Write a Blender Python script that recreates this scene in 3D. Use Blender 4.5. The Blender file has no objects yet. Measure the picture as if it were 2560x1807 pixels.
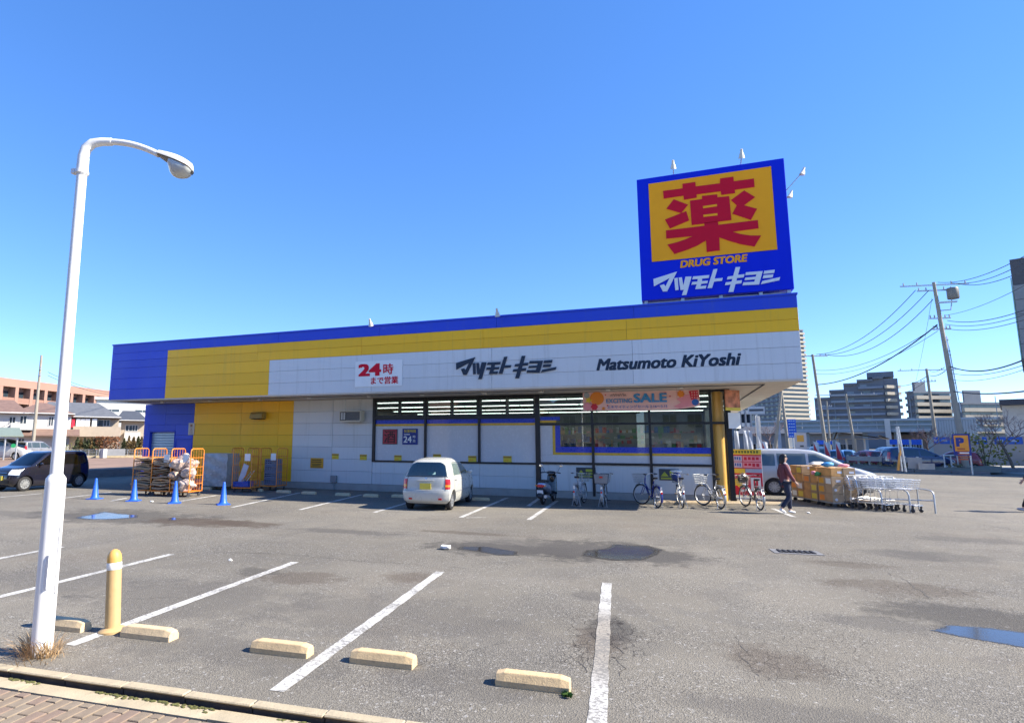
import bpy, bmesh, math, random
from math import sin, cos, pi, radians, sqrt, atan2, hypot
from mathutils import Vector, Matrix, Euler
random.seed(7)
scene = bpy.context.scene
COL = scene.collection

# ------------------------------------------------------------------ camera, sky, sun, exposure
CAM_H = 1.95
cam_d = bpy.data.cameras.new('camera'); cam = bpy.data.objects.new('camera', cam_d); COL.objects.link(cam)
cam_d.sensor_width = 36.0; cam_d.lens = 20.446; cam_d.shift_x = 0.0609; cam_d.shift_y = 0.0
cam_d.clip_start = 0.05; cam_d.clip_end = 4000
cam.matrix_world = Matrix.Translation((0, 0, CAM_H)) @ Matrix.Rotation(0.3638, 4, 'Z') @ Matrix.Rotation(pi/2 + 0.1391, 4, 'X') @ Matrix.Rotation(0.0041, 4, 'Z')
scene.camera = cam
SUN = Vector((1.238, 0.235, 1.0)).normalized()
SUN_EL = math.asin(SUN.z); SUN_ROT = atan2(SUN.x, SUN.y)
world = bpy.data.worlds.new('World'); scene.world = world; world.use_nodes = True
wn = world.node_tree.nodes; wl = world.node_tree.links
bg = wn['Background']
sky = wn.new('ShaderNodeTexSky'); sky.sky_type = 'NISHITA'; sky.sun_disc = False
sky.sun_elevation = SUN_EL; sky.sun_rotation = SUN_ROT; sky.altitude = 0.0
sky.air_density = 0.6; sky.dust_density = 0.0; sky.ozone_density = 3.0
hs = wn.new('ShaderNodeHueSaturation'); hs.inputs['Hue'].default_value = 0.513; hs.inputs['Saturation'].default_value = 1.50; hs.inputs['Value'].default_value = 1.0
gm = wn.new('ShaderNodeGamma'); gm.inputs[1].default_value = 0.65
wl.new(sky.outputs[0], gm.inputs[0]); wl.new(gm.outputs[0], hs.inputs['Color']); wl.new(hs.outputs[0], bg.inputs[0])
bg.inputs[1].default_value = 0.15
sun_d = bpy.data.lights.new('sun', 'SUN'); sun = bpy.data.objects.new('sun', sun_d); COL.objects.link(sun)
sun_d.energy = 3.05; sun_d.angle = radians(0.53); sun_d.color = (1.0, 0.92, 0.78)
sun.rotation_euler = SUN.to_track_quat('Z', 'Y').to_euler(); sun.location = (40, 10, 60)
vs = scene.view_settings
vs.view_transform = 'Standard'; vs.look = 'None'; vs.gamma = 1.0; vs.use_curve_mapping = False; vs.exposure = 1.93

# ------------------------------------------------------------------ mesh helpers
class MB:
    def __init__(s): s.v = []; s.f = []; s.m = []
    def add(s, vs_, fs, mi=0):
        n = len(s.v); s.v += [tuple(p) for p in vs_]
        for f in fs: s.f.append([i + n for i in f]); s.m.append(mi)
        return s
    def box(s, x0, x1, y0, y1, z0, z1, mi=0):
        return s.add([(x0,y0,z0),(x1,y0,z0),(x1,y1,z0),(x0,y1,z0),(x0,y0,z1),(x1,y0,z1),(x1,y1,z1),(x0,y1,z1)],
                     [(0,3,2,1),(4,5,6,7),(0,1,5,4),(1,2,6,5),(2,3,7,6),(3,0,4,7)], mi)
    def mbox(s, M, sx, sy, sz, mi=0):
        P = [M @ Vector((a*sx/2, b*sy/2, c*sz/2)) for c in (-1,1) for a, b in ((-1,-1),(1,-1),(1,1),(-1,1))]
        return s.add(P, [(0,3,2,1),(4,5,6,7),(0,1,5,4),(1,2,6,5),(2,3,7,6),(3,0,4,7)], mi)
    def obox(s, c, size, rz=0.0, mi=0, rx=0.0, ry=0.0):
        return s.mbox(Matrix.Translation(c) @ Euler((rx, ry, rz)).to_matrix().to_4x4(), *size, mi=mi)
    def tube(s, pts, r, n=8, mi=0, closed=False, cap=True):
        pts = [Vector(p) for p in pts]; rs = r if isinstance(r, (list, tuple)) else [r]*len(pts)
        N = len(pts); base = len(s.v); prev = None
        for i, p in enumerate(pts):
            if closed: t = pts[(i+1) % N] - pts[i-1]
            else: t = pts[min(i+1, N-1)] - pts[max(i-1, 0)]
            if t.length < 1e-9: t = Vector((0,0,1))
            t.normalize()
            if prev is None:
                a = Vector((0,0,1)) if abs(t.z) < 0.9 else Vector((1,0,0))
                u = t.cross(a).normalized()
            else:
                u = (prev - t*prev.dot(t))
                u = u.normalized() if u.length > 1e-6 else t.orthogonal().normalized()
            prev = u; w = t.cross(u)
            for k in range(n):
                an = 2*pi*k/n; s.v.append(tuple(p + (u*cos(an) + w*sin(an))*rs[i]))
        for i in range(N if closed else N-1):
            j = (i+1) % N
            for k in range(n):
                k2 = (k+1) % n
                s.f.append([base+i*n+k, base+i*n+k2, base+j*n+k2, base+j*n+k]); s.m.append(mi)
        if cap and not closed:
            s.f.append([base+k for k in range(n)][::-1]); s.m.append(mi)
            s.f.append([base+(N-1)*n+k for k in range(n)]); s.m.append(mi)
        return s
    def lathe(s, prof, n=16, c=(0,0,0), mi=0, M=None, cap=True):
        base = len(s.v); M = M or Matrix.Translation(c)
        for r, z in prof:
            for k in range(n):
                a = 2*pi*k/n; s.v.append(tuple(M @ Vector((r*cos(a), r*sin(a), z))))
        for i in range(len(prof)-1):
            for k in range(n):
                k2 = (k+1) % n
                s.f.append([base+i*n+k, base+i*n+k2, base+(i+1)*n+k2, base+(i+1)*n+k]); s.m.append(mi)
        if cap and prof[0][0] > 1e-6: s.f.append([base+k for k in range(n)][::-1]); s.m.append(mi)
        if cap and prof[-1][0] > 1e-6: s.f.append([base+(len(prof)-1)*n+k for k in range(n)]); s.m.append(mi)
        return s
    def prism(s, poly, M, d, mi=0):
        # poly in the local x-y plane of M, extruded along local z from 0 to d
        n = len(poly)
        area = sum(poly[i][0]*poly[(i+1)%n][1] - poly[(i+1)%n][0]*poly[i][1] for i in range(n))
        if area < 0: poly = poly[::-1]
        P = [M @ Vector((x, y, 0)) for x, y in poly] + [M @ Vector((x, y, d)) for x, y in poly]
        return s.add(P, [list(range(n))[::-1], list(range(n, 2*n))] + [(i, (i+1)%n, n+(i+1)%n, n+i) for i in range(n)], mi)
    def grid(s, fn, nu, nv, mi=0, flip=False):
        base = len(s.v)
        for j in range(nv+1):
            for i in range(nu+1): s.v.append(tuple(fn(i/nu, j/nv)))
        for j in range(nv):
            for i in range(nu):
                q = [base+j*(nu+1)+i, base+j*(nu+1)+i+1, base+(j+1)*(nu+1)+i+1, base+(j+1)*(nu+1)+i]
                s.f.append(q[::-1] if flip else q); s.m.append(mi)
        return s
    def blob(s, c, r, seed=0, amp=0.25, mi=0, sub=2, scale=(1,1,1)):
        bm = bmesh.new(); bmesh.ops.create_icosphere(bm, subdivisions=sub, radius=1.0)
        rnd = random.Random(seed); ph = [rnd.uniform(0, 6.3) for _ in range(6)]; fr = [rnd.uniform(1.5, 4.5) for _ in range(6)]
        vs_ = []
        for v in bm.verts:
            p = v.co
            k = 1 + amp*(sin(fr[0]*p.x+ph[0])*sin(fr[1]*p.y+ph[1]) + 0.6*sin(fr[2]*p.z*1.7+ph[2]+p.x*2) + 0.4*sin(fr[3]*2*p.y+ph[3]+fr[4]*p.z))
            vs_.append((c[0]+p.x*k*r*scale[0], c[1]+p.y*k*r*scale[1], c[2]+p.z*k*r*scale[2]))
        fs = [[v.index for v in f.verts] for f in bm.faces]; bm.free()
        return s.add(vs_, fs, mi)
    def mesh(s, name, mats, smooth=None):
        me = bpy.data.meshes.new(name); me.from_pydata(s.v, [], s.f)
        for m in (mats if isinstance(mats, (list, tuple)) else [mats]): me.materials.append(m)
        if any(s.m): me.polygons.foreach_set('material_index', s.m)
        if smooth is not None:
            me.polygons.foreach_set('use_smooth', [True]*len(me.polygons))
            if smooth: me.set_sharp_from_angle(angle=radians(smooth))
        me.update()
        return me
    def build(s, name, mats, parent=None, smooth=None, bevel=0, loc=None, rz=0.0, kind=None, label=None):
        o = bpy.data.objects.new(name, s.mesh(name, mats, smooth)); COL.objects.link(o)
        if parent: o.parent = parent
        if loc is not None: o.location = loc
        if rz: o.rotation_euler[2] = rz
        if bevel:
            b = o.modifiers.new('bevel', 'BEVEL'); b.width = bevel; b.segments = 2; b.limit_method = 'ANGLE'
        if kind: o['kind'] = kind
        if label: o['label'] = label
        return o

def inst(me, name, parent=None, loc=(0,0,0), rz=0.0, rot=None, label=None):
    o = bpy.data.objects.new(name, me); COL.objects.link(o); o.location = loc
    o.rotation_euler = rot if rot else (0, 0, rz)
    if parent: o.parent = parent
    if label: o['label'] = label
    return o
def tag(o, label, cat, group=None):
    o['label'] = label; o['category'] = cat
    if group: o['group'] = group
    return o
def thing(name, label, cat, loc=(0,0,0), rz=0.0, group=None):
    o = bpy.data.objects.new(name, None); COL.objects.link(o); o.empty_display_size = 0.2
    o.location = loc; o.rotation_euler = (0, 0, rz)
    return tag(o, label, cat, group)
def copy_tree(o, parent=None):
    c = o.copy(); COL.objects.link(c)
    if parent: c.parent = parent
    for ch in list(o.children): copy_tree(ch, c)
    return c
def dup(o, loc, rz, label, group=None):
    c = copy_tree(o); c.location = loc; c.rotation_euler = (0, 0, rz); c['label'] = label
    if group: c['group'] = group
    return c
def evaluated_mesh(o):
    bpy.context.view_layer.update()
    dg = bpy.context.evaluated_depsgraph_get()
    return bpy.data.meshes.new_from_object(o.evaluated_get(dg))
def XZ(x, y, z):
    # local x -> +X, local y -> +Z, local z -> -Y (towards the viewer of a south-facing wall)
    return Matrix(((1,0,0,x),(0,0,-1,y),(0,1,0,z),(0,0,0,1)))
def text_mb(txt, w=None, h=None, bold=0.0, shear=0.0):
    """lettering as flat sheets in x-y, lower left at 0,0, scaled to width w and/or height h; heavy type is built up from shifted layers 1 mm apart"""
    cu = bpy.data.curves.new('lettering', 'FONT'); cu.body = txt; cu.size = 1.0; cu.shear = shear
    cu.resolution_u = 3
    o = bpy.data.objects.new('lettering', cu)
    me = bpy.data.meshes.new_from_object(o)
    V = [v.co.copy() for v in me.vertices]; F = [list(p.vertices) for p in me.polygons]
    bpy.data.objects.remove(o); bpy.data.meshes.remove(me)
    mb = MB()
    if not V: return mb
    x0 = min(v.x for v in V); x1 = max(v.x for v in V); y0 = min(v.y for v in V); y1 = max(v.y for v in V)
    sx = w/(x1-x0+2*bold) if w else None; sy = h/(y1-y0+1.4*bold) if h else None
    sx = sx or sy; sy = sy or sx
    offs = [(0, 0)] if not bold else [(-1,-.7),(1,-.7),(1,.7),(-1,.7),(-.33,-.7),(.33,.7),(-.5,0),(.5,0)]
    for k, (a, b) in enumerate(offs):
        mb.add([((v.x-x0+bold*(1+a))*sx, (v.y-y0+bold*(.7+b))*sy, .001*k) for v in V], F)
    return mb
def put(mb_to, mb_from, M, mi=0):
    mb_to.add([M @ Vector(v) for v in mb_from.v], mb_from.f, mi); return mb_to
def sag(p0, p1, s, n=12):
    p0 = Vector(p0); p1 = Vector(p1)
    return [p0.lerp(p1, i/n) - Vector((0,0,s*4*(i/n)*(1-i/n))) for i in range(n+1)]

# ------------------------------------------------------------------ materials
class NT:
    def __init__(s, name):
        s.mat = bpy.data.materials.new(name); s.mat.use_nodes = True
        s.n = s.mat.node_tree.nodes; s.l = s.mat.node_tree.links
        s.bsdf = s.n['Principled BSDF']; s.out = s.n['Material Output']
        s.tc = s.n.new('ShaderNodeTexCoord').outputs['Object']
    def new(s, t, **kw):
        n = s.n.new(t)
        for k, v in kw.items():
            if hasattr(n, k): setattr(n, k, v)
            else: s.set(n, k, v)
        return n
    def set(s, n, k, v):
        i = n.inputs[k]
        if hasattr(v, 'links') or hasattr(v, 'is_linked') and v.bl_rna.identifier.startswith('NodeSocket'): s.l.new(v, i)
        else: i.default_value = v
    def noise(s, scale, detail=4, rough=0.55, vec=None, dist=0.0):
        n = s.n.new('ShaderNodeTexNoise'); n.inputs['Scale'].default_value = scale
        n.inputs['Detail'].default_value = detail; n.inputs['Roughness'].default_value = rough; n.inputs['Distortion'].default_value = dist
        s.l.new(vec or s.tc, n.inputs['Vector']); return n
    def ramp(s, fac, stops):
        r = s.n.new('ShaderNodeValToRGB'); e = r.color_ramp.elements
        while len(e) < len(stops): e.new(0.5)
        for el, (p, c) in zip(e, stops): el.position = p; el.color = (*c, 1) if len(c) == 3 else c
        s.l.new(fac, r.inputs[0]); return r.outputs[0]
    def mix(s, fac, a, b, mode='MIX'):
        m = s.n.new('ShaderNodeMix'); m.data_type = 'RGBA'; m.blend_type = mode
        for k, v in ((0, fac), (6, a), (7, b)):
            if isinstance(v, (int, float)): m.inputs[k].default_value = v
            elif isinstance(v, tuple): m.inputs[k].default_value = (*v, 1) if len(v) == 3 else v
            else: s.l.new(v, m.inputs[k])
        return m.outputs[2]
    def math(s, op, a, b=0.0, clamp=False):
        m = s.n.new('ShaderNodeMath'); m.operation = op; m.use_clamp = clamp
        for k, v in ((0, a), (1, b)):
            if isinstance(v, (int, float)): m.inputs[k].default_value = v
            else: s.l.new(v, m.inputs[k])
        return m.outputs[0]
    def maprange(s, v, a, b, c, d, smooth=True):
        m = s.n.new('ShaderNodeMapRange'); m.interpolation_type = 'SMOOTHSTEP' if smooth else 'LINEAR'
        s.l.new(v, m.inputs[0])
        for k, x in enumerate((a, b, c, d)): m.inputs[k+1].default_value = x
        return m.outputs[0]
    def bump(s, h, strength, dist):
        b = s.n.new('ShaderNodeBump'); b.inputs['Strength'].default_value = strength; b.inputs['Distance'].default_value = dist
        s.l.new(h, b.inputs['Height']); s.l.new(b.outputs[0], s.bsdf.inputs['Normal'])

MATS = {}
def mat(name, col, rough=0.5, metal=0.0, var=0.08, scale=3.0, bump=0.0, bscale=40.0, coat=0.0, spec=0.5, dirt=0.0, dirtcol=(0.12,0.10,0.08), alpha=1.0, trans=0.0, emit=None, sss=0.0):
    if name in MATS: return MATS[name]
    t = NT(name); b = t.bsdf
    n = t.noise(scale, 5)
    lo = tuple(max(0, c*(1-var)) for c in col); hi = tuple(min(1, c*(1+var)) for c in col)
    c = t.ramp(n.outputs['Fac'], [(0.3, lo), (0.7, hi)])
    if dirt:
        n2 = t.noise(scale*2.3, 8, 0.65)
        c = t.mix(t.maprange(n2.outputs['Fac'], 0.5, 0.75, 0, dirt), c, dirtcol)
    t.l.new(c, b.inputs['Base Color'])
    n3 = t.noise(scale*4, 3)
    t.l.new(t.maprange(n3.outputs['Fac'], 0.3, 0.7, max(0.02, rough*0.85), min(1, rough*1.15)), b.inputs['Roughness'])
    b.inputs['Metallic'].default_value = metal; b.inputs['Coat Weight'].default_value = coat; b.inputs['Coat Roughness'].default_value = 0.05
    b.inputs['Specular IOR Level'].default_value = spec; b.inputs['Alpha'].default_value = alpha; b.inputs['Transmission Weight'].default_value = trans
    if emit:
        b.inputs['Emission Color'].default_value = (*emit[:3], 1); b.inputs['Emission Strength'].default_value = emit[3]
    if bump: t.bump(t.noise(bscale, 5).outputs['Fac'], bump, 0.01)
    MATS[name] = t.mat
    return t.mat
def panel_mat(name, col, rough, dirtcol, dirt=.3, spec=.35):
    """coated metal panel: each panel a touch different, vertical rain streaks, chalky fading"""
    t = NT(name); oi = t.n.new('ShaderNodeObjectInfo'); mp = t.n.new('ShaderNodeMapping'); mp.inputs['Scale'].default_value = (5.0, 5.0, 0.22); t.l.new(t.tc, mp.inputs[0])
    k = t.maprange(oi.outputs['Random'], 0, 1, .93, 1.05, False); c = t.mix(1.0, col, k, 'MULTIPLY')
    st = t.noise(1.6, 6, .7, mp.outputs[0]); bl = t.noise(.35, 4, .6); fl = t.noise(9, 5, .7)
    c = t.mix(t.maprange(st.outputs['Fac'], .50, .78, 0, dirt), c, dirtcol)
    c = t.mix(t.maprange(bl.outputs['Fac'], .4, .75, 0, dirt*.55), c, tuple(min(1, x*1.15+.04) for x in col))
    c = t.mix(t.maprange(fl.outputs['Fac'], .66, .76, 0, dirt*.5), c, tuple(x*.6 for x in dirtcol))
    t.l.new(c, t.bsdf.inputs['Base Color']); t.l.new(t.maprange(bl.outputs['Fac'], .3, .7, rough*.8, rough*1.25), t.bsdf.inputs['Roughness']); t.bsdf.inputs['Specular IOR Level'].default_value = spec
    t.bump(t.noise(.9, 2).outputs['Fac'], .12, .02); MATS[name] = t.mat; return t.mat
def glass_mat(name, tint, refl=0.9, body=0.0, rough=0.01):
    """thin pane: Fresnel mirror over a tinted see-through sheet, a little body colour for film or dirt"""
    t = NT(name); n = t.n; l = t.l
    tr = n.new('ShaderNodeBsdfTransparent'); tr.inputs[0].default_value = (*tint, 1)
    gl = n.new('ShaderNodeBsdfGlossy'); gl.inputs['Roughness'].default_value = rough; gl.inputs[0].default_value = (refl, refl, refl, 1)
    fr = n.new('ShaderNodeFresnel'); fr.inputs[0].default_value = 1.55
    k = t.math('MULTIPLY', t.math('ADD', fr.outputs[0], 0.02), 1.2, True)
    m = n.new('ShaderNodeMixShader'); l.new(k, m.inputs[0]); l.new(tr.outputs[0], m.inputs[1]); l.new(gl.outputs[0], m.inputs[2])
    last = m
    if body:
        df = n.new('ShaderNodeBsdfDiffuse'); df.inputs[0].default_value = (0.5, 0.52, 0.53, 1)
        m2 = n.new('ShaderNodeMixShader'); m2.inputs[0].default_value = body
        l.new(m.outputs[0], m2.inputs[1]); l.new(df.outputs[0], m2.inputs[2]); last = m2
    l.new(last.outputs[0], t.out.inputs['Surface'])
    MATS[name] = t.mat; return t.mat

BLUE = panel_mat('panel_blue', (0.018,0.058,0.56), .42, (0.07,0.11,0.40), .36)
YELLOW = panel_mat('panel_yellow', (0.95,0.50,0.012), .45, (0.55,0.32,0.05), .38)
WHITE = panel_mat('panel_white', (0.63,0.64,0.64), .45, (0.38,0.37,0.34), .42)
SIGNBLUE = mat('sign_blue', (0.002,0.022,0.62), 0.5, var=0.03, spec=0.15)
SIGNYEL = mat('sign_yellow', (1.0,0.40,0.015), 0.5, var=0.03, spec=0.15)
SIGNRED = mat('sign_red', (0.62,0.006,0.03), 0.5, var=0.03, spec=0.15)
LOGOWHITE = mat('logo_white', (0.70,0.74,0.78), 0.4, var=0.02)
NAVY = mat('letter_navy', (0.006,0.014,0.035), 0.35, var=0.02)
BLACK = mat('frame_black', (0.012,0.014,0.018), 0.35, var=0.1)
BACKING = mat('joint_backing', (0.08,0.08,0.09), 0.8)
SOFFIT = mat('soffit', (0.62,0.56,0.48), 0.7, var=0.06, dirt=0.15, dirtcol=(0.4,0.35,0.28))
CONC = mat('concrete', (0.34,0.33,0.31), 0.85, var=0.12, scale=2.5, bump=0.3, dirt=0.25, dirtcol=(0.18,0.17,0.15))
CONCW = mat('concrete_warm', (0.42,0.35,0.235), 0.9, var=0.15, scale=4, bump=0.4, bscale=60, dirt=0.35, dirtcol=(0.18,0.15,0.11))
CONCD = mat('concrete_dark', (0.17,0.17,0.18), 0.9, var=0.2, scale=2, bump=0.4, dirt=0.3, dirtcol=(0.08,0.08,0.08))
STOPY = mat('stop_yellow', (0.60,0.44,0.245), 0.85, var=0.12, scale=9, bump=0.35, bscale=70, dirt=0.65, dirtcol=(0.26,0.19,0.12))
STOPPALE = mat('stop_pale', (0.60,0.46,0.28), 0.85, var=0.12, scale=9, bump=0.35, bscale=70, dirt=0.65, dirtcol=(0.30,0.23,0.15))
BOLLARD = mat('bollard_ochre', (0.48,0.325,0.15), 0.6, var=0.08, scale=6, dirt=0.25, dirtcol=(0.40,0.24,0.09))
LAMPW = mat('lamp_white', (0.80,0.80,0.78), 0.45, var=0.04, scale=2, dirt=0.12, dirtcol=(0.55,0.52,0.47))
CHROME = mat('chrome', (0.72,0.72,0.72), 0.22, 1.0, var=0.05)
STEEL = mat('galvanised', (0.48,0.49,0.50), 0.45, 0.8, var=0.12, scale=6)
RUBBER = mat('rubber', (0.02,0.02,0.022), 0.8, var=0.15)
PLASTK = mat('black_plastic', (0.018,0.018,0.02), 0.45, var=0.1)
PLASTG = mat('grey_plastic', (0.25,0.26,0.27), 0.5, var=0.1)
DARKV = mat('dark_void', (0.012,0.012,0.014), 0.9)
RED = mat('red_lens', (0.55,0.015,0.015), 0.2, coat=0.6, var=0.05)
AMBER = mat('amber_lens', (0.75,0.28,0.02), 0.2, coat=0.6, var=0.05)
CLEARL = mat('clear_lens', (0.75,0.78,0.80), 0.08, 0.0, var=0.03, coat=1.0)
PAPER = mat('paper_white', (0.78,0.78,0.76), 0.6, var=0.03)
NOTY = mat('notice_yellow', (0.75,0.56,0.04), 0.55, var=0.06)
NOTO = mat('notice_orange', (0.72,0.34,0.02), 0.55, var=0.06)
NOTK = mat('notice_print', (0.10,0.05,0.02), 0.6)
NOTG = mat('notice_graphite', (0.055,0.06,0.07), 0.5)
PRINTR = mat('print_red', (0.60,0.02,0.05), 0.5, var=0.03)
PRINTB = mat('print_blue', (0.03,0.14,0.50), 0.5, var=0.03)
PRINTLB = mat('print_light_blue', (0.05,0.28,0.60), 0.5, var=0.03)
PRINTO = mat('print_orange', (0.80,0.25,0.03), 0.5, var=0.05)
PRINTP = mat('print_pink', (0.80,0.30,0.36), 0.5, var=0.05)
PRINTPP = mat('print_pale_pink', (0.78,0.50,0.48), 0.5, var=0.03)
PRINTY = mat('print_yellow', (0.80,0.60,0.06), 0.5, var=0.03)
CARDB = mat('cardboard', (0.42,0.28,0.16), 0.85, var=0.12, scale=8, dirt=0.15, dirtcol=(0.25,0.16,0.09))
CARDD = mat('cardboard_dull', (0.33,0.235,0.155), 0.9, var=0.18, scale=9, dirt=0.2, dirtcol=(0.16,0.11,0.08))
CARTO = mat('cart_orange', (0.80,0.26,0.03), 0.45, var=0.06, dirt=0.15, dirtcol=(0.40,0.15,0.05))
CONEB = mat('cone_blue', (0.02,0.12,0.60), 0.45, var=0.06, dirt=0.1, dirtcol=(0.05,0.10,0.35))
GLASS = glass_mat('store_glass', (0.74,0.80,0.79))
CARGLASS = glass_mat('car_glass', (0.50,0.58,0.58))
FARGLASS = mat('far_glass', (0.03,0.045,0.06), 0.08, var=0.2, spec=0.8)

# ------------------------------------------------------------------ the ground
LOTROT = 0.0865                                   # the parking bays run 5 degrees off the store front
LC, LS = cos(LOTROT), sin(LOTROT)
def lot(u, v, z=0.0): return Vector((u*LC - v*LS, u*LS + v*LC, z))
def asphalt_material():
    t = NT('asphalt'); P = t.tc
    big = t.noise(0.16, 4, 0.6); mid = t.noise(0.9, 6, 0.65); fine = t.noise(55, 5, 0.75)
    c = t.ramp(big.outputs['Fac'], [(0.32, (0.162,0.146,0.120)), (0.5, (0.224,0.202,0.163)), (0.68, (0.282,0.253,0.203))])
    brown = t.noise(0.45, 7, 0.7)
    c = t.mix(t.maprange(brown.outputs['Fac'], 0.50, 0.72, 0, 0.55), c, (0.225,0.182,0.135))
    c = t.mix(t.maprange(mid.outputs['Fac'], 0.5, 0.78, 0, 0.40), c, (0.120,0.113,0.105))
    mp = t.n.new('ShaderNodeMapping'); mp.inputs['Rotation'].default_value = (0,0,.35); mp.inputs['Scale'].default_value = (1.0,.16,1); t.l.new(P, mp.inputs[0])
    stk = t.noise(1.1, 6, .7, mp.outputs[0]); mp2 = t.n.new('ShaderNodeMapping'); mp2.inputs['Scale'].default_value = (.22,1.0,1); t.l.new(P, mp2.inputs[0]); stk2 = t.noise(.8, 6, .7, mp2.outputs[0])
    c = t.mix(t.maprange(stk.outputs['Fac'], .54, .74, 0, .38), c, (.115,.108,.10)); c = t.mix(t.maprange(stk2.outputs['Fac'], .50, .74, 0, .5), c, (.285,.262,.222))
    pat = t.noise(.55, 3, .5, dist=1.2); c = t.mix(t.maprange(pat.outputs['Fac'], .53, .58, 0, .26), c, (.135,.127,.117))
    # aggregate: pale and dark stones
    vo = t.new('ShaderNodeTexVoronoi'); vo.inputs['Scale'].default_value = 85; t.l.new(P, vo.inputs['Vector'])
    sep = t.new('ShaderNodeSeparateColor'); t.l.new(vo.outputs['Color'], sep.inputs[0])
    amt = t.maprange(t.noise(.7, 4, .6).outputs['Fac'], .35, .7, .15, 1.15)
    c = t.mix(t.math('MULTIPLY', amt, t.maprange(sep.outputs[0], 0.68, 0.95, 0, 0.75)), c, (0.40,0.375,0.33))
    c = t.mix(t.math('MULTIPLY', amt, t.maprange(sep.outputs[1], 0.66, 0.97, 0, 0.8)), c, (0.040,0.038,0.037))
    vo2 = t.new('ShaderNodeTexVoronoi'); vo2.inputs['Scale'].default_value = 45; t.l.new(P, vo2.inputs['Vector'])
    sep2 = t.new('ShaderNodeSeparateColor'); t.l.new(vo2.outputs['Color'], sep2.inputs[0])
    c = t.mix(t.maprange(sep2.outputs[0], 0.965, 0.98, 0, 0.5), c, (0.50,0.48,0.45))
    c = t.mix(t.maprange(fine.outputs['Fac'], 0.35, 0.7, 0.45, 0.0), c, (0.06,0.057,0.054))
    sp = t.new('ShaderNodeSeparateXYZ'); t.l.new(P, sp.inputs[0])
    # damp, oily or repaired patches with their own ragged shapes: x, y, rx, ry, strength, colour
    nz = t.noise(1.3, 6, 0.7); nzb = t.noise(6, 4, 0.7)
    for x, y, rx, ry, k, col in (STAINS):
        dx = t.math('DIVIDE', t.math('SUBTRACT', sp.outputs[0], x), rx); dy = t.math('DIVIDE', t.math('SUBTRACT', sp.outputs[1], y), ry)
        d = t.math('SQRT', t.math('ADD', t.math('MULTIPLY', dx, dx), t.math('MULTIPLY', dy, dy)))
        d = t.math('ADD', d, t.math('ADD', t.math('MULTIPLY', t.math('SUBTRACT', nz.outputs['Fac'], 0.5), 2.0), t.math('MULTIPLY', t.math('SUBTRACT', nzb.outputs['Fac'], 0.5), 0.9)))
        c = t.mix(t.maprange(d, 0.55, 1.05, k, 0), c, col)
    # alligator cracks round two worn places
    cv = t.new('ShaderNodeTexVoronoi'); cv.feature = 'DISTANCE_TO_EDGE'; cv.inputs['Scale'].default_value = 7.5
    wob = t.noise(4, 3); wv = t.new('ShaderNodeVectorMath'); wv.operation = 'ADD'
    t.l.new(P, wv.inputs[0]); sc = t.new('ShaderNodeVectorMath'); sc.operation = 'SCALE'; sc.inputs['Scale'].default_value = 0.12
    t.l.new(wob.outputs['Color'], sc.inputs[0]); t.l.new(sc.outputs[0], wv.inputs[1]); t.l.new(wv.outputs[0], cv.inputs['Vector'])
    crack = t.maprange(cv.outputs['Distance'], 0.0, 0.05, 1, 0)
    for x, y, rx, ry, k in CRACKS:
        dx = t.math('DIVIDE', t.math('SUBTRACT', sp.outputs[0], x), rx); dy = t.math('DIVIDE', t.math('SUBTRACT', sp.outputs[1], y), ry)
        d = t.math('ADD', t.math('SQRT', t.math('ADD', t.math('MULTIPLY', dx, dx), t.math('MULTIPLY', dy, dy))), t.math('MULTIPLY', t.math('SUBTRACT', nz.outputs['Fac'], 0.5), 1.6))
        c = t.mix(t.math('MULTIPLY', crack, t.maprange(d, 0.5, 1.0, k, 0)), c, (0.028,0.024,0.022))
    t.l.new(c, t.bsdf.inputs['Base Color']); t.bsdf.inputs['Roughness'].default_value = 0.92
    t.bsdf.inputs['Specular IOR Level'].default_value = 0.25
    h = t.math('ADD', vo.outputs['Distance'], t.math('MULTIPLY', fine.outputs['Fac'], 0.6))
    t.bump(h, 0.55, 0.012)
    return t.mat
DK = (0.052,0.048,0.045); BR = (0.080,0.060,0.045); MD = (0.092,0.085,0.078)
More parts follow.
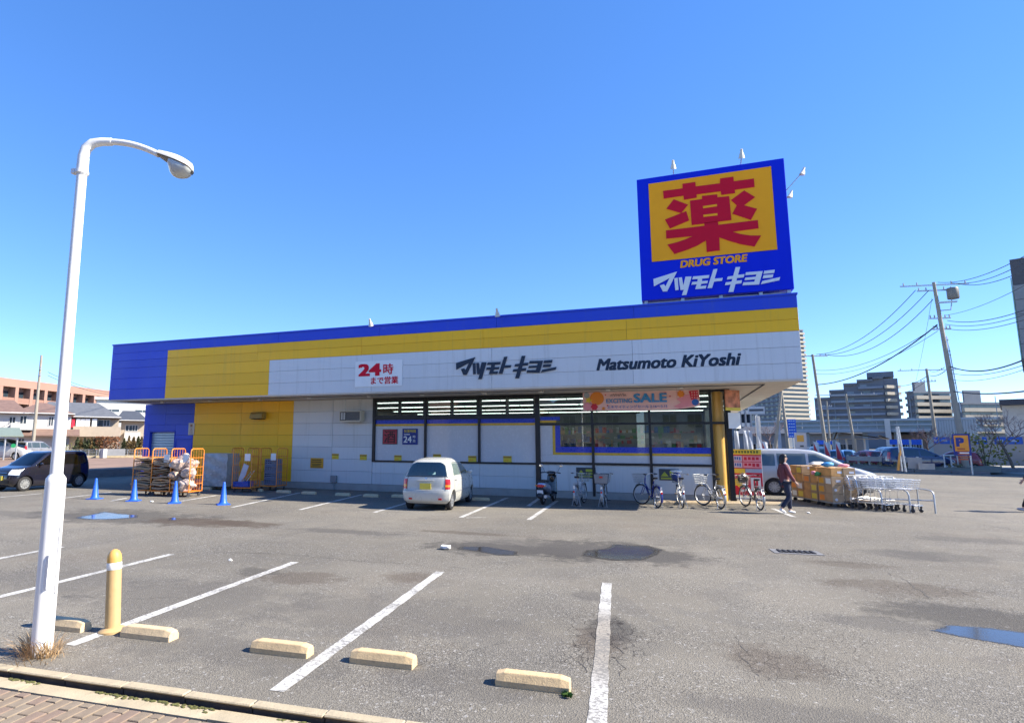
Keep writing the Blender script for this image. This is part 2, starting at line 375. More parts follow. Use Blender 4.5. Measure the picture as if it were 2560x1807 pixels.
STAINS = [(*(-13.741,11.663), 3.2, 1.5, 0.62, DK), (*(-10.94,11.556), 1.9, 0.75, 0.75, BR), (*(-9.895,11.757), 1.3, 0.6, 0.7, BR), (*(-16.465,10.992), 3.0, 0.6, 0.5, MD),
          (*(-6.904,11.596), 1.6, 0.35, 0.6, MD), (*(-4.364,12.392), 1.5, 0.22, 0.55, BR), (*(-3.097,10.812), 1.7, 0.75, 0.72, DK), (*(-1.198,11.322), 1.9, 1.35, 0.75, DK),
          (*(-2.088,11.404), 2.2, 0.9, 0.55, MD), (*(0.023,10.947), 1.0, 0.5, 0.35, MD), (*(-5.089,7.468), 0.75, 0.45, 0.5, BR), (*(-5.972,7.599), 0.5, 0.3, 0.5, DK), (*(-3.777,8.077), 0.45, 0.4, 0.45, BR),
          (*(-0.809,6.279), 0.30, 0.55, 0.55, BR), (*(-0.697,6.733), 0.28, 0.6, 0.6, DK), (*(-1.113,7.976), 0.25, 0.35, 0.5, MD), (*(3.049,8.603), 1.1, 0.7, 0.65, DK), (*(2.035,7.964), 0.7, 0.35, 0.5, MD), (*(2.827,10.001), 1.0, 0.6, 0.45, BR),
          (*(4.333,13.073), 0.9, 0.6, 0.5, MD), (*(3.734,13.032), 0.8, 0.6, 0.5, MD), (*(5.781,15.516), 1.2, 0.5, 0.5, MD), (*(2.606,11.635), 0.9, 0.3, 0.35, BR), (*(0.721,6.299), 0.5, 0.5, 0.4, BR),
          (*(-2.986,6.292), 1.6, 0.9, 0.35, MD), (*(-5.82,5.894), 1.8, 1.2, 0.45, MD), (*(-4.097,4.736), 1.6, 0.5, 0.45, MD), (*(-1.741,4.847), 1.0, 0.4, 0.4, MD), (*(0.919,5.131), 1.3, 0.3, 0.45, MD), (*(-8.217,6.08), 1.6, 0.8, 0.35, MD)]
CRACKS = [(*(-0.786,6.419), 0.55, 1.1, 0.9), (*(1.24,6.84), 0.7, 1.0, 0.5), (*(2.999,9.837), 1.2, 0.8, 0.5), (*(0.64,6.162), 0.4, 0.6, 0.6)]
ASPHALT = asphalt_material()
# one sheet to the horizon, finer near the lot
ring = [-1500,-300,-60,-30,-15,-7,0,7,15,30,60,300,1500]
ringy = [-1500,-100,-20,4.14,10,18,30,45,80,200,500,1500]
g = MB()
KV = 4.135                                        # the lot ends at the kerb: the pavement side is lower
def near(u, v):
    return lot(u, v)
vsg = [near(u, v) for v in [KV,6,9,14,20,30,45,80,200,500,1500] for u in ring]
nu = len(ring)
g.add(vsg, [(j*nu+i, j*nu+i+1, (j+1)*nu+i+1, (j+1)*nu+i) for j in range(10) for i in range(nu-1)])
g.build('ground', ASPHALT, kind='structure')

# pavement below the kerb, with gutter, bricks
PZ = -0.058
BRICKJ = mat('paving_joint', (0.085,0.06,0.035), 0.95, var=0.2, scale=20, bump=0.4)
s_ = MB(); s_.add([lot(-60,KV-0.2,PZ-0.06), lot(60,KV-0.2,PZ-0.06), lot(60,-40,PZ-0.06), lot(-60,-40,PZ-0.06)], [(3,2,1,0)])
pav = s_.build('pavement', BRICKJ, kind='structure')
brmats = [mat('paving_brick_%s' % n, c, 0.9, var=0.14, scale=14, bump=0.3, bscale=90, dirt=0.3, dirtcol=(0.15,0.12,0.085)) for n, c in (('buff',(0.215,0.165,0.117)),('rose',(0.21,0.15,0.112)),('sand',(0.225,0.178,0.128)))]
bl, bw, bj = 0.222, 0.108, 0.009
def brick_mesh(m):
    b = MB(); e = 0.006; x, y = (bl-bj)/2, (bw-bj)/2
    b.add([(-x,-y,-.05),(x,-y,-.05),(x,y,-.05),(-x,y,-.05),(-x,-y,-e),(x,-y,-e),(x,y,-e),(-x,y,-e),(-x+e,-y+e,0),(x-e,-y+e,0),(x-e,y-e,0),(-x+e,y-e,0)],
          [(0,1,5,4),(1,2,6,5),(2,3,7,6),(3,0,4,7),(4,5,9,8),(5,6,10,9),(6,7,11,10),(7,4,8,11),(8,9,10,11)])
    return b.mesh('brick', m)
bms = [brick_mesh(m) for m in brmats]
rb = random.Random(3)
GUT = 0.17                                        # the concrete strip between kerb and bricks
nb = 0; rest = MB()
for col in range(-70, 40):                        # running bond, long side towards the lot
    u = col*bw
    for k in range(0, 14):
        va, vb = KV-.066-GUT-bl*(k-(col % 3)/3), KV-.066-GUT-bl*(k+1-(col % 3)/3)
        va = min(va, KV-.066-GUT)
        if va-vb < .03: continue
        p = lot(u, (va+vb)/2, PZ)
        if -6.4 < p.x < -2.4 and va > KV-1.35 and nb < 300:
            full = va-vb > bl*.9
            o = inst(rb.choice(bms), 'brick', pav, (p.x, p.y, PZ + rb.uniform(-.003,.002)), rot=(rb.uniform(-.012,.012), rb.uniform(-.012,.012), LOTROT + pi/2 + rb.uniform(-.006,.006))); o.scale = (1 if full else (va-vb-bj)/(bl-bj), 1, 1); nb += 1
        elif -9 < p.x < 3: rest.obox((p.x, p.y, PZ-0.026), (va-vb-bj, bw-bj, 0.05), LOTROT+pi/2)
rest.build('paving_brick', brmats[0], pav, kind='stuff')
# kerb stones and gutter slabs, one by one
kb = MB(); kb.box(-0.297,0.297,-0.052,0.050,-0.014,0.006); kb.box(-0.297,0.297,-0.026,0.050,-0.16,-0.0145,1); kmesh = kb.mesh('kerb_stone', [CONCW, mat('kerb_foot_shade', (0.07,0.06,0.055), 0.95, var=.3, scale=9, bump=.4)])  # overhanging lip and near-black foot put the shade of the face into shape and colour
kerb = thing('kerb', 'low row of weathered concrete kerb stones along the brick pavement at the lower left', 'kerb')
gutter = thing('gutter', 'narrow strip of mossy concrete gutter slabs between the kerb and the brick paving', 'gutter')
gm = MB(); gm.box(-0.446,0.446,-GUT+0.012,0,-0.08,0); gmesh = gm.mesh('gutter_slab', CONCW)
rk = random.Random(5)
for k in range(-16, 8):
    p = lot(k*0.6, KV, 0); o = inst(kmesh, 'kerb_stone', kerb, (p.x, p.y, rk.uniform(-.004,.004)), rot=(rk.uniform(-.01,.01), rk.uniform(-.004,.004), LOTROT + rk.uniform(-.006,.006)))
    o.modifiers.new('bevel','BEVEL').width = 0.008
for k in range(-11, 6):
    p = lot(k*0.9+0.2, KV-0.064, PZ+0.004); inst(gmesh, 'gutter_slab', gutter, (p.x, p.y, p.z + rk.uniform(-.003,.003)), rot=(rk.uniform(-.012,.012), 0, LOTROT))
MOSS = mat('moss', (0.10,0.10,0.03), 0.95, var=0.4, scale=30, bump=0.6)
ms = MB()
for k in range(260):
    u = rk.uniform(-6, -1.9); 
    if sin(u*3.1)+sin(u*7.7+1) < -0.2: continue
    p = lot(u, KV-0.066-abs(rk.gauss(0,0.018)), PZ+0.004); ms.blob(tuple(p), rk.uniform(0.006,0.018), k, 0.3, sub=1, scale=(1.6,1,0.5))
tag(ms.build('moss', MOSS, kind='stuff'), 'thin line of olive moss growing along the foot of the kerb', 'moss')

# painted bay lines, 4 mm sheets
def line_material():
    t = NT('line_paint')
    n1 = t.noise(26, 6, 0.75); n2 = t.noise(2.2, 4, 0.6); n3 = t.noise(1.1, 3)
    wear = t.math('ADD', n1.outputs['Fac'], t.math('MULTIPLY', t.math('SUBTRACT', n2.outputs['Fac'], 0.5), 0.55))
    cv = t.new('ShaderNodeTexVoronoi'); cv.feature = 'DISTANCE_TO_EDGE'; cv.inputs['Scale'].default_value = 16; t.l.new(t.tc, cv.inputs['Vector'])
    crack = t.maprange(cv.outputs['Distance'], 0.0, 0.035, 1, 0)
    sp = t.new('ShaderNodeSeparateXYZ'); t.l.new(t.tc, sp.inputs[0])
    d0 = t.math('ABSOLUTE', t.math('SUBTRACT', sp.outputs[1], 6.3)); d1 = t.math('ABSOLUTE', t.math('SUBTRACT', sp.outputs[0], -0.70))
    worn = t.math('MULTIPLY', t.maprange(d0, 0.5, 1.5, 1, 0), t.maprange(d1, 0.3, 0.6, 1, 0))
    c = t.mix(t.maprange(n3.outputs['Fac'], 0.35, 0.7, 0, 0.35), (0.52,0.51,0.48), (0.40,0.375,0.33))
    c = t.mix(t.math('MULTIPLY', worn, 0.85), c, (0.27,0.235,0.185))
    c = t.mix(t.math('MULTIPLY', crack, t.math('ADD', t.math('MULTIPLY', worn, 0.85), 0.16)), c, (0.07,0.06,0.055))
    hole = t.maprange(wear, 0.50, 0.58, 0, 1)
    c = t.mix(t.math('MULTIPLY', hole, 0.82), c, (0.17,0.16,0.145))
    t.l.new(c, t.bsdf.inputs['Base Color']); t.bsdf.inputs['Roughness'].default_value = 0.8
    t.bump(n1.outputs['Fac'], 0.3, 0.004)
    return t.mat
LINE = line_material()
lm = MB(); rl = random.Random(11)
def strip(a, b, w, z=0.004):
    a = Vector(a); b = Vector(b); d = (b-a); L_ = d.length; d.normalize(); n_ = Vector((-d.y, d.x, 0)); k = max(2, int(L_/0.12))
    P = []
    for i in range(k+1):
        c = a + d*(L_*i/k)
        P += [c + n_*(w/2 + rl.uniform(-.006,.006)) + Vector((0,0,z)), c - n_*(w/2 + rl.uniform(-.006,.006)) + Vector((0,0,z))]
    lm.add(P, [(2*i, 2*i+1, 2*i+3, 2*i+2) for i in range(k)])
for n_, (v0, v1) in enumerate(((4.40, 8.86), (4.36, 8.86), (4.72, 8.86), (4.6, 8.84), (4.6, 8.84), (4.6, 8.84))):
    u = -0.198 - 2.457*n_ - (0.04 if n_ == 2 else 0)
    strip(lot(u, v0), lot(u, v1), 0.135)
for a, b in (((-5.34,14.906,0), (-5.68,20.818,0)), ((-3.557,15.123,-0), (-3.802,20.351,0)), ((-10.282,14.739,0), (-11.105,19.89,0)), ((-12.52,14.484,-0), (-13.747,19.714,0)), ((-7.959,14.968,0), (-8.435,19.628,0)), ((-15.382,15.352,0), (-15.832,17.458,0)), ((-17.49,14.448,0), (-17.949,15.462,0)), ((-19.754,14.184,0), (-20.518,16.917,0)), ((-22.151,13.905,0), (-22.355,15.494,0)), ((-4.331,18.33,0), (-4.687,22.494,0)), ((2.773,20.607,0), (2.982,18.48,0))):
    strip((a[0],a[1],0), (b[0],b[1],0), 0.13)
strip((-5.185,14.881,0), (-4.722,15.165,0), 0.06)
for a, b in (((8.695,36.578,0), (9.034,21.204,0)), ((12.731,38.406,-0), (13.146,30.644,0))): pass
lm.build('bay_lines', LINE, kind='structure')

# open cracks and a cold joint in the old surface
ck = MB(); rq = random.Random(19)
def crack(pts, w):
    P = []; pts = [Vector(p) for p in pts]
    for a, b in zip(pts, pts[1:]):
        n = max(2, int((b-a).length/.09)); d = (b-a).normalized(); q = Vector((-d.y, d.x, 0))
        for i in range(n): P.append((a.lerp(b, i/n)+q*rq.gauss(0,.022), q, w*rq.uniform(.1,1.1)))
    V_ = []
    for p, q, ww in P: V_ += [(p.x+q.x*ww/2, p.y+q.y*ww/2, .0025), (p.x-q.x*ww/2, p.y-q.y*ww/2, .0025)]
    ck.add(V_, [(2*i, 2*i+1, 2*i+3, 2*i+2) for i in range(len(P)-1)])
for pts, w in ((((3.028,11.099,0),(3.065,10.604,0),(3.016,9.89,0),(3.015,9.313,0)), .022), (((0.502,6.41,0),(0.567,6.083,0),(0.603,5.75,0)), .013), (((0.549,6.474,0),(0.522,6.804,0),(0.575,7.164,0)), .01), (((-8.176,8.486,0),(-6.575,8.889,0),(-4.955,8.861,0),(-3.045,9.025,0)), .018), (((-7.423,5.46,0),(-6.418,5.716,0),(-5.844,6.047,0)), .012), (((1.804,11.667,0),(2.409,11.766,0),(3.04,11.811,0)), .02), (((-1.04,7.798,0),(-1.185,7.948,0),(-1.367,7.961,0)), .012), (((-0.757,5.417,0),(-0.912,5.656,0),(-1.005,5.896,0)), .009), (((-0.649,6.901,-0),(-0.541,5.91,0),(-0.517,5.328,0)), .016), (((4.775,24.343,0),(5.76,22.238,0),(6.948,19.418,-0),(7.353,17.344,0)), .03), (((8.21,33.241,-0),(9.603,29.1,0),(9.879,23.143,0)), .03), (((-8.234,10.046,0),(-7.651,11.163,-0),(-6.577,11.731,0),(-5.012,12.125,0)), .02), (((-2.241,4.741,0),(-2.134,5.283,0),(-1.875,5.554,0),(-1.518,5.999,0)), .006)):
    crack(pts, w)
ck.build('asphalt_cracks', mat('crack_dark', (0.085,0.077,0.066), .95, var=.3), kind='structure')

# puddles: still water lying in the hollows
WATER = NT('puddle_water'); wb = WATER.bsdf; wb.inputs['Base Color'].default_value = (0.05,0.045,0.038,1); wb.inputs['Roughness'].default_value = 0.09
wb.inputs['Specular IOR Level'].default_value = 0.6; WATER.bump(WATER.noise(3.0, 2).outputs['Fac'], 0.012, 0.01)
at_ = WATER.n.new('ShaderNodeAttribute'); at_.attribute_name = 'depth'
dw = WATER.math('ADD', at_.outputs['Fac'], WATER.math('ADD', WATER.math('MULTIPLY', WATER.math('SUBTRACT', WATER.noise(2.6, 7, .7).outputs['Fac'], .5), .75), WATER.math('MULTIPLY', WATER.math('SUBTRACT', WATER.noise(24, 4, .7).outputs['Fac'], .5), .5)))
tr_ = WATER.n.new('ShaderNodeBsdfTransparent'); wet = WATER.n.new('ShaderNodeBsdfPrincipled'); wet.inputs['Base Color'].default_value = (.055,.050,.043,1); wet.inputs['Roughness'].default_value = .35
m1_ = WATER.n.new('ShaderNodeMixShader'); WATER.l.new(WATER.maprange(dw, .10, .26, 0, 1), m1_.inputs[0]); WATER.l.new(tr_.outputs[0], m1_.inputs[1]); WATER.l.new(wet.outputs[0], m1_.inputs[2])
m2_ = WATER.n.new('ShaderNodeMixShader'); WATER.l.new(WATER.maprange(dw, .30, .40, 0, 1), m2_.inputs[0]); WATER.l.new(m1_.outputs[0], m2_.inputs[1]); WATER.l.new(wb.outputs[0], m2_.inputs[2]); WATER.l.new(m2_.outputs[0], WATER.out.inputs['Surface']); WATER = WATER.mat
def puddle(pts, label):
    m = MB(); c = sum((Vector(p) for p in pts), Vector())/len(pts); B = []
    n = len(pts); rings = ((1.28,0),(1.05,.28),(.85,.5),(.5,.8)); P = []; dep = []
    for i in range(n):
        a, b = Vector(pts[i]), Vector(pts[(i+1) % n])
        for k in range(6): B.append(a.lerp(b, k/6)-c)
    N = len(B)
    for s_, d_ in rings:
        for q in B: P.append((c.x+q.x*s_, c.y+q.y*s_, 0.0035)); dep.append(d_)
    P.append((c.x, c.y, 0.0035)); dep.append(1.0)
    m.add(P, [(r*N+i, r*N+(i+1)%N, (r+1)*N+(i+1)%N, (r+1)*N+i) for r in range(3) for i in range(N)]+[(3*N+i, 3*N+(i+1)%N, 4*N) for i in range(N)])
    o = m.build('puddle', WATER, kind='structure'); at = o.data.attributes.new('depth', 'FLOAT', 'POINT'); at.data.foreach_set('value', dep)
    if o.data.polygons[0].normal.z < 0: o.data.flip_normals()
puddle([(-14.446,11.009,0), (-13.893,10.981,-0), (-13.42,11.221,0), (-13.213,11.613,0), (-13.541,11.933,0), (-14.294,12.001,0), (-14.899,12.149,-0), (-14.675,11.647,0)], 'a')
puddle([(-11.932,11.547,0), (-11.828,11.674,0), (-12.156,11.967,0), (-12.278,11.915,0)], 'bb')
puddle([(-3.774,10.536,0), (-3.368,10.44,0), (-3.012,10.254,0), (-2.716,10.374,0), (-2.814,10.665,0), (-3.132,10.798,0), (-3.402,10.915,0), (-3.788,10.757,0)], 'ccc')
puddle([(-1.486,10.793,0), (-0.994,10.609,0), (-0.615,10.8,-0), (-0.467,11.207,0), (-0.346,11.755,0), (-0.606,12.1,0), (-1.119,12.034,0), (-1.223,11.575,0), (-1.48,11.294,0)], 'dddd')
puddle([(2.534,7.91,0), (2.741,7.785,0), (2.961,7.69,0), (3.193,7.586,0), (3.532,7.992,0), (3.354,8.164,0), (3.066,8.193,0), (2.781,8.168,-0)], 'eeeee')

# drain grate in the asphalt
gr = thing('drain_grate', 'small dark iron drain grate set in the open asphalt right of the puddles', 'drain grate', (2.013,12.542,0), LOTROT)
dg_ = MB(); dg_.box(-0.40,0.40,-0.22,0.22,0.002,0.008); dg_.build('drain_surround', CONCD, gr)
dg_ = MB(); dg_.box(-0.30,0.30,-0.14,0.14,0.009,0.011); dg_.build('drain_opening', DARKV, gr)
bar = MB(); bar.box(-0.022,0.022,-0.14,0.14,0.012,0.022); bme = bar.mesh('bar', mat('cast_iron', (0.05,0.05,0.055), 0.6, 0.6))
for k in range(7): inst(bme, 'bar', gr, (-0.27+0.09*k, 0, 0))
# scraps of litter and pale stones
def litter(p, s, label):
    m = MB(); m.blob((0,0,s*0.4), s, int(p[0]*100), 0.35, sub=1, scale=(1.2,0.9,0.5)); tag(m.build('litter_scrap', PAPER, loc=p), label, 'litter', 'scraps of litter on the asphalt')
litter((3.541,19.599,0), 0.045, 'white scrap of litter on the asphalt in front of the stacked boxes')
litter((-16.078,14.795,0), 0.05, 'pale scrap of litter on the asphalt between two blue cones')
litter((-3.993,10.403,0), 0.10, 'pale flat scrap lying beside the narrow puddle in mid lot')
litter((-6.962,8.085,0), 0.035, 'tiny pale scrap on the asphalt near the tip of a white bay line')

# ------------------------------------------------------------------ the store
store = thing('drug_store', 'long flat-roofed drug store with blue, yellow and white panelled fascia above black-framed windows', 'store')
XL, XR, YF, YW, ZS, ZT = -24.02, 3.62, 19.29, 21.58, 3.83, 6.36
XW0, XW1 = -24.3, 1.86
# shell
b = MB(); b.box(XL+.02, XR-.02, YF+.06, YF+.30, ZS+.02, ZT-.03); b.build('fascia_core', BACKING, store)
b = MB(); b.box(XR-.30, XR-.03, YF+.31, 44, ZS+.02, ZT-.03); b.box(XL+.03, XL+.30, YF+.31, 44, ZS+.02, ZT-.03); b.box(XL+.31, XR-.31, 43.7, 44, ZS, ZT-.03); b.build('side_fascia', WHITE, store)
b = MB(); b.box(XL+.31, XR-.31, YF+.31, 43.69, 5.6, 5.75); b.build('roof', CONC, store)
b = MB(); b.box(XL+.01, XR-.01, YF+.02, 43.6, ZS-.05, ZS+.015); soff = b.build('soffit', SOFFIT, store)
b = MB()                                             # long edge trims and joint grooves under the eaves
b.box(XL+.3, XR-.9, YF+.75, YF+.79, ZS-.075, ZS-.051)
b.box(XR-.94, XR-.90, YF+.80, 36, ZS-.075, ZS-.051)
b.build('soffit_trim', BACKING, soff)
dlm = MB(); dlm.lathe([(0.0,-.05),(0.085,-.05),(0.10,-.02),(0.10,0)], 16)
dl_me = dlm.mesh('downlight', mat('downlight_white', (0.6,0.58,0.54), 0.4), 40)
for x in (-22.0,-19.2,-16.5,-14.0,-11.2,-8.9,-6.4,-4.3,-2.0,0.3): inst(dl_me, 'downlight', soff, (x, 20.45, ZS-.051))
# fascia panels, one by one, six courses
zr = [3.83, 4.30, 4.78, 5.25, 5.60, 5.95, 6.36]
def panel_row(name, z0, z1, spans, y, parent, gap=0.007, th=0.05):
    for x0, x1, m in spans:
        p = MB(); p.box(x0+gap/2, x1-gap/2, y, y+th, z0+gap/2, z1-gap/2); p.build(name, m, parent, bevel=0.004)
for i in range(6):
    z0, z1 = zr[i], zr[i+1]; sp = []
    if i == 5: regions = [(XL, XR, BLUE)]
    elif i >= 3: regions = [(XL, -20.66, BLUE), (-20.66, XR, YELLOW)]
    else: regions = [(XL, -20.66, BLUE), (-20.66, -15.18, YELLOW), (-15.18, XR, WHITE)]
    for a, c, m in regions:
        n = max(1, round((c-a)/4.7))
        if m is YELLOW and i >= 3: n = 5
        for k in range(n): sp.append((a+(c-a)*k/n, a+(c-a)*(k+1)/n, m))
    panel_row('fascia_panel', z0, z1, sp, YF, store)
b = MB(); b.box(XL-.02, XR+.02, YF-.03, YF+.34, ZT-.028, ZT+.03); b.build('coping', BLUE, store)
# lower wall
b = MB(); b.box(-22.27, -11.62, YW+.055, YW+.25, .27, ZS-.06); b.box(XW0, -23.99, YW+.055, YW+.25, 0, ZS-.06); b.box(-23.989, -22.271, YW+.055, YW+.25, 2.475, ZS-.06); b.build('wall_core', BACKING, store)
b = MB(); b.box(XW0, -23.98, YW-.02, YW+.28, -.1, .265); b.box(-22.28, -4.78, YW-.02, YW+.28, -.1, .265); b.box(-4.62, 1.15, YW-.02, YW+.28, -.1, .25); b.build('foundation', CONC, store)
b = MB(); b.box(XW0, XW0+.25, YW+.3, 44, 0, ZS-.06); b.box(XW0, XW1, 43.4, 43.69, 0, ZS-.06); b.box(XW1-.2, XW1, 33, 43.39, 0, ZS-.06); b.build('rear_wall', WHITE, store)
zl = [.27 + (ZS-.06-.27)*k/7 for k in range(8)]
DOOR = (-24.0, -22.3, 2.47)
for i in range(7):
    z0, z1 = zl[i], zl[i+1]; sp = []
    if z0 < 2.4: sp += [(XW0, -23.98, BLUE)]; panel_row('wall_panel', 2.475, zl[5], [(-23.98, -22.28, BLUE)], YW, store) if i == 4 else None                      # strips either side of the shutter
    else: sp += [(XW0, -22.95, BLUE), (-22.95, -21.17, BLUE)]
    if i == 3: panel_row('wall_panel', 2.085, zl[4], [(-22.28, -21.21, BLUE)], YW, store)
    if z0 < 2.4: sp += [(-21.21, -21.17, BLUE)] if z0 < 1.9 else [(-22.28, -21.17, BLUE)]
    sp += [(-21.17, -18.4, YELLOW), (-18.4, -16.35, YELLOW), (-16.35, -15.57, YELLOW), (-15.57, -13.55, WHITE), (-13.55, -11.62, WHITE)]
    panel_row('wall_panel', z0, z1, sp, YW, store)
# roller shutter in its recess, each lath its own
sh = MB(); sh.box(-23.97, -22.29, YW+.16, YW+.18, 0, 2.42); shut = sh.build('roller_shutter', mat('shutter_back', (0.25,0.30,0.36), 0.5), store)
sl = MB(); sl.add([(0,0,0),(1.56,0,0),(1.56,-.022,.03),(0,-.022,.03),(1.56,-.022,.10),(0,-.022,.10),(1.56,0,.128),(0,0,.128)], [(0,1,2,3),(3,2,4,5),(5,4,6,7)])
slm = sl.mesh('shutter_slat', mat('shutter_slat', (0.42,0.50,0.56), 0.4, 0.2, var=0.06, dirt=0.1))
for k in range(18): inst(slm, 'shutter_slat', shut, (-23.87, YW+.155, .05+.13*k))
b = MB(); b.box(-23.98, -23.88, YW-.02, YW+.15, 0, 2.47); b.box(-22.31, -22.285, YW-.02, YW+.15, 0, 2.47); b.box(-23.87, -22.32, YW-.02, YW+.15, 2.42, 2.47); b.build('shutter_frame', BLUE, store)
# flush staff door in the blue wall
b = MB(); b.box(-22.20, -21.27, YW+.01, YW+.05, .27, 2.02); dr = b.build('staff_door', BLUE, store, bevel=.006)
b = MB(); b.box(-22.26, -22.205, YW-.012, YW+.05, .27, 2.08); b.box(-21.265, -21.21, YW-.012, YW+.05, .27, 2.08); b.box(-22.20, -21.27, YW-.012, YW+.05, 2.025, 2.08); b.build('door_frame', BLUE, store)
b = MB(); b.box(-22.16,-22.13, YW-.045, YW+.008, 1.0,1.25); b.build('handle', STEEL, dr)
# windows: black frame bars
def bar_(name, x0, x1, z0, z1, y0=YW-.05, y1=YW+.06): 
    m = MB(); m.box(x0, x1, y0, y1, z0, z1); return m.build(name, BLACK, store, bevel=.005)
for x, w, z0, z1 in ((-11.56,.11,1.17,3.78), (-9.24,.085,1.24,3.78), (-6.98,.085,1.24,3.78), (-4.69,.17,.02,3.78), (-2.69,.085,.10,3.78), (-.73,.085,.10,3.78), (1.235,.09,.02,3.78), (1.77,.17,0,3.78)):
    bar_('mullion', x-w/2, x+w/2, z0, z1, YW-.055, YW+.065)
for x0, x1, z0, z1 in ((-11.5,-4.78,1.175,1.238), (-4.6,1.19,1.195,1.27), (-11.5,-4.78,2.885,3.005), (-4.6,1.68,2.615,2.69), (-11.5,1.68,3.72,3.775)):
    bar_('transom', x0, x1, z0, z1)
# clerestory sashes with panes
bays = [(-11.5,-9.285), (-9.195,-7.025), (-6.935,-4.78)]
def pane(x0, x1, z0, z1, parent, y=YW+.03, m=None):
    p = MB(); p.box(x0, x1, y, y+.008, z0, z1); return p.build('pane', m or GLASS, parent)
for a, c in bays:
    mid = (a+c)/2
    for x0, x1 in ((a, mid), (mid, c)):
        f = MB(); t_ = .06
        f.box(x0+.01, x0+t_, YW-.03, YW+.05, 3.01, 3.715); f.box(x1-t_, x1-.01, YW-.03, YW+.05, 3.01, 3.715)
        f.box(x0+t_+.001, x1-t_-.001, YW-.03, YW+.05, 3.01, 3.055); f.box(x0+t_+.001, x1-t_-.001, YW-.03, YW+.05, 3.66, 3.715)
        w_ = f.build('window', BLACK, store); pane(x0+t_, x1-t_, 3.056, 3.659, w_)
# film panels behind the left glass, with the blue and yellow bands
FILM = mat('window_film', (0.58,0.59,0.62), 0.25, var=0.02, coat=0.5)
BAND = mat('band_blue', (0.010,0.045,0.48), 0.3, var=0.03, coat=0.4); BANDY = mat('band_yellow', (0.66,0.40,0.03), 0.3, var=0.03, coat=0.4)
def flat(name, x0, x1, z0, z1, m, y=YW+.02, th=.006, parent=None):
    p = MB(); p.box(x0, x1, y, y+th, z0, z1); return p.build(name, m, parent or store)
for a, c in bays:
    flat('film_panel', a, c, 1.24, 2.883, FILM, YW+.03)
    flat('colour_band', a, c, 2.715, 2.88, BAND, YW+.022); flat('colour_band', a, c, 2.625, 2.712, BANDY, YW+.022)
# right glass: clear above, film border below
secs = [(-4.6,-2.735), (-2.645,-.775), (-.685,1.188)]
for i, (a, c) in enumerate(secs):
    pane(a, c, 2.692, 3.718, store); pane(a, c, 1.272, 2.612, store)
    x0 = -4.14 if i == 0 else a
    flat('film_panel', a, c, 1.274, 1.535, FILM); flat('colour_band', x0, c, 1.535, 1.625, BANDY); flat('colour_band', x0+.1 if i == 0 else a, c, 1.628, 1.83, BAND)
flat('film_panel', -4.6, -4.145, 1.54, 2.61, FILM); flat('colour_band', -4.14, -4.045, 1.63, 2.61, BANDY); flat('colour_band', -4.04, -3.86, 1.835, 2.61, BAND)
flat('colour_band', -4.6, -3.86, 2.80, 2.93, BAND); flat('colour_band', -4.6, -4.0, 2.71, 2.797, BANDY)
# panels under the windows
for x0, x1 in ((-11.61,-9.3), (-9.3,-6.98), (-6.98,-4.78)):
    for z0, z1 in ((.27,.72), (.72,1.172)): panel_row('wall_panel', z0, z1, [(x0, x1, WHITE)], YW, store)
for x0, x1 in ((-4.6,-2.735), (-2.645,-.775), (-.685,1.188)): panel_row('wall_panel', .255, 1.192, [(x0, x1, WHITE)], YW+.01, store)
b = MB(); b.box(-11.6, 1.18, YW+.07, YW+.2, .25, 1.19); b.build('sill_wall', WHITE, store)
# the entrance side towards the sun: glass between black posts
for k in range(7):
    y = YW+.06+1.6*k + (0.12 if k == 0 else 0)
    m = MB(); m.box(1.78, 1.855, y, y+.08, 0, 3.78); m.build('mullion', BLACK, store)
    p = MB(); p.box(1.81, 1.818, y+.081, YW+.06+1.6*(k+1)-.001 if k < 6 else 33, .1, 3.7) if k else p.box(1.81, 1.818, y+.6, YW+1.659, .1, 3.7); p.build('pane', GLASS, store)
m = MB(); m.box(1.79, 1.85, YW+.3, 33, 3.705, 3.775); m.build('transom', BLACK, store)
gold = mat('gold_column', (0.80,0.47,0.11), 0.4, 0.0, var=0.08, scale=2)
m = MB(); m.lathe([(.185,0),(.185,3.77)], 28, (1.475, YW+.24, 0)); m.build('corner_column', gold, store, smooth=40)
# interior: floor, ceiling, strip lamps, gondola shelves
m = MB(); m.box(XW0+.3, 1.7, YW+.3, 43, .02, .06); m.build('shop_floor', mat('shop_floor', (0.26,0.26,0.25), 0.3, var=0.04), store)
m = MB(); m.box(XW0+.3, 1.7, YW+.09, 43, 3.70, 3.74); m.build('shop_ceiling', mat('shop_ceiling', (0.22,0.23,0.23), 0.8, var=0.02), store)
m = MB(); m.box(-15.5, -15.4, YW+.3, 43, .07, 3.69); m.box(-15.39, 1.6, 35, 35.1, .07, 3.69); m.build('partition', mat('shop_partition', (0.30,0.31,0.30), 0.7), store)
TUBE = mat('strip_lamp', (0.9,0.95,0.9), 0.4, emit=(0.93,1.0,0.92,1.5))
tm = MB(); [tm.box(-14.6+2.7*q, -11.96+2.7*q, -.07, .07, -.022, -.004) for q in range(6)]; tme = tm.mesh('strip_lamp', TUBE)
for k in range(4): inst(tme, 'strip_lamp', store, (0, 23.0+3.3*k, 3.69))
PRODC = [mat('product_%s' % n, c, 0.5, var=0.3, scale=9) for n, c in (('red',(0.5,0.05,0.05)),('green',(0.12,0.28,0.12)),('white',(0.6,0.6,0.58)),('blue',(0.06,0.15,0.4)),('tan',(0.5,0.33,0.16)),('pink',(0.6,0.3,0.33)))]
SHELF = mat('shelf_grey', (0.38,0.38,0.36), 0.5)
rs = random.Random(21)
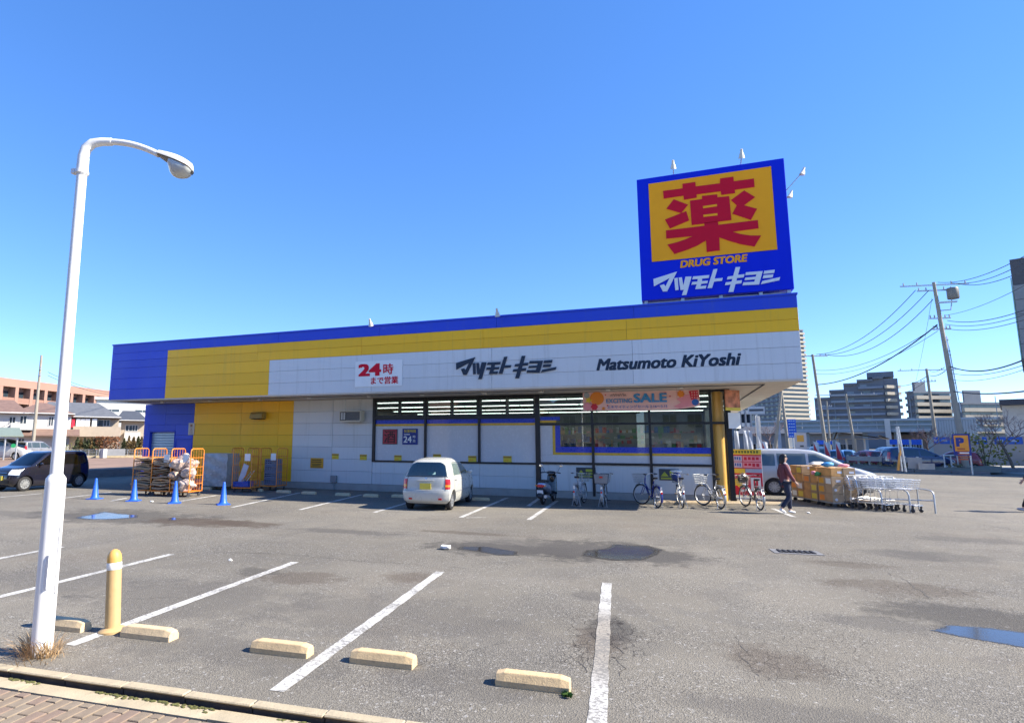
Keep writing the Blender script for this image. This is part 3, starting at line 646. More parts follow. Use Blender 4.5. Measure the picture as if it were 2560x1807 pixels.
for k, (x0, x1, y, h) in enumerate(((-14.5,-5.2,24.2,1.9), (-4.5,-3.5,22.6,2.3), (-3.0,.6,24.6,2.15), (-4.4,1.2,28.2,2.45), (-14.5,1.2,34.3,3.0), (-1.9,-.2,22.7,1.95))):
    sh_ = thing('gondola_shelf', ('long store shelf behind the filmed windows', 'tall narrow store shelf behind the first clear pane from the thick mullion', 'middle store shelf packed with goods seen through the right hand glass', 'second row store shelf packed with goods deep behind the right hand glass', 'store shelf along the far back wall inside the shop', 'low red promotional shelf just inside the right hand glass')[k], 'store shelf', (0,0,0), 0, 'shelves inside the shop')
    m = MB(); m.box(x0, x1, y+.32, y+.36, .07, h); m.box(x0, x1, y-.05, y+.31, .07, .2); nz = 5
    for q in range(1, nz): m.box(x0, x1, y, y+.31, .2+(h-.2)*q/nz-.015, .2+(h-.2)*q/nz+.015)
    m.build('shelf_frame', SHELF, sh_)
    pr = MB()
    for q in range(nz):
        zb = .2+(h-.2)*q/nz+.016; x = x0+.02
        while x < x1-.1:
            w = rs.uniform(.07,.22); hh = rs.uniform(.1, (h-.2)/nz-.05)
            col = rs.choice(range(6)) if k != 5 else rs.choice((0,0,0,5,2))
            pr.box(x, min(x+w-.012, x1), y+.02, y+.28, zb, zb+hh, col); x += w
    pr.build('products', PRODC, sh_, kind='stuff')

# fascia lettering and boards
KATA = (((-0.347,7.189),(0.372,7.364),(0.05,6.749),(-0.074,6.754),(-0.162,6.963),(-0.034,6.989),(0.007,6.914),(0.143,7.177),(-0.339,6.947)),((0.277,7.154),(0.38,7.163),(0.391,6.769),(0.294,6.759)),((0.409,7.16),(0.505,7.163),(0.536,6.897),(0.61,7.172),(0.788,7.161),(0.61,6.584),(0.477,6.583),(0.541,6.756),(0.445,6.755)),((0.834,7.156),(1.302,7.157),(1.275,7.065),(1.091,7.064),(1.076,6.983),(1.251,6.981),(1.227,6.901),(1.054,6.899),(1.028,6.825),(1.201,6.834),(1.176,6.742),(0.87,6.745),(0.926,6.898),(0.769,6.897),(0.796,6.981),(0.945,6.983),(0.966,7.066),(0.801,7.067)),((1.424,7.325),(1.539,7.329),(1.444,7.026),(1.675,7.028),(1.646,6.94),(1.42,6.937),(1.356,6.738),(1.224,6.744)),((2.048,7.329),(2.173,7.325),(2.102,7.079),(2.279,7.086),(2.251,6.99),(2.074,6.986),(2.042,6.898),(2.2,6.905),(2.176,6.811),(2.015,6.804),(1.943,6.562),(1.807,6.568),(1.88,6.798),(1.72,6.792),(1.747,6.877),(1.907,6.886),(1.937,6.974),(1.785,6.967),(1.812,7.052),(1.967,7.065)),((2.322,7.138),(2.778,7.131),(2.654,6.728),(2.204,6.743),(2.231,6.83),(2.532,6.826),(2.553,6.898),(2.267,6.895),(2.294,6.973),(2.579,6.976),(2.602,7.047),(2.298,7.05)),((2.817,7.133),(3.1,7.141),(3.076,7.045),(2.793,7.04)),((2.788,6.998),(3.054,7.002),(3.027,6.907),(2.763,6.905)),((2.745,6.824),(3.228,6.899),(3.196,6.805),(2.699,6.73)))
def kata(dx, dz, y, m, parent, sx=1.0):
    x0 = KATA[0][0][0]
    for p in KATA:
        q = MB(); q.prism([((x-x0)*sx+x0+dx, z+dz) for x, z in p], XZ(0, y, 0), .03); q.build('letter', m, parent)
lg = thing('fascia_logo', 'large slanted navy katakana lettering on the white fascia left of the Latin lettering', 'lettering')
kata(-6.745, -2.42, YF-.003, NAVY, lg)
rm = thing('fascia_name', 'large italic navy Latin lettering reading Matsumoto KiYoshi on the white fascia', 'lettering')
t1 = text_mb('Matsumoto KiYoshi', 4.26, .385, bold=.038, shear=.26)
t3 = MB(); put(t3, t1, XZ(-2.22, YF-.004, 4.30)); t3.build('letters', NAVY, rm)
b24 = thing('hours_board', 'white board with red numerals 24 on the white fascia', 'sign')
flat('board', -11.18, -9.21, 4.03, 5.00, PAPER, YF-.022, .02, b24)
for tx, x, z, w, h, bo in (('24', -11.05, 4.43, .98, .47, .05), ('時', -9.99, 4.47, .42, .40, .022), ('まで営業', -10.50, 4.11, 1.14, .28, .022)):
    m = MB(); put(m, text_mb(tx, w, h, bo), XZ(x, YF-.026, z)); m.build('numerals' if tx == '24' else 'lettering', SIGNRED, b24)

# roof sign
SX0, SX1, SZ0, SZ1 = -.73, 3.575, 6.52, 10.63
rsn = thing('roof_sign', 'tall square blue rooftop sign with an orange panel and a big red kanji', 'sign')
m = MB(); m.box(SX0, SX1, YF+.02, YF+3.4, SZ0, SZ1); m.build('sign_box', SIGNBLUE, rsn, bevel=.012)
m = MB()
for x in (-.6, .5, 1.6, 2.7, 3.45): m.box(x-.05, x+.05, YF+.1, YF+.2, ZT+.03, SZ0-.001)
m.box(-.7, 3.5, YF+.22, YF+.3, ZT+.035, SZ0-.04); m.build('sign_footing', STEEL, rsn)
flat('orange_panel', -.365, 3.21, 7.765, 10.415, SIGNYEL, YF, .018, rsn)
KUSURI = (((0.074,10.101),(0.663,10.093),(0.67,10.249),(1.052,10.248),(1.056,10.097),(1.763,10.089),(1.772,10.246),(2.152,10.245),(2.157,10.091),(2.718,10.09),(2.721,9.816),(2.169,9.812),(2.168,9.699),(1.779,9.704),(1.771,9.826),(1.069,9.829),(1.069,9.72),(0.688,9.708),(0.68,9.846),(0.083,9.836)),((0.383,9.767),(0.8,9.522),(0.585,9.274),(0.152,9.483)),((0.091,9.123),(0.737,9.315),(0.809,8.998),(0.226,8.806)),((0.864,9.645),(1.219,9.648),(1.224,9.752),(1.662,9.738),(1.668,9.639),(1.999,9.627),(2.019,8.843),(1.633,8.844),(1.24,8.835),(0.874,8.835)),((1.241,8.851),(1.633,8.857),(1.641,8.739),(2.744,8.743),(2.747,8.481),(2.022,8.464),(2.245,8.359),(2.513,8.281),(2.802,8.244),(2.604,7.918),(2.226,8.042),(1.904,8.192),(1.647,8.333),(1.638,7.912),(1.265,7.901),(1.262,8.278),(0.998,8.142),(0.704,8.041),(0.32,7.945),(0.128,8.279),(0.426,8.325),(0.663,8.385),(0.893,8.47),(0.101,8.481),(0.101,8.756),(1.245,8.76)),((2.429,9.746),(2.714,9.486),(2.395,9.268),(2.745,9.105),(2.557,8.775),(2.056,9.047),(2.195,9.297),(2.042,9.491)))
for p in KUSURI:
    q = MB(); q.prism(p, XZ(0, YF-.001, 0), .02); q.build('kanji_stroke', SIGNRED, rsn)
for p in (((1.229,9.406),(1.636,9.415),(1.637,9.346),(1.235,9.336)),((1.226,9.121),(1.633,9.116),(1.635,9.047),(1.231,9.052))):
    q = MB(); q.prism(p, XZ(0, YF-.022, 0), .004); q.build('kanji_gap', SIGNYEL, rsn)
m = MB(); put(m, text_mb('DRUG STORE', 1.93, .24, .045, .16), XZ(.47, YF+.012, 7.475)); m.build('lettering', SIGNYEL, rsn)
kata(0, 0, YF+.018, LOGOWHITE, rsn)

# floodlights on thin arms
FLC = mat('floodlight_shell', (0.62,0.58,0.50), 0.5, var=0.1)
def floodlight(p, foot, aim, label):
    t = thing('floodlight', label, 'floodlight', foot, 0, 'floodlights of the store signs')
    d = Vector(p)-Vector(foot)
    m = MB(); m.tube([(0,0,0), d*.5, d], .018, 6); m.build('arm', STEEL, t)
    M = Matrix.Translation(d) @ Vector(aim).to_track_quat('Z','Y').to_matrix().to_4x4()
    m = MB(); m.lathe([(.0,-.18),(.036,-.17),(.043,-.055),(.06,-.035),(.09,.10),(.097,.105),(.086,.095),(.0,.06)], 14, M=M); m.build('lamp_head', FLC, t, smooth=50)
floodlight((0.41,18.9,10.736), (.42, YF+.2, 10.63), (0,.45,-1), 'small floodlight on the roof sign top edge, left of the pair')
floodlight((2.375,18.9,10.748), (2.40, YF+.2, 10.63), (0,.45,-1), 'small floodlight on the roof sign top edge, right of the pair')
floodlight((4.75,22.68,11.521), (3.575, 22.68, 10.25), (-.35,0,-1), 'upper floodlight on a long arm out from the right side of the roof sign')
floodlight((4.5,23.673,11.122), (3.575, 23.673, 10.2), (-.35,0,-1), 'lower floodlight out from the right side of the roof sign')
floodlight((-10.318,18.8,6.347), (-10.55, YF-.02, 6.385), (0,.5,-1), 'floodlight on the fascia edge above the red 24 board')
floodlight((-5.421,18.8,6.354), (-5.55, YF-.02, 6.385), (0,.5,-1), 'floodlight on the fascia edge above the navy katakana lettering')

# small things on the walls
def board(name, label, cat, x0, x1, z0, z1, m, y=YW, th=.02, group=None, part='board'):
    t = thing(name, label, cat, ((x0+x1)/2, y, (z0+z1)/2), 0, group)
    p = MB(); p.box(-(x1-x0)/2, (x1-x0)/2, -th, 0, -(z1-z0)/2, (z1-z0)/2); p.build(part, m, t, bevel=.004)
    return t
def on(t, name, x0, x1, z0, z1, m, th=.02, pr=.004):
    p = MB(); p.box(x0, x1, -th-pr, -th+.001, z0, z1); return p.build(name, m, t)
def on_text(t, name, txt, x, z, w, h, m, th=.02, bold=.01):
    p = MB(); put(p, text_mb(txt, w, h, bold), XZ(x, -th-.006, z)); return p.build(name, m, t)
t = board('liquor_sign', 'square red sign with a dark kanji on the white window film', 'sign', -11.16, -10.49, 1.89, 2.50, mat('sign_frame_dark', (0.05,0.02,0.03), 0.4), YW+.02)
on(t, 'face', -.31, .31, -.28, .28, mat('liquor_red', (0.42,0.03,0.05), 0.4)); on_text(t, 'kanji', '酒', -.26, -.25, .52, .50, mat('liquor_kanji', (0.05,0.008,0.012), 0.5), .024, .012)
t = board('hours_sign', 'square navy sign with white numerals 24 on the white window film', 'sign', -10.26, -9.58, 1.88, 2.52, mat('hours_navy', (0.012,0.035,0.22), 0.4), YW+.02)
on_text(t, 'heading', '営業時間', -.26, .16, .52, .12, PRINTY); on_text(t, 'numerals', '24', -.28, -.24, .36, .26, PAPER, bold=.02); on_text(t, 'kanji', '時', .13, -.06, .12, .11, PAPER); on_text(t, 'kanji', '迄', .13, -.22, .12, .11, PAPER)
on(t, 'small_print', -.26, 0, .07, .10, PAPER)
t = board('delivery_sign', 'narrow cream upright sign at the edge of the blue wall above the staff door', 'sign', -21.46, -21.10, 2.28, 2.84, mat('cream_sign', (0.58,0.50,0.42), 0.5), YW-.005)
for ch, z in (('搬',.09),('入',-.08),('口',-.24)): on_text(t, 'kanji', ch, -.07, z, .14, .13, mat('rust_print', (0.40,0.12,0.05), 0.5))
t = board('parking_notice', 'orange notice on the lower white wall beside the yellow panels', 'notice', -14.59, -13.95, .87, 1.29, NOTO)
for k, (z, w) in enumerate(((.13,.25),(.05,.27),(-.03,.26),(-.09,.22),(-.15,.27))): on(t, 'print_line', -w, w*.9, z-.018, z+.018 if k < 2 else z+.008, NOTK)
for i, (x, z, lb) in enumerate(((-13.37,1.37,'small yellow notice above the orange notice on the white wall'), (-12.03,1.35,'small yellow notice on the white wall just left of the window frame'), (-10.45,1.34,'small yellow notice on the film under the red and navy signs'), (-8.74,1.40,'small yellow notice on the film right above the white car roof'), (-7.27,1.35,'small yellow notice on the film beside the second thin mullion, left of it'), (-5.87,1.36,'small yellow notice alone on the third filmed window'))):
    t = board('yellow_notice', lb, 'notice', x-.165, x+.165, z-.115, z+.115, NOTY, YW+.02 if i > 1 else YW, .012, 'small yellow notices under the windows')
    on(t, 'print_header', -.16, .16, .035, .10, mat('notice_header', (0.42,0.22,0.03), 0.5), .012); on(t, 'print_line', -.12, .05, -.07, -.03, NOTO, .012)
for x0, x1, z0, z1, lb in ((-3.306, -2.625, .72, 1.10, 'dark notice with yellow print behind the bicycle nearest the scooter'), (-0.488, 0.146, .72, 1.10, 'dark notice with yellow warning triangle behind the blue bicycle')):
    t = board('bicycle_notice', lb, 'notice', x0, x1, z0, z1, NOTG, YW, .02, 'dark notices behind the parked bicycles'); w = (x1-x0)/2
    col = mat('notice_lime', (0.42,0.44,0.04), 0.5)
    p = MB(); p.prism([(-w+.05,-.06),(-w+.30,-.06),(-w+.175,.10)], XZ(0,-.021,0), .004); p.build('triangle', col, t)
    on(t, 'print_line', -w+.34, w-.06, .04, .13, col); on(t, 'print_line', -w+.34, w-.10, -.05, .01, col); on(t, 'print_line', -w+.06, w-.06, -.15, -.10, col)
# vent hood
t = thing('vent_hood', 'ochre metal vent hood projecting high on the yellow wall', 'vent', (-17.35, YW, 3.1))
m = MB(); pr = [(0,.19),(-.20,.19),(-.30,.10),(-.34,-.10),(0,-.12)]
m.add([(-.33,y,z) for y, z in pr]+[(.33,y,z) for y, z in pr], [(0,1,2,3,4),(9,8,7,6,5)]+[(i,i+5,(i+1)%5+5,(i+1)%5) for i in range(5)]); m.build('hood', mat('vent_ochre', (0.34,0.24,0.07), 0.5), t, bevel=.01)
m = MB(); m.box(-.27,.27,-.30,-.03,-.135,-.122); m.build('vent_mouth', DARKV, t)
# louvred box hung under the soffit
t = thing('louvred_box', 'cream louvred box hung on two thin rods at the top of the white wall', 'equipment box', (-12.45, YW-.30, 3.03))
m = MB(); m.box(-.50,.50,-.17,.17,-.22,.22); m.build('casing', mat('box_cream', (0.60,0.55,0.44), 0.5), t, bevel=.015)
lou = MB(); lou.obox((0,0,0),(.62,.03,.012),rx=.5); lme = lou.mesh('louvre', mat('louvre_grey', (0.33,0.33,0.33), 0.5))
m = MB(); m.box(-.46,.46,-.176,-.171,-.17,.18); m.build('grille_back', DARKV, t)
for k in range(9): inst(lme, 'louvre', t, (.14,-.182,-.14+.037*k))
for k in range(2):
    m = MB(); m.box(-.42+.12*k,-.33+.12*k,-.184,-.177,-.14,.15); m.build('grille_slot', mat('louvre_pale', (0.5,0.5,0.48), 0.5), t)
for x in (-.35,.30,.38):
    m = MB(); m.tube([(x,.05,.22),(x,.05,.75)], .012, 6); m.build('hanger_rod', STEEL, t)
# meter box with conduit
t = thing('meter_box', 'grey meter box with a conduit low on the white wall', 'meter box', (-13.38, YW-.02, 0))
m = MB(); m.box(-.14,.14,-.10,.02,.30,.58); m.build('box', PLASTG, t, bevel=.01)
m = MB(); m.tube([(.02,-.05,.30),(.02,-.05,.1),(.05,-.08,0)], .022, 8); m.build('conduit', PLASTG, t)

# sale banner under the eaves
sb = thing('sale_banner', 'pink cloth banner reading EXCITING SALE hanging above the right hand windows', 'banner', (-2.97, YW-.22, 3.77))
BW, BH = 3.88, .66
def bcurve(u, v): return (u*BW, .012*sin(u*19)*v - .01*sin(u*7+v*2), -v*(BH - .10*max(0, (u-.78)/.22)**1.5) + .01*sin(u*9)*v)
m = MB(); m.grid(bcurve, 40, 6); m.grid(lambda u, v: tuple(Vector(bcurve(u, v))+Vector((0,.004,0))), 40, 6, flip=True); m.build('cloth', mat('banner_pink', (0.90,0.56,0.52), 0.75, var=0.04), sb, smooth=60)
def bsh(name, poly, mm, k=0):
    q = MB(); q.prism([(x, z) for x, z in poly], XZ(0, -.024-.003*k, 0), .002); q.build(name, mm, sb)
def circ(cx, cz, r, n=18, st=None): return [(cx+(r if not st or i % 2 == 0 else st)*cos(2*pi*i/n), cz+(r if not st or i % 2 == 0 else st)*sin(2*pi*i/n)) for i in range(n)]
bsh('orange_blossom', circ(.50,-.22,.24), PRINTO); bsh('yellow_star', circ(.20,-.28,.14,10,.06), PRINTY, 1); bsh('pink_blossom', circ(.17,-.50,.17,16,.13), PRINTP, 1); bsh('red_blossom', circ(.40,-.52,.14,12,.10), PRINTR, 2); bsh('orange_blossom', circ(.72,-.58,.08,10,.04), PRINTO)
bsh('grey_fan', circ(.14,-.10,.10), mat('print_grey', (0.35,0.38,0.42), 0.5))
bsh('pink_wave', [(3.25,-.62),(3.05,-.56),(3.30,-.42),(3.15,-.30),(3.45,-.16),(3.75,-.14),(3.84,-.50),(3.6,-.55)], PRINTP); bsh('orange_blossom', circ(3.30,-.13,.13,14,.10), PRINTO, 1); bsh('red_check', [(3.55,-.04),(3.84,-.02),(3.86,-.28),(3.62,-.34)], PRINTR, 1)
for i in range(3):
    for j in range(3): bsh('check_dot', circ(3.65+.08*i,-.09-.085*j,.022,6), PRINTPP, 2)
bsh('blue_fan', circ(3.74,-.42,.11), PRINTB, 2)
for x, z in ((.80,-.10),(2.8,-.08),(2.95,-.20),(.86,-.48)): bsh('confetti', circ(x,z,.025,8), PRINTR)
def btext(nm, tx, x, z, w, h, mm, bold): 
    q = MB(); put(q, text_mb(tx, w, h, bold), XZ(x, -.030, z)); q.build(nm, mm, sb)
btext('sale_letters', 'SALE', 1.75, -.40, 1.10, .32, PRINTLB, .035); btext('exciting_letters', 'EXCITING', .82, -.40, .88, .155, PRINTLB, .02)
btext('small_print', 'エキサイティングセール 2.16～3.15', .85, -.59, 2.0, .11, PRINTB, .006)
q = MB()
for k in range(7): q.tube([(.96+.08*k,-.03,-.15+.03*(k%2)),(1.0+.08*k,-.03,-.09+.02*(k%3)),(1.03+.08*k,-.03,-.16)], .007, 5)
q.build('script_line', NAVY, sb)
m = MB(); m.tube([(-.03,0,.01),(BW+.05,0,.01)], .012, 6); m.build('rod', STEEL, sb)
# hanging pennant beyond the corner
t = thing('hanging_poster', 'red and yellow poster hanging edge-on under the eaves past the corner post', 'poster', (1.916, YW-.18, 0))
m = MB(); m.obox((0,0,3.40),(.03,.62,.66),-.85); m.build('cloth', mat('poster_mix', (0.55,0.20,0.10), 0.7, var=0.5, scale=5), t)
m = MB(); m.obox((0,0,3.10),(.035,.63,.10),-.85); m.build('yellow_band', NOTY, t)
t = thing('white_poster', 'white notice hanging under the red poster beside the corner post', 'notice', (1.934, YW-.18, 0))
m = MB(); m.obox((0,0,2.72),(.02,.46,.52),-.95); m.build('sheet', PAPER, t)

# ------------------------------------------------------------------ lot furniture
lp = thing('street_lamp', 'tall white lamp post with a curved arm and hooded lantern at the left', 'street lamp', (-5.55, 3.99, 0))
TOP = Vector((-5.565, 3.945, 4.72)) - Vector((-5.55, 3.99, 0))
def ax(z): return TOP*(z/4.72)
m = MB(); m.tube([ax(-.05), ax(1.56), ax(1.60), ax(1.64)], [.088,.086,.083,.056], 20); m.build('lower_pole', LAMPW, lp, smooth=40)
m = MB(); m.tube([ax(1.62), ax(4.70)], [.055,.047], 18); m.build('upper_pole', LAMPW, lp, smooth=40)
AD = Vector((.87, .40, 0)).normalized(); e0 = ax(4.685)
m = MB(); m.tube([e0-Vector((0,0,.02)), e0+Vector((0,0,.18)), e0+Vector((0,0,.27))+AD*.02, e0+Vector((0,0,.33))+AD*.08, e0+Vector((0,0,.35))+AD*.17, e0+Vector((0,0,.352))+AD*.27], [.056,.054,.052,.048,.042,.040], 16)
m.tube([e0-Vector((0,0,.01)), e0+Vector((0,0,.02))], .063, 16); m.obox(e0+Vector((-.08,-.02,.02)), (.05,.05,.05)); m.build('elbow', LAMPW, lp, smooth=45)
tip = Vector((-4.835,4.22,4.889)) - Vector((-5.55,3.99,0)); a0 = e0+Vector((0,0,.352))+AD*.25
mid1 = a0.lerp(tip, .5)+Vector((0,0,.035))
arm = [a0.lerp(mid1, k/5)*(1) if False else (a0*(1-k/8)**2 + (mid1*2-(a0+tip)/2)*(2*(k/8)*(1-k/8)) + tip*(k/8)**2) for k in range(9)]
m = MB(); m.tube(arm, .032, 12); m.build('arm', LAMPW, lp, smooth=45)
d = (arm[-1]-arm[-2]).normalized(); end = Vector((-4.546,4.42,4.734)) - Vector((-5.55,3.99,0)); d = (end-tip).normalized(); HL = (end-tip).length*1.02
side = Vector((0,0,1)).cross(d).normalized(); upv = d.cross(side)
MH = Matrix((( d.x,side.x,upv.x,tip.x),(d.y,side.y,upv.y,tip.y),(d.z,side.z,upv.z,tip.z),(0,0,0,1)))
def hw(u): return .034 + .088*(max(0,sin(min(1,u*1.02)*pi*.60)))**1.2 if u < .86 else (.034+.088)*(1-((u-.86)/.14)**2*.75)
def hood(u, v):
    a = pi*v; w = hw(u); return MH @ Vector((u*HL-.02, -w*cos(a), (.045+.040*sin(pi*min(1,u*.9)))*sin(a)*(1 if u < .9 else max(.1,(1-u)/.1))))
m = MB(); m.grid(hood, 20, 12, flip=True); m.build('lamp_hood', mat('hood_grey', (0.66,0.64,0.60), 0.45, dirt=0.2), lp, smooth=60)
def tray(u, v): return MH @ Vector((u*.40*HL-.02, hw(u*.40)*(2*v-1)*.97, -.012-.03*sin(pi*v)*u))
m = MB(); m.grid(tray, 8, 6); m.build('ballast_tray', mat('tray_brown', (0.20,0.175,0.15), 0.5), lp, smooth=60)
def lens(u, v):
    q = .38+.60*u; w = hw(q)*.93; a = pi*v; return MH @ Vector((q*HL-.02, -w*cos(a), -.012-.125*sin(a)*sin(pi*min(1,.10+u*.86))**.7))
m = MB(); m.grid(lens, 14, 12); m.build('lens', mat('lamp_lens', (0.55,0.58,0.56), 0.12, var=0.1, coat=1.0, dirt=.3, dirtcol=(.35,.33,.28)), lp, smooth=60)
m = MB(); m.tube([ax(.55)+Vector((.094,.02,0)), ax(1.15)+Vector((.095,.02,0))], .012, 6); m.obox(ax(.75)+Vector((.075,-.035,0)), (.03,.07,.30)); m.build('service_hatch', LAMPW, lp)
# dead grass round its foot
DRY = mat('dry_grass', (0.38,0.25,0.13), 0.9, var=0.35, scale=20)
m = MB(); rg = random.Random(9)
for k in range(420):
    a = rg.uniform(0, 6.28); r = rg.uniform(.085, .17) if rg.random() < .8 else rg.uniform(.12,.32)
    if sin(a) > .75 and rg.random() < .7: continue
    x, y = -5.55+r*cos(a), 3.99+r*sin(a); h_ = rg.uniform(.04,.22)*(1-.8*max(0,r-.15)/.2); dx, dy = rg.gauss(cos(a)*.07,.05), rg.gauss(sin(a)*.07,.05); w = .0028; px_, py_ = -sin(a)*w, cos(a)*w
    m.add([(x-px_,y-py_,0),(x+px_,y+py_,0),(x+dx*.5+px_,y+dy*.5+py_,h_*.65),(x+dx*.5-px_,y+dy*.5-py_,h_*.65),(x+dx*1.3,y+dy*1.3,h_)], [(0,1,2,3),(3,2,4)])
tag(m.build('dry_grass', DRY, kind='stuff'), 'tuft of dead straw-coloured grass round the foot of the lamp post', 'grass')

# bollard
bo = thing('bollard', 'ochre bollard with a white reflective band beside the lamp post', 'bollard', (-5.536,4.719,0))
m = MB(); m.lathe([(.135,-.01),(.135,.015),(.115,.03),(.073,.045),(.070,.612),(.070,.615)], 24); m.build('post', BOLLARD, bo, smooth=40)
m = MB(); m.lathe([(.0705,.617),(.072,.62),(.072,.685),(.0705,.688)], 24); m.build('band', PAPER, bo, smooth=40)
m = MB(); m.lathe([(.070,.69),(.070,.73),(.065,.765),(.047,.80),(.024,.818),(0,.823)], 24); m.build('cap', mat('bollard_cap', (0.60,0.34,0.09), 0.5, var=.06), bo, smooth=50)

bo.rotation_euler = (0.0, -.075, 0)
# wheel stops
def stop_mesh(m_, name='wheel_stop', L_=.60, h_=.105):
    b = MB(); pr = [(-.075,-.02),(.075,-.02),(.075,.045),(.045,h_),(-.045,h_),(-.075,.045)]
    n = 9; P = []
    for i in range(n):
        x = -L_/2+L_*i/(n-1); e = .018 if i in (0,n-1) else 0
        for y, z in pr: P.append((x, y*(1-e*4), z - (e if z > .06 else 0)))
    F = [(i*6+k, i*6+(k+1)%6, (i+1)*6+(k+1)%6, (i+1)*6+k) for i in range(n-1) for k in range(6)]
    b.add(P, F+[(5,4,3,2,1,0), tuple((n-1)*6+k for k in range(6))]); b.f = [f[::-1] for f in b.f]
    return b.mesh(name, m_)
sm1, sm2 = stop_mesh(STOPY), stop_mesh(STOPPALE)
GS = 'concrete wheel stops in the near bays'
for p, me_, lb in (((-6.096,4.539,0), sm2, 'pale wheel stop half hidden behind the lamp post'), ((-5.024,4.653,0), sm2, 'pale wheel stop just right of the ochre bollard'), ((-3.51,4.774,0), sm1, 'wheel stop in mid bay, left of the white line running to the kerb'), ((-2.506,4.885,0), sm1, 'wheel stop just right of the white line running to the kerb'), ((-1.149,4.884,-0), sm1, 'cracked wheel stop with a weed at its end, nearest the viewer')):
    o = inst(me_, 'wheel_stop', None, (p[0], p[1]+.06, 0), LOTROT); tag(o, lb, 'wheel stop', GS); bv = o.modifiers.new('bevel','BEVEL'); bv.width = .008; bv.segments = 2
GB = 'wheel stops along the store front'
for x, y, me_, lb in ((-18.217,19.417) + (sm2, 'wheel stop in the shade under the grey wrapped load'), (-15.73,19.538) + (sm2, 'wheel stop behind the rightmost orange trolleys'),
      (-14.28,19.37,sm2,'wheel stop in the shade under the yellow wall end, left of a white line'), (-13.05,19.27,sm2,'wheel stop in the shade beside the meter box conduit'), (-11.52,19.2,sm2,'wheel stop in the shade under the small yellow notice left of the window'), (-10.33,19.18,sm2,'wheel stop in the shade under the red liquor sign'),
      (-9.309,19.439) + (sm2, 'wheel stop peeping out left of the white car'), (-6.25,19.48,sm2,'wheel stop in the shade just right of the white car')):
    o = inst(me_, 'wheel_stop', None, (x, y, 0), LOTROT*.3); tag(o, lb, 'wheel stop', GB); bv = o.modifiers.new('bevel','BEVEL'); bv.width = .008; bv.segments = 2
kb_ = thing('low_kerb', 'long low cream kerb on the ground behind the row of bicycles', 'kerb', (0,0,0))
lk = stop_mesh(STOPPALE, 'kerb_block', 1.16, .11)
A0, A1 = Vector((-1.178,20.603,0)), Vector((2.308,21.544,0))
dk = (A1-A0); nk = max(2, int(dk.length/1.18)); 
for k in range(nk+1):
    p = A0 + dk.normalized()*(.58+1.175*k); o = inst(lk, 'kerb_block', kb_, (p.x, p.y, 0), atan2(dk.y, dk.x))
weed = MB(); rw = random.Random(4)
for k in range(70):
    a = rw.uniform(0,6.28); r = rw.uniform(.0,.03); h_ = rw.uniform(.01,.04); x, y = r*cos(a), r*sin(a); w = rw.uniform(.003,.007)
    weed.add([(x,y,h_*.3),(x+w,y+w*.4,h_),(x+cos(a)*.025,y+sin(a)*.025,h_*.9),(x+cos(a)*.015-w,y+sin(a)*.015,h_*.4)], [(0,1,2,3)])
tag(weed.build('weed', mat('weed_green', (0.07,0.15,0.03), 0.7, var=.3, scale=30), loc=(-0.857,4.847,0)), 'small green weed growing at the end of the cracked wheel stop', 'weed')

# blue cones
def cone_mesh():
    m = MB(); b = .19
    m.add([(-b,-b,0),(b,-b,0),(b,b,0),(-b,b,0),(-b,-b,.028),(b,-b,.028),(b,b,.028),(-b,b,.028)], [(0,3,2,1),(4,5,6,7),(0,1,5,4),(1,2,6,5),(2,3,7,6),(3,0,4,7)])
    return m.mesh('base', CONEB), MB().lathe([(.155,.029),(.135,.05),(.112,.09),(.040,.66),(.034,.69),(.018,.70),(0,.70)], 20).mesh('cone', CONEB, 50)
cb, cc = cone_mesh()
for p, lb in (((-18.618,14.749,0), 'blue traffic cone nearest the dark van'), ((-16.833,14.76,0), 'blue traffic cone in front of the left stack of cardboard'), ((-15.048,14.747,0), 'blue traffic cone in front of the bagged plastic'), ((-13.333,15.012,0), 'blue traffic cone farthest right, by the end of a white bay line')):
    c = thing('traffic_cone', lb, 'traffic cone', p, LOTROT+p[0], 'blue traffic cones'); inst(cb, 'base', c); inst(cc, 'cone', c)

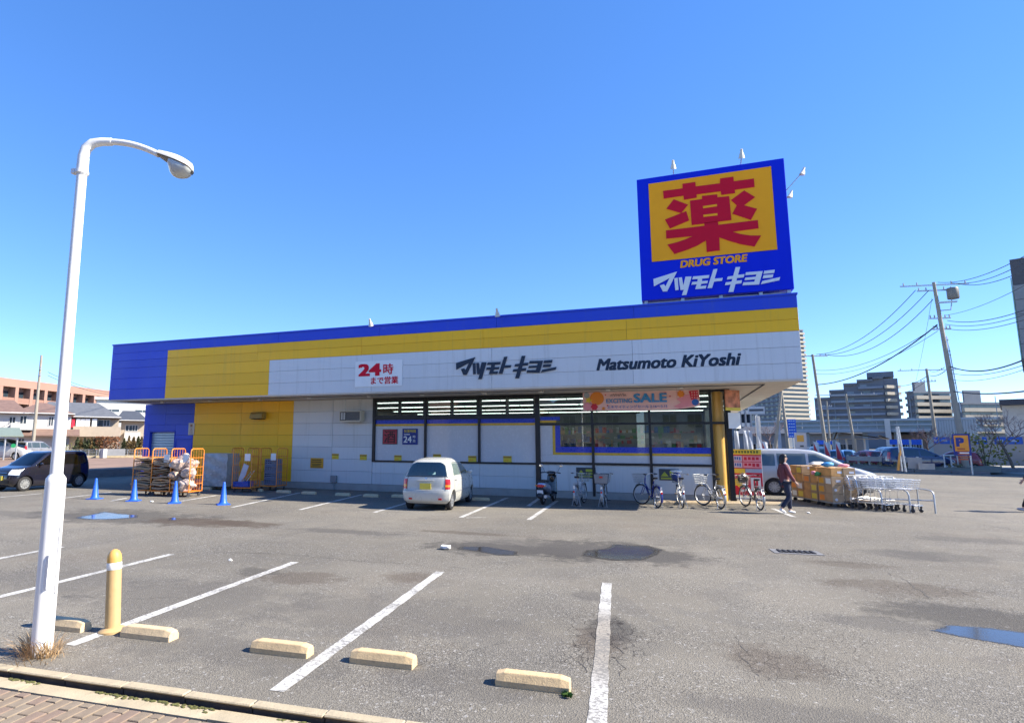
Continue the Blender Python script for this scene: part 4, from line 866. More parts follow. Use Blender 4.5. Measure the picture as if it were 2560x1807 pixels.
# orange roll cages
CAST = mat('castor_dark', (0.05,0.05,0.055), 0.5)
def cage_parts(W, D_, H_):
    fr = MB(); r = .019
    for sx in (-1, 1):
        x = sx*(W/2)
        fr.tube([(x,-D_/2,.17),(x,-D_/2,H_-.09),(x,-D_/2+.03,H_-.03),(x,-D_/2+.09,H_),(x,D_/2-.09,H_),(x,D_/2-.03,H_-.03),(x,D_/2,H_-.09),(x,D_/2,.17)], r, 8)
    sidew = MB()
    for sx in (-1, 1):
        x = sx*W/2
        for z in (.45,.75,1.05,1.38): sidew.tube([(x,-D_/2,z),(x,D_/2,z)], .010, 6)
        for k in range(1,5): sidew.tube([(x,-D_/2+D_*k/5,.2),(x,-D_/2+D_*k/5,H_-.01)], .006, 5)
    bk = MB()
    for k in range(1,6): bk.tube([(-W/2+W*k/6,D_/2-.02,.2),(-W/2+W*k/6,D_/2-.02,H_-.3)], .006, 5)
    for z in (.5,.9,1.38): bk.tube([(-W/2,D_/2-.02,z),(W/2,D_/2-.02,z)], .010, 6)
    ba = MB(); ba.box(-W/2+.02,W/2-.02,-D_/2,-D_/2+.035,.16,.20); ba.box(-W/2+.02,W/2-.02,D_/2-.035,D_/2,.16,.20); ba.box(-W/2+.02,W/2-.02,-D_/2+.036,D_/2-.036,.17,.19)
    ca = MB(); ca.tube([(0,-.02,.065),(0,.02,.065)], .065, 14); ca.box(-.03,.03,-.028,-.022,.06,.16); ca.box(-.03,.03,.022,.028,.06,.16)
    return [('upright_frame', fr.mesh('upright_frame', CARTO, 40)), ('side_mesh', sidew.mesh('side_mesh', CARTO)), ('back_mesh', bk.mesh('back_mesh', CARTO)), ('base', ba.mesh('base', CARTO))], ca.mesh('castor', CAST)
CP, CAm = cage_parts(.80, .72, 1.70)
def roll_cage(p, rz, lb, card=0):
    t = thing('roll_cage', lb, 'roll cage', p, rz, 'orange roll cages')
    for n, me_ in CP: inst(me_, n, t)
    for k, (sx, sy) in enumerate(((-1,-1),(1,-1),(1,1),(-1,1))): inst(CAm, 'castor', t, (sx*.34, sy*.29, 0), random.uniform(-.6,.6)+k)
    if card:
        m = MB(); m.box(.10,.34,-.385,-.375,1.22,1.5); m.build('name_card', PAPER, t)
    return t
CR = LOTROT+.04
def cpos(k): return Vector((-18.40+.885*k, 16.73+.02*k, 0))
roll_cage(cpos(0), CR, 'orange roll cage packed with flattened cardboard, leftmost of the front row', 0)
roll_cage(cpos(1), CR, 'orange roll cage packed with flattened cardboard, middle of the front row', 1)
roll_cage(cpos(2), CR, 'orange roll cage full of bagged plastic, right end of the front row', 1)
roll_cage((-15.92, 19.15, 0), CR+.05, 'orange roll cage holding blue crates in front of the yellow wall', 1)
roll_cage((-15.55, 20.35, 0), .05, 'orange roll cage with a blue crate stack, close against the yellow wall', 1)
roll_cage((-16.95, 20.25, 0), .02, 'orange roll cage behind the grey wrapped load against the yellow wall')
def sheets(p, rz, lb, seed, top, lean=0):
    t = thing('cardboard_stack', lb, 'cardboard', p, rz, 'flattened cardboard in the roll cages'); r = random.Random(seed); z = .20; k = 0
    while z < top:
        th = r.choice((.012,.02,.035,.05)); L1, L2 = r.uniform(.58,.80), r.uniform(.5,.72)
        m = MB(); a, b_, c_ = r.uniform(-.045,.045), r.uniform(-.05,.05), r.uniform(-.12,.12); ph = r.uniform(0,6)
        def sf(u, v, o=0): return Vector(((u-.5)*L1, (v-.5)*L2, o+.018*sin(u*5+ph)+.012*sin(v*6+ph*2)))
        M_ = Matrix.Translation((r.uniform(-.05,.05), -.06+r.uniform(-.05,.03), z+.02)) @ Euler((a+lean, b_, c_)).to_matrix().to_4x4()
        m.grid(lambda u, v: M_ @ sf(u, v, th), 6, 4); m.grid(lambda u, v: M_ @ sf(u, v), 6, 4, flip=True)
        n1 = 7*5
        for i in range(6):
            m.f.append([i, i+n1, i+1+n1, i+1][::-1]); m.m.append(0); q = 28+i; m.f.append([q, q+1, q+1+n1, q+n1][::-1]); m.m.append(0)
        for j in range(4):
            q = j*7; m.f.append([q, q+7, q+7+n1, q+n1][::-1]); m.m.append(0); q = j*7+6; m.f.append([q, q+n1, q+7+n1, q+7][::-1]); m.m.append(0)
        m.build('sheet', CARDD if r.random() < .7 else CARDB, t); z += th + r.uniform(.012,.04); k += 1
sheets(cpos(0), CR, 'stack of flattened brown cardboard filling the leftmost front roll cage', 1, 1.34, .03)
sheets(cpos(1), CR, 'stack of flattened brown cardboard filling the middle front roll cage', 2, 1.30)
BAG = mat('plastic_bag', (0.46,0.36,0.31), 0.3, var=.3, scale=9, bump=.9, bscale=22, coat=.5); BAGC = mat('plastic_bag_brown', (0.32,0.22,0.16), 0.35, var=.4, scale=9, bump=.9, bscale=22, coat=.4)
BAGL = ('brownish clear plastic bag at the lower left of the bag heap','pale plastic bag at the lower right of the bag heap','brownish plastic bag deep in the middle of the bag heap','pale plastic bag at mid height on the right of the bag heap','large pale plastic bag on the upper left front of the bag heap','pale plastic bag at the back near the top of the bag heap','topmost pale plastic bag of the heap in the right front roll cage','small brownish bag squeezed between the middle cage frame and the bag heap')
for k, (dx, dy, z, r_, mm) in enumerate(((-.2,-.12,.44,.30,BAGC),(.17,-.16,.42,.29,BAG),(-.18,.1,.84,.30,BAGC),(.19,-.12,.82,.28,BAG),(-.2,-.14,1.12,.30,BAG),(.14,.05,1.14,.26,BAG),(-.14,.0,1.36,.22,BAG),(-.30,-.22,.74,.22,BAGC))):
    m = MB(); m.blob((0,0,0), r_, 40+k, .14, sub=4, scale=(1,.9,.8)); rj = random.Random(k); ph = [rj.uniform(0,6) for _ in range(6)]
    m.v = [tuple(Vector(v)*(1+.05*sin(22*v[0]+ph[0]+5*v[2])+.05*sin(27*v[1]+ph[1]+7*v[0])+.05*sin(31*v[2]+ph[2]+9*v[1])+rj.uniform(-.025,.025))) for v in m.v]
    p = cpos(2) + Vector((dx*cos(CR)-dy*sin(CR), dx*sin(CR)+dy*cos(CR), z))
    tag(m.build('plastic_bag', mm, loc=p, rz=k), BAGL[k], 'plastic bag', 'plastic bags heaped in the right front roll cage')
m = MB(); m.tube([(0,0,0),(.18,-.02,.16),(.38,-.02,.40)], [.02,.03,.02], 6); tag(m.build('plastic_strip', BAG, loc=(-16.45,16.3,.98)), 'twisted white plastic strip poking out of the right front roll cage', 'plastic strip')
# grey wrapped load
wl_ = thing('wrapped_load', 'tall grey load wrapped in cloudy plastic beside the orange roll cages', 'wrapped load', (-17.85, 19.85, 0), .05)
WRAP = mat('stretch_wrap', (0.36,0.38,0.38), 0.35, var=.25, scale=5, bump=.5, bscale=14, coat=.4)
m = MB(); m.grid(lambda u, v: (.62*(1 if u < .25 else 1)*((-1+8*u) if u < .25 else 1 if u < .5 else (1-8*(u-.5)) if u < .75 else -1)+.02*sin(v*22+u*30), .40*(-1 if u < .25 else (-1+8*(u-.25)) if u < .5 else 1 if u < .75 else (1-8*(u-.75)))+.02*sin(v*17+u*25), .14+1.34*v), 48, 14)
m.add([(-.6,-.38,1.475),(.6,-.38,1.475),(.6,.38,1.475),(-.6,.38,1.475)], [(0,1,2,3)]); m.build('wrap', WRAP, wl_, smooth=60)
m = MB(); m.box(-.58,.58,-.36,.36,.10,.139); m.build('deck', PLASTK, wl_)
for sx in (-1,1):
    for sy in (-1,1): inst(CAm, 'castor', wl_, (sx*.45, sy*.28, -.02))
m = MB()
for k in range(7): m.box(-.5+.15*k,-.39+.15*k,-.43,-.424,.35+.13*(k%5),.42+.13*(k%5))
m.build('label_sheet', mat('wrap_label', (0.5,0.5,0.48), .5), wl_)
# crates
CRB = mat('crate_blue', (0.02,0.09,0.45), 0.4, var=.08); CRG = mat('crate_slate', (0.16,0.19,0.27), 0.5, var=.15)
def crate_mesh(m_, w, d_, h_):
    m = MB(); t_ = .018
    m.box(-w/2,w/2,-d_/2,d_/2,0,t_)
    for y in (-d_/2, d_/2-t_):
        for z0, z1 in ((.03,.08),(h_*.45,h_*.6),(h_-.06,h_)): m.box(-w/2,w/2,y,y+t_,z0,z1)
        for k in range(6): m.box(-w/2+(w-.03)*k/5,-w/2+(w-.03)*k/5+.03,y+.003,y+t_-.003,t_,h_-.01)
    for x in (-w/2, w/2-t_): m.box(x+.001,x+t_-.001,-d_/2+t_,d_/2-t_,t_,h_)
    return m.mesh('crate', m_)
cr1, cr2 = crate_mesh(CRB,.62,.45,.20), crate_mesh(CRG,.56,.42,.26)
tag(inst(cr1, 'crate', None, (-16.02,19.10,.21), .2), 'low bright blue crate lying in the roll cage before the yellow wall', 'crate')
for k in range(4): tag(inst(cr2, 'crate', None, (-15.55,20.33,.21+.265*k), .06), 'slate blue crate, %s in its stack, against the yellow wall' % ('lowest','second from the bottom','second from the top','topmost')[k], 'crate', 'slate blue crates stacked in a cage')
m = MB(); m.obox((0,0,0),(.25,.02,.75),0,0,0,.35); tag(m.build('loose_board', mat('panel_pale', (0.45,0.55,0.65), .3), loc=(-16.0,19.05,.72)), 'pale plastic board leaning above the bright blue crate', 'board')
for k in range(3):
    m = MB(); m.tube([(0,0,0),(.35,0,.42)], .014, 6); tag(m.build('broom_pole', (CARTO, STEEL, PAPER)[k], loc=(-16.02+.08*k,19.0+.05*k,.42)), ('thin orange pole leaning in the roll cage with the bright blue crate', 'thin grey pole leaning in the roll cage with the bright blue crate', 'thin white pole leaning in the roll cage with the bright blue crate')[k], 'pole')

# ------------------------------------------------------------------ bicycles
SILV = mat('bike_silver', (0.55,0.56,0.57), 0.3, 0.6, var=.06); BBLUE = mat('bike_blue', (0.02,0.035,0.22), 0.3, var=.06, coat=.5); BBLK = mat('bike_black', (0.03,0.03,0.035), 0.35, var=.06, coat=.4); BBROWN = mat('bike_bronze', (0.10,0.08,0.07), 0.35, .3, var=.06)
TAN = mat('grip_tan', (0.50,0.33,0.17), .6); WIRE = mat('basket_wire', (0.34,0.35,0.35), .4, .7); MESHK = mat('basket_dark', (0.07,0.075,0.08), .5)
def circ3(c, r, n=28, M=None, y=0.0):
    P = [Vector((c[0]+r*cos(2*pi*k/n), y, c[1]+r*sin(2*pi*k/n))) for k in range(n)]
    return [M @ p for p in P] if M else P
def arc3(c, r, a0, a1, n=14, M=None):
    P = [Vector((c[0]+r*cos(radians(a0+(a1-a0)*k/n)), 0, c[1]+r*sin(radians(a0+(a1-a0)*k/n)))) for k in range(n+1)]
    return [M @ p for p in P] if M else P
def basket(mb, M, wires=True, x0=1.03, z0=.70, h_=.27, wb=.26, wt=.36, db=.22, dt=.30):
    def pt(s, q, t): # s side param 0..4 round, t height
        w = wb+(wt-wb)*t; d_ = db+(dt-db)*t; c = [(-.5,-.5),(.5,-.5),(.5,.5),(-.5,.5)]
        i = int(s) % 4; f = s-int(s); a, b_ = c[i], c[(i+1)%4]; return M @ Vector((x0+.12+(a[0]+(b_[0]-a[0])*f)*d_, (a[1]+(b_[1]-a[1])*f)*w, z0+h_*t))
    for t in (0,.2,.4,.6,.8,1): mb.tube([pt(s,0,t) for s in (0,1,2,3)], .0035 if t < 1 else .006, 4, closed=True)
    for s in [k*.2 for k in range(20)]: mb.tube([pt(s,0,0), pt(s,0,1)], .003, 4)
    for k in range(1,5): mb.tube([pt(k*.2,0,0), pt(3-k*.2,0,0)], .003, 4)
def bicycle(p, heading, lb, fm, steer=0.0, lean=0.0, front_basket=WIRE, rear=None, seatm=PLASTK, gripm=PLASTK):
    t = thing('bicycle', lb, 'bicycle', (p[0], p[1], 0), pi/2+heading, 'bicycles parked in front of the store')
    I = Matrix.Identity(4); LM = Matrix.Rotation(lean, 4, 'X')
    S = Matrix.Translation((.93,0,0)) @ Matrix.Rotation(steer, 4, 'Z') @ Matrix.Translation((-.93,0,0))
    R_ = .325
    for nm, c, M in (('rear_wheel', (0,.33), I), ('front_wheel', (1.09,.33), S)):
        m = MB(); m.tube(circ3(c, R_-.018, 32, M), .019, 8, closed=True); w = m.build('%s' % nm, RUBBER, t, smooth=60)
        m = MB(); m.tube(circ3(c, R_-.045, 32, M), .013, 6, closed=True); m.build('rim', STEEL, w, smooth=60)
        m = MB()
        for k in range(18):
            a = 2*pi*k/18; sgn = -1 if k % 2 else 1
            m.tube([M @ Vector((c[0],.025*sgn,c[1])), M @ Vector((c[0]+(R_-.045)*cos(a),0,c[1]+(R_-.045)*sin(a)))], .0022, 3, cap=False)
        m.build('spokes', STEEL, w)
        m = MB(); m.tube([M @ Vector((c[0],-.05,c[1])), M @ Vector((c[0],.05,c[1]))], .026, 10); m.build('hub', STEEL, w)
        m = MB(); a0, a1 = ((15,205) if nm == 'rear_wheel' else (50,185))
        for ww in (-.022,0,.022):
            m.tube([q + (M.to_3x3() @ Vector((0,ww,0))) for q in arc3(c, R_+.018-abs(ww)*.3, a0, a1, 16, M)], .012, 5)
        m.build('mudguard', fm if nm == 'rear_wheel' and fm is BBLUE else STEEL, t, smooth=60)
    m = MB()
    bb, st, hd = (.43,0,.29), (.27,0,.74), (.905,0,.80)
    m.tube([bb, (.22,0,.80)], .017, 8); m.tube([(.955,0,.62),(.80,0,.46),(.62,0,.34),bb], .021, 8); m.tube([(.945,0,.68),(.70,0,.52),(.34,0,.50)], .017, 8)
    for y in (-.055,.055):
        m.tube([bb, (.20,y,.30), (0,y,.33)], .010, 6); m.tube([(.285,0,.66),(.25,y*.8,.62),(0,y,.33)], .008, 6)
    m.tube([(.965,0,.60),(.915,0,.86)], .022, 8); m.build('frame', fm, t, smooth=60)
    m = MB()
    for y in (-.05,.05): m.tube([S @ Vector((.965,y*.6,.60)), S @ Vector((1.0,y,.52)), S @ Vector((1.09,y,.33))], .011, 6)
    m.tube([S @ Vector((.93,0,.84)), S @ Vector((.905,0,.96))], .012, 8); m.build('fork', fm, t, smooth=60)
    m = MB()
    m.tube([S @ Vector(q) for q in ((.66,-.27,.985),(.76,-.26,.99),(.86,-.20,1.0),(.925,-.08,.975),(.915,0,.965),(.925,.08,.975),(.86,.20,1.0),(.76,.26,.99),(.66,.27,.985))], .0115, 8); hb = m.build('handlebar', CHROME, t, smooth=60)
    for y in (-1,1):
        m = MB(); m.tube([S @ Vector((.66,y*.27,.985)), S @ Vector((.77,y*.258,.99))], .018, 8); m.build('grip', gripm, hb, smooth=60)
        m = MB(); m.tube([S @ Vector((.82,y*.225,.975)), S @ Vector((.70,y*.245,.955))], .006, 5); m.build('brake_lever', CHROME, hb)
    m = MB(); m.add([(.36,0,.905),(.28,-.035,.905),(.16,-.075,.915),(.085,-.085,.92),(.06,0,.925),(.085,.085,.92),(.16,.075,.915),(.28,.035,.905),(.34,0,.875),(.2,-.06,.86),(.1,-.07,.86),(.08,0,.86),(.1,.07,.86),(.2,.06,.86)],
        [(0,7,6,5,4,3,2,1),(0,1,9,8),(1,2,9),(2,3,10,9),(3,4,11,10),(4,5,12,11),(5,6,13,12),(6,7,13),(7,0,8,13),(8,9,10,11,12,13)]); m.build('saddle', seatm, t, bevel=.012)
    m = MB(); m.tube([(.225,0,.78),(.205,0,.865)], .012, 8); m.build('seat_post', CHROME, t)
    m = MB(); m.tube([(.26,-.055,.60),(-.22,-.055,.70)], .006, 5); m.tube([(.26,.055,.60),(.2,.055,.70),(-.22,.055,.70)], .006, 5); m.tube([(.22,-.055,.70),(.2,-.055,.70),(-.2,-.055,.70)], .006, 5)
    for x in (-.22,-.1,.05,.2): m.tube([(x,-.055,.70),(x,.055,.70)], .005, 5)
    for y in (-.055,.055): m.tube([(-.16,y,.70),(0,y,.33)], .005, 5)
    m.build('carrier', STEEL, t)
    m = MB(); m.obox((-.335,0,.47), (.02,.05,.06)); m.build('reflector', RED, t)
    m = MB(); m.obox((-.30,0,.60), (.015,.055,.10), 0,0,0,-.35); m.build('registration_sticker', PAPER, t)
    m = MB(); m.prism([(.0,.345),(.45,.345),(.50,.29),(.45,.235),(.0,.30)], Matrix(((1,0,0,0),(0,0,-1,-.055),(0,1,0,0),(0,0,0,1))), .02); m.build('chain_case', PLASTK if fm is not SILV else STEEL, t)
    for y, dx, dz in ((-1,.12,.12),(1,-.12,-.12)):
        m = MB(); m.tube([(.43,y*.08,.29),(.43+dx,y*.10,.29-dz)], .009, 6); cr = m.build('crank', CHROME, t)
        m = MB(); m.obox((.43+dx,y*.15,.29-dz), (.085,.09,.022)); m.build('pedal', PLASTK if gripm is not TAN else TAN, cr)
    m = MB()
    for y in (-1,1): m.tube([(0,y*.07,.33),(-.05,y*.13,.015),(-.05,y*.16,.012)], .008, 6)
    m.tube([(-.05,-.13,.015),(-.05,.13,.015)], .006, 5); m.build('kickstand', STEEL, t)
    if front_basket:
        m = MB(); basket(m, S); m.build('front_basket', front_basket, t)
    m = MB(); m.lathe([(.0,-.03),(.035,-.02),(.04,.04),(.0,.05)], 10, M=S @ Matrix.Translation((1.06,0,.665)) @ Matrix.Rotation(pi/2,4,'Y')); m.build('head_lamp', CHROME, t, smooth=50)
    if rear == 'basket':
        m = MB(); M2 = Matrix.Translation((-1.27,0,.02)); basket(m, M2, wt=.42, wb=.34, dt=.40, db=.32, h_=.30); b2 = m.build('rear_basket', MESHK, t)
        q = MB(); q.add([(-.32,-.19,.74),(-.32,.19,.74),(-.36,.21,1.01),(-.36,-.21,1.01)], [(0,1,2,3)]); q.build('basket_liner', mat('liner_grey', (0.22,0.23,0.25), .7), b2)
        q = MB(); q.obox((-.37,0,.93), (.02,.10,.05)); q.build('reflector', RED, b2)
    return t, S
bicycle((-2.92,18.95), -.06, 'silver step-through bicycle nearest the scooter, seen from straight behind', SILV, steer=-.1)
bicycle((-2.12,19.0), .02, 'black bicycle with a grey rear basket beside the thin window mullion', BBLK, rear='basket')
bicycle((-.52,19.40), .42, 'dark blue bicycle turned aside with its front wheel showing', BBLUE, steer=.55)
tb, S4 = bicycle((.20,19.62), .10, 'silver bicycle with tan grips and a blue bag in its basket', SILV, steer=.05, gripm=TAN)
bicycle((1.27,19.80), .36, 'silver bicycle turned aside in front of the gold corner column', SILV, steer=.50)
bicycle((2.34,19.85), .24, 'bronze bicycle with a loaded basket in front of the red price boards', BBROWN, steer=.2)
m = MB(); m.blob((0,0,0), .2, 3, .12, sub=3, scale=(.75,1.05,.85)); tag(m.build('bag', mat('bag_blue', (0.02,0.05,0.20), .5, var=.2, scale=8), smooth=70, loc=(.06,20.78,.88)), 'round dark blue bag sitting in the front basket of the silver bicycle with tan grips', 'bag')
m = MB(); m.blob((0,0,0), .17, 5, .2, sub=2, scale=(1,1.1,.3)); tag(m.build('cloth', PAPER, smooth=70, loc=(.04,20.76,1.06)), 'white cloth lying on top of the dark blue bag', 'cloth')
m = MB(); m.blob((0,0,0), .16, 8, .25, sub=2, scale=(1,1.1,.9)); tag(m.build('bag', mat('bag_brown', (0.10,0.07,0.055), .7, var=.4, scale=12), smooth=70, loc=(2.03,20.95,.90)), 'brown bag filling the basket of the bronze bicycle', 'bag')

# scooter, seen from behind
sc = thing('motor_scooter', 'small black and silver motor scooter parked under the thick window mullion', 'scooter', (-3.99, 18.98, 0), pi/2-.10)
SCB = mat('scooter_black', (0.012,0.012,0.015), .25, coat=.8, var=.05); SCS = mat('scooter_silver', (0.30,0.36,0.48), .3, .5, coat=.5, var=.05)
def loft(mb, secs, n=14, p=2.6):
    base = len(mb.v)
    for x, zc, hy, hz in secs:
        for k in range(n):
            a = 2*pi*k/n; ca, sa = cos(a), sin(a)
            mb.v.append((x, hy*math.copysign(abs(ca)**(2/p), ca), zc+hz*math.copysign(abs(sa)**(2/p), sa)))
    for i in range(len(secs)-1):
        for k in range(n):
            k2 = (k+1) % n; mb.f.append([base+i*n+k, base+(i+1)*n+k, base+(i+1)*n+k2, base+i*n+k2]); mb.m.append(0)
    mb.f.append([base+k for k in range(n)]); mb.m.append(0); mb.f.append([base+(len(secs)-1)*n+k for k in range(n)][::-1]); mb.m.append(0)
for nm, x in (('rear_wheel', 0), ('front_wheel', 1.19)):
    m = MB(); m.tube(circ3((x,.215), .165, 24), .048, 8, closed=True); w = m.build(nm, RUBBER, sc, smooth=60)
    m = MB(); m.tube([(x,-.03,.215),(x,.03,.215)], .11, 16); m.build('rim', PLASTG, w)
m = MB(); loft(m, [(-.24,.63,.06,.05),(-.20,.62,.13,.10),(0,.58,.165,.13),(.25,.52,.17,.16),(.45,.45,.15,.17),(.52,.42,.13,.14)]); m.build('rear_cowl', SCS, sc, smooth=60)
m = MB(); loft(m, [(-.22,.735,.08,.03),(-.15,.75,.13,.04),(.1,.74,.145,.045),(.35,.73,.13,.04),(.47,.71,.09,.03)]); m.build('seat', PLASTK, sc, smooth=60)
m = MB(); loft(m, [(.45,.27,.15,.05),(.6,.255,.16,.04),(.82,.27,.16,.05),(.90,.32,.15,.06)]); m.build('floor_board', SCB, sc, smooth=60)
m = MB(); m.grid(lambda u, v: (.88+.14*v+.06*(1-(2*u-1)**2), (u-.5)*(.40-.10*v), .28+.62*v), 8, 8); m.grid(lambda u, v: (.92+.14*v+.10*(1-(2*u-1)**2), (u-.5)*(.40-.10*v), .28+.62*v), 8, 8, flip=True); m.build('leg_shield', SCB, sc, smooth=60)
m = MB(); loft(m, [(1.0,.80,.06,.08),(1.06,.72,.12,.18),(1.14,.60,.13,.20),(1.2,.48,.09,.14)]); m.build('front_cowl', SCB, sc, smooth=60)
m = MB(); loft(m, [(.88,.95,.10,.03),(.95,.97,.16,.06),(1.04,.95,.12,.07),(1.1,.92,.06,.05)]); m.build('handlebar_cowl', SCB, sc, smooth=60)
m = MB(); m.tube([(.85,-.33,.97),(.93,-.2,.98),(.96,0,.97),(.93,.2,.98),(.85,.33,.97)], .014, 8)
for y in (-1,1): m.tube([(.83,y*.35,.968),(.90,y*.24,.978)], .019, 8)
m.build('handlebar', PLASTK, sc, smooth=60)
for y in (-1,1):
    m = MB(); m.tube([(.95,y*.22,.98),(.97,y*.27,1.10),(.95,y*.33,1.18)], .006, 5); mr = m.build('mirror', PLASTK, sc)
    m = MB(); m.lathe([(0,-.012),(.058,-.010),(.062,0),(.055,.004),(0,.006)], 14, M=Matrix.Translation((.94,y*.35,1.21)) @ Matrix.Rotation(-pi/2,4,'Y') @ Matrix.Scale(.75,4,(1,0,0))); m.build('mirror_glass', mat('mirror', (0.8,0.85,0.9), .05, 1.0, var=.02), mr)
m = MB(); loft(m, [(-.27,.60,.05,.02),(-.255,.605,.11,.045),(-.2,.61,.125,.05)]); m.build('tail_lamp', RED, sc, smooth=60)
for y in (-1,1):
    m = MB(); m.obox((-.25,y*.145,.615), (.05,.05,.045)); m.build('indicator', AMBER, sc, bevel=.01)
m = MB(); m.obox((-.30,0,.42), (.008,.20,.12), 0,0,0,-.25); m.build('number_plate', mat('plate_pale', (0.62,0.68,0.75), .4), sc)
m = MB(); m.obox((-.30,0,.33), (.012,.07,.05)); m.build('reflector', AMBER, sc)
m = MB(); m.obox((-.22,0,.38), (.14,.16,.34), 0,0,0,.45); m.build('rear_fender', PLASTK, sc, bevel=.02)
m = MB(); m.tube([(-.28,-.17,.28),(.0,-.17,.25),(.3,-.15,.22)], [.055,.055,.03], 10); m.build('exhaust', STEEL, sc, smooth=60)
m = MB(); loft(m, [(.05,.26,.13,.10),(.3,.28,.14,.11),(.45,.28,.10,.08)]); m.build('engine', PLASTK, sc, smooth=60)

# price boards on a wheeled stand
pb = thing('price_board', 'tall red and yellow price board on a wheeled stand beside the corner post', 'price board', (2.297, 22.3, 0), -.12)
m = MB(); m.box(-.46,.46,-.03,.03,.25,1.76); m.build('backing', PRINTR, pb)
m = MB(); m.box(-.47,.47,-.045,-.031,1.60,1.78); m.build('header_panel', PRINTY, pb)
q = MB()
for k in range(9): q.box(-.40+.09*k,-.34+.09*k,-.049,-.046,1.65,1.73)
q.build('header_print', mat('header_green', (0.12,0.16,0.03), .5), pb)
for i in range(2):
    for j in range(2):
        m = MB(); m.box(-.45,-.12,-.042,-.031,1.16+.21*j,1.35+.21*j) if i == 0 else m.box(-.10,.45,-.042,-.031,1.16+.21*j,1.35+.21*j); cdp = m.build('price_card', mat('card_lilac', (0.55,0.48,0.66), .5) if i == 0 else PRINTP, pb)
        q = MB(); rr = random.Random(i*2+j)
        for k in range(4):
            x = (-.42 if i == 0 else -.06)+.07*k if i == 0 else -.06+.12*k
            q.box(x,x+(.045 if i == 0 else .085),-.046,-.043,1.20+.21*j+rr.uniform(0,.03),1.31+.21*j)
        q.build('card_print', PRINTB if i == 0 else PRINTR, cdp)
m = MB(); m.box(-.46,-.05,-.042,-.031,.98,1.13); m.build('yellow_card', PRINTY, pb)
m = MB(); m.box(-.04,.46,-.042,-.031,1.0,1.13); m.build('blue_card', mat('card_blue', (0.35,0.42,0.55), .5), pb)
q = MB(); q.prism(circ(-.27,.68,.17,16,.12), XZ(0,-.031,0), .010); q.build('burst', PRINTY, pb)
for k, (x0, x1, z0, z1) in enumerate(((-.08,.0,.40,.92),(-.20,-.08,.36,.44),(.10,.40,.76,.84),(.10,.18,.42,.84),(.32,.40,.42,.84),(.10,.40,.40,.48))):
    q = MB(); q.box(x0,x1,-.040-.001*k,-.031,z0,z1); q.build('big_print', PAPER, pb)
m = MB(); m.box(-.48,.48,-.2,.2,.12,.16); m.tube([(-.46,0,.16),(-.46,0,1.78)], .015, 6); m.tube([(.46,0,.16),(.46,0,1.78)], .015, 6); m.build('stand', STEEL, pb)
for sx in (-1,1):
    for sy in (-1,1): inst(CAm, 'castor', pb, (sx*.42,sy*.16,0))

# stacked cartons on dollies by the entrance
BRZ = .30
def bx_at(x, y, z=0): return Vector((4.62 + x*cos(BRZ) - y*sin(BRZ), 21.75 + x*sin(BRZ) + y*cos(BRZ), z))
LABEL = mat('carton_label', (0.66,0.66,0.70), .5); CART2 = mat('carton_tan', (0.46,0.31,0.18), .8, var=.1, scale=6); CART3 = mat('carton_orange', (0.58,0.31,0.11), .8, var=.15, scale=6)
dolly = MB(); dolly.box(0,.76,0,.80,.11,.15); dme = dolly.mesh('deck', PLASTG)
rc = random.Random(17); rown = ('bottom','second','third','top')
for s_ in range(3):
    y0 = .86*s_
    t = thing('dolly', 'low wheeled dolly under the %s stack of cartons' % ('nearest','middle','farthest')[s_], 'dolly', bx_at(0,y0), BRZ, 'dollies under the cartons')
    inst(dme, 'deck', t)
    for a, b_ in ((.08,.08),(.68,.08),(.68,.72),(.08,.72)): inst(CAm, 'castor', t, (a,b_,-.02))
    for lv in range(4):
        for cx in range(2):
            for cy in range(2):
                w, d_, h_ = .365, .385, .262
                p = bx_at(.01+.38*cx+rc.uniform(-.008,.008), y0+.01+.40*cy+rc.uniform(-.008,.008), .153+.268*lv)
                if lv == 3 and cy == 1 and s_ == 1 and cx == 0: continue
                m = MB(); m.box(0,w,0,d_,0,h_)
                c = thing('carton', 'brown carton in the %s layer, %s column, %s row of the %s stack' % (rown[lv], ('left','right')[cx], ('near','far')[cy], ('nearest','middle','farthest')[s_]), 'carton', p, BRZ+rc.uniform(-.02,.02), 'cartons stacked by the entrance')
                m.build('box', CART3 if (cx == 0 and rc.random() < .22) else rc.choice((CARDB, CART2)), c, bevel=.006)
                q = MB(); q.box(w*.44,w*.56,-.0015,d_+.0015,h_+.0002,h_+.0015); q.build('tape', mat('tape_tan', (0.50,0.38,0.22), .3), c)
                if cy == 0:
                    q = MB(); x1 = rc.uniform(.10,.2); z1 = rc.uniform(.08,.16)
                    if rc.random() < .5: q.prism([(x1+.045*cos(k*.52),z1+.045*sin(k*.52)) for k in range(12)], Matrix(((1,0,0,0),(0,0,-1,0),(0,1,0,0),(0,0,0,1))), .002)
                    else: q.box(x1,x1+.14,-.002,0,z1,z1+.07)
                    q.build('label_sticker', LABEL, c)
                if cx == 0 and rc.random() < .6:
                    q = MB(); q.box(-.002,0,.05,.33,.03,.20); q.build('print_panel', rc.choice((PRINTO, NOTO, PAPER, PRINTY)), c)
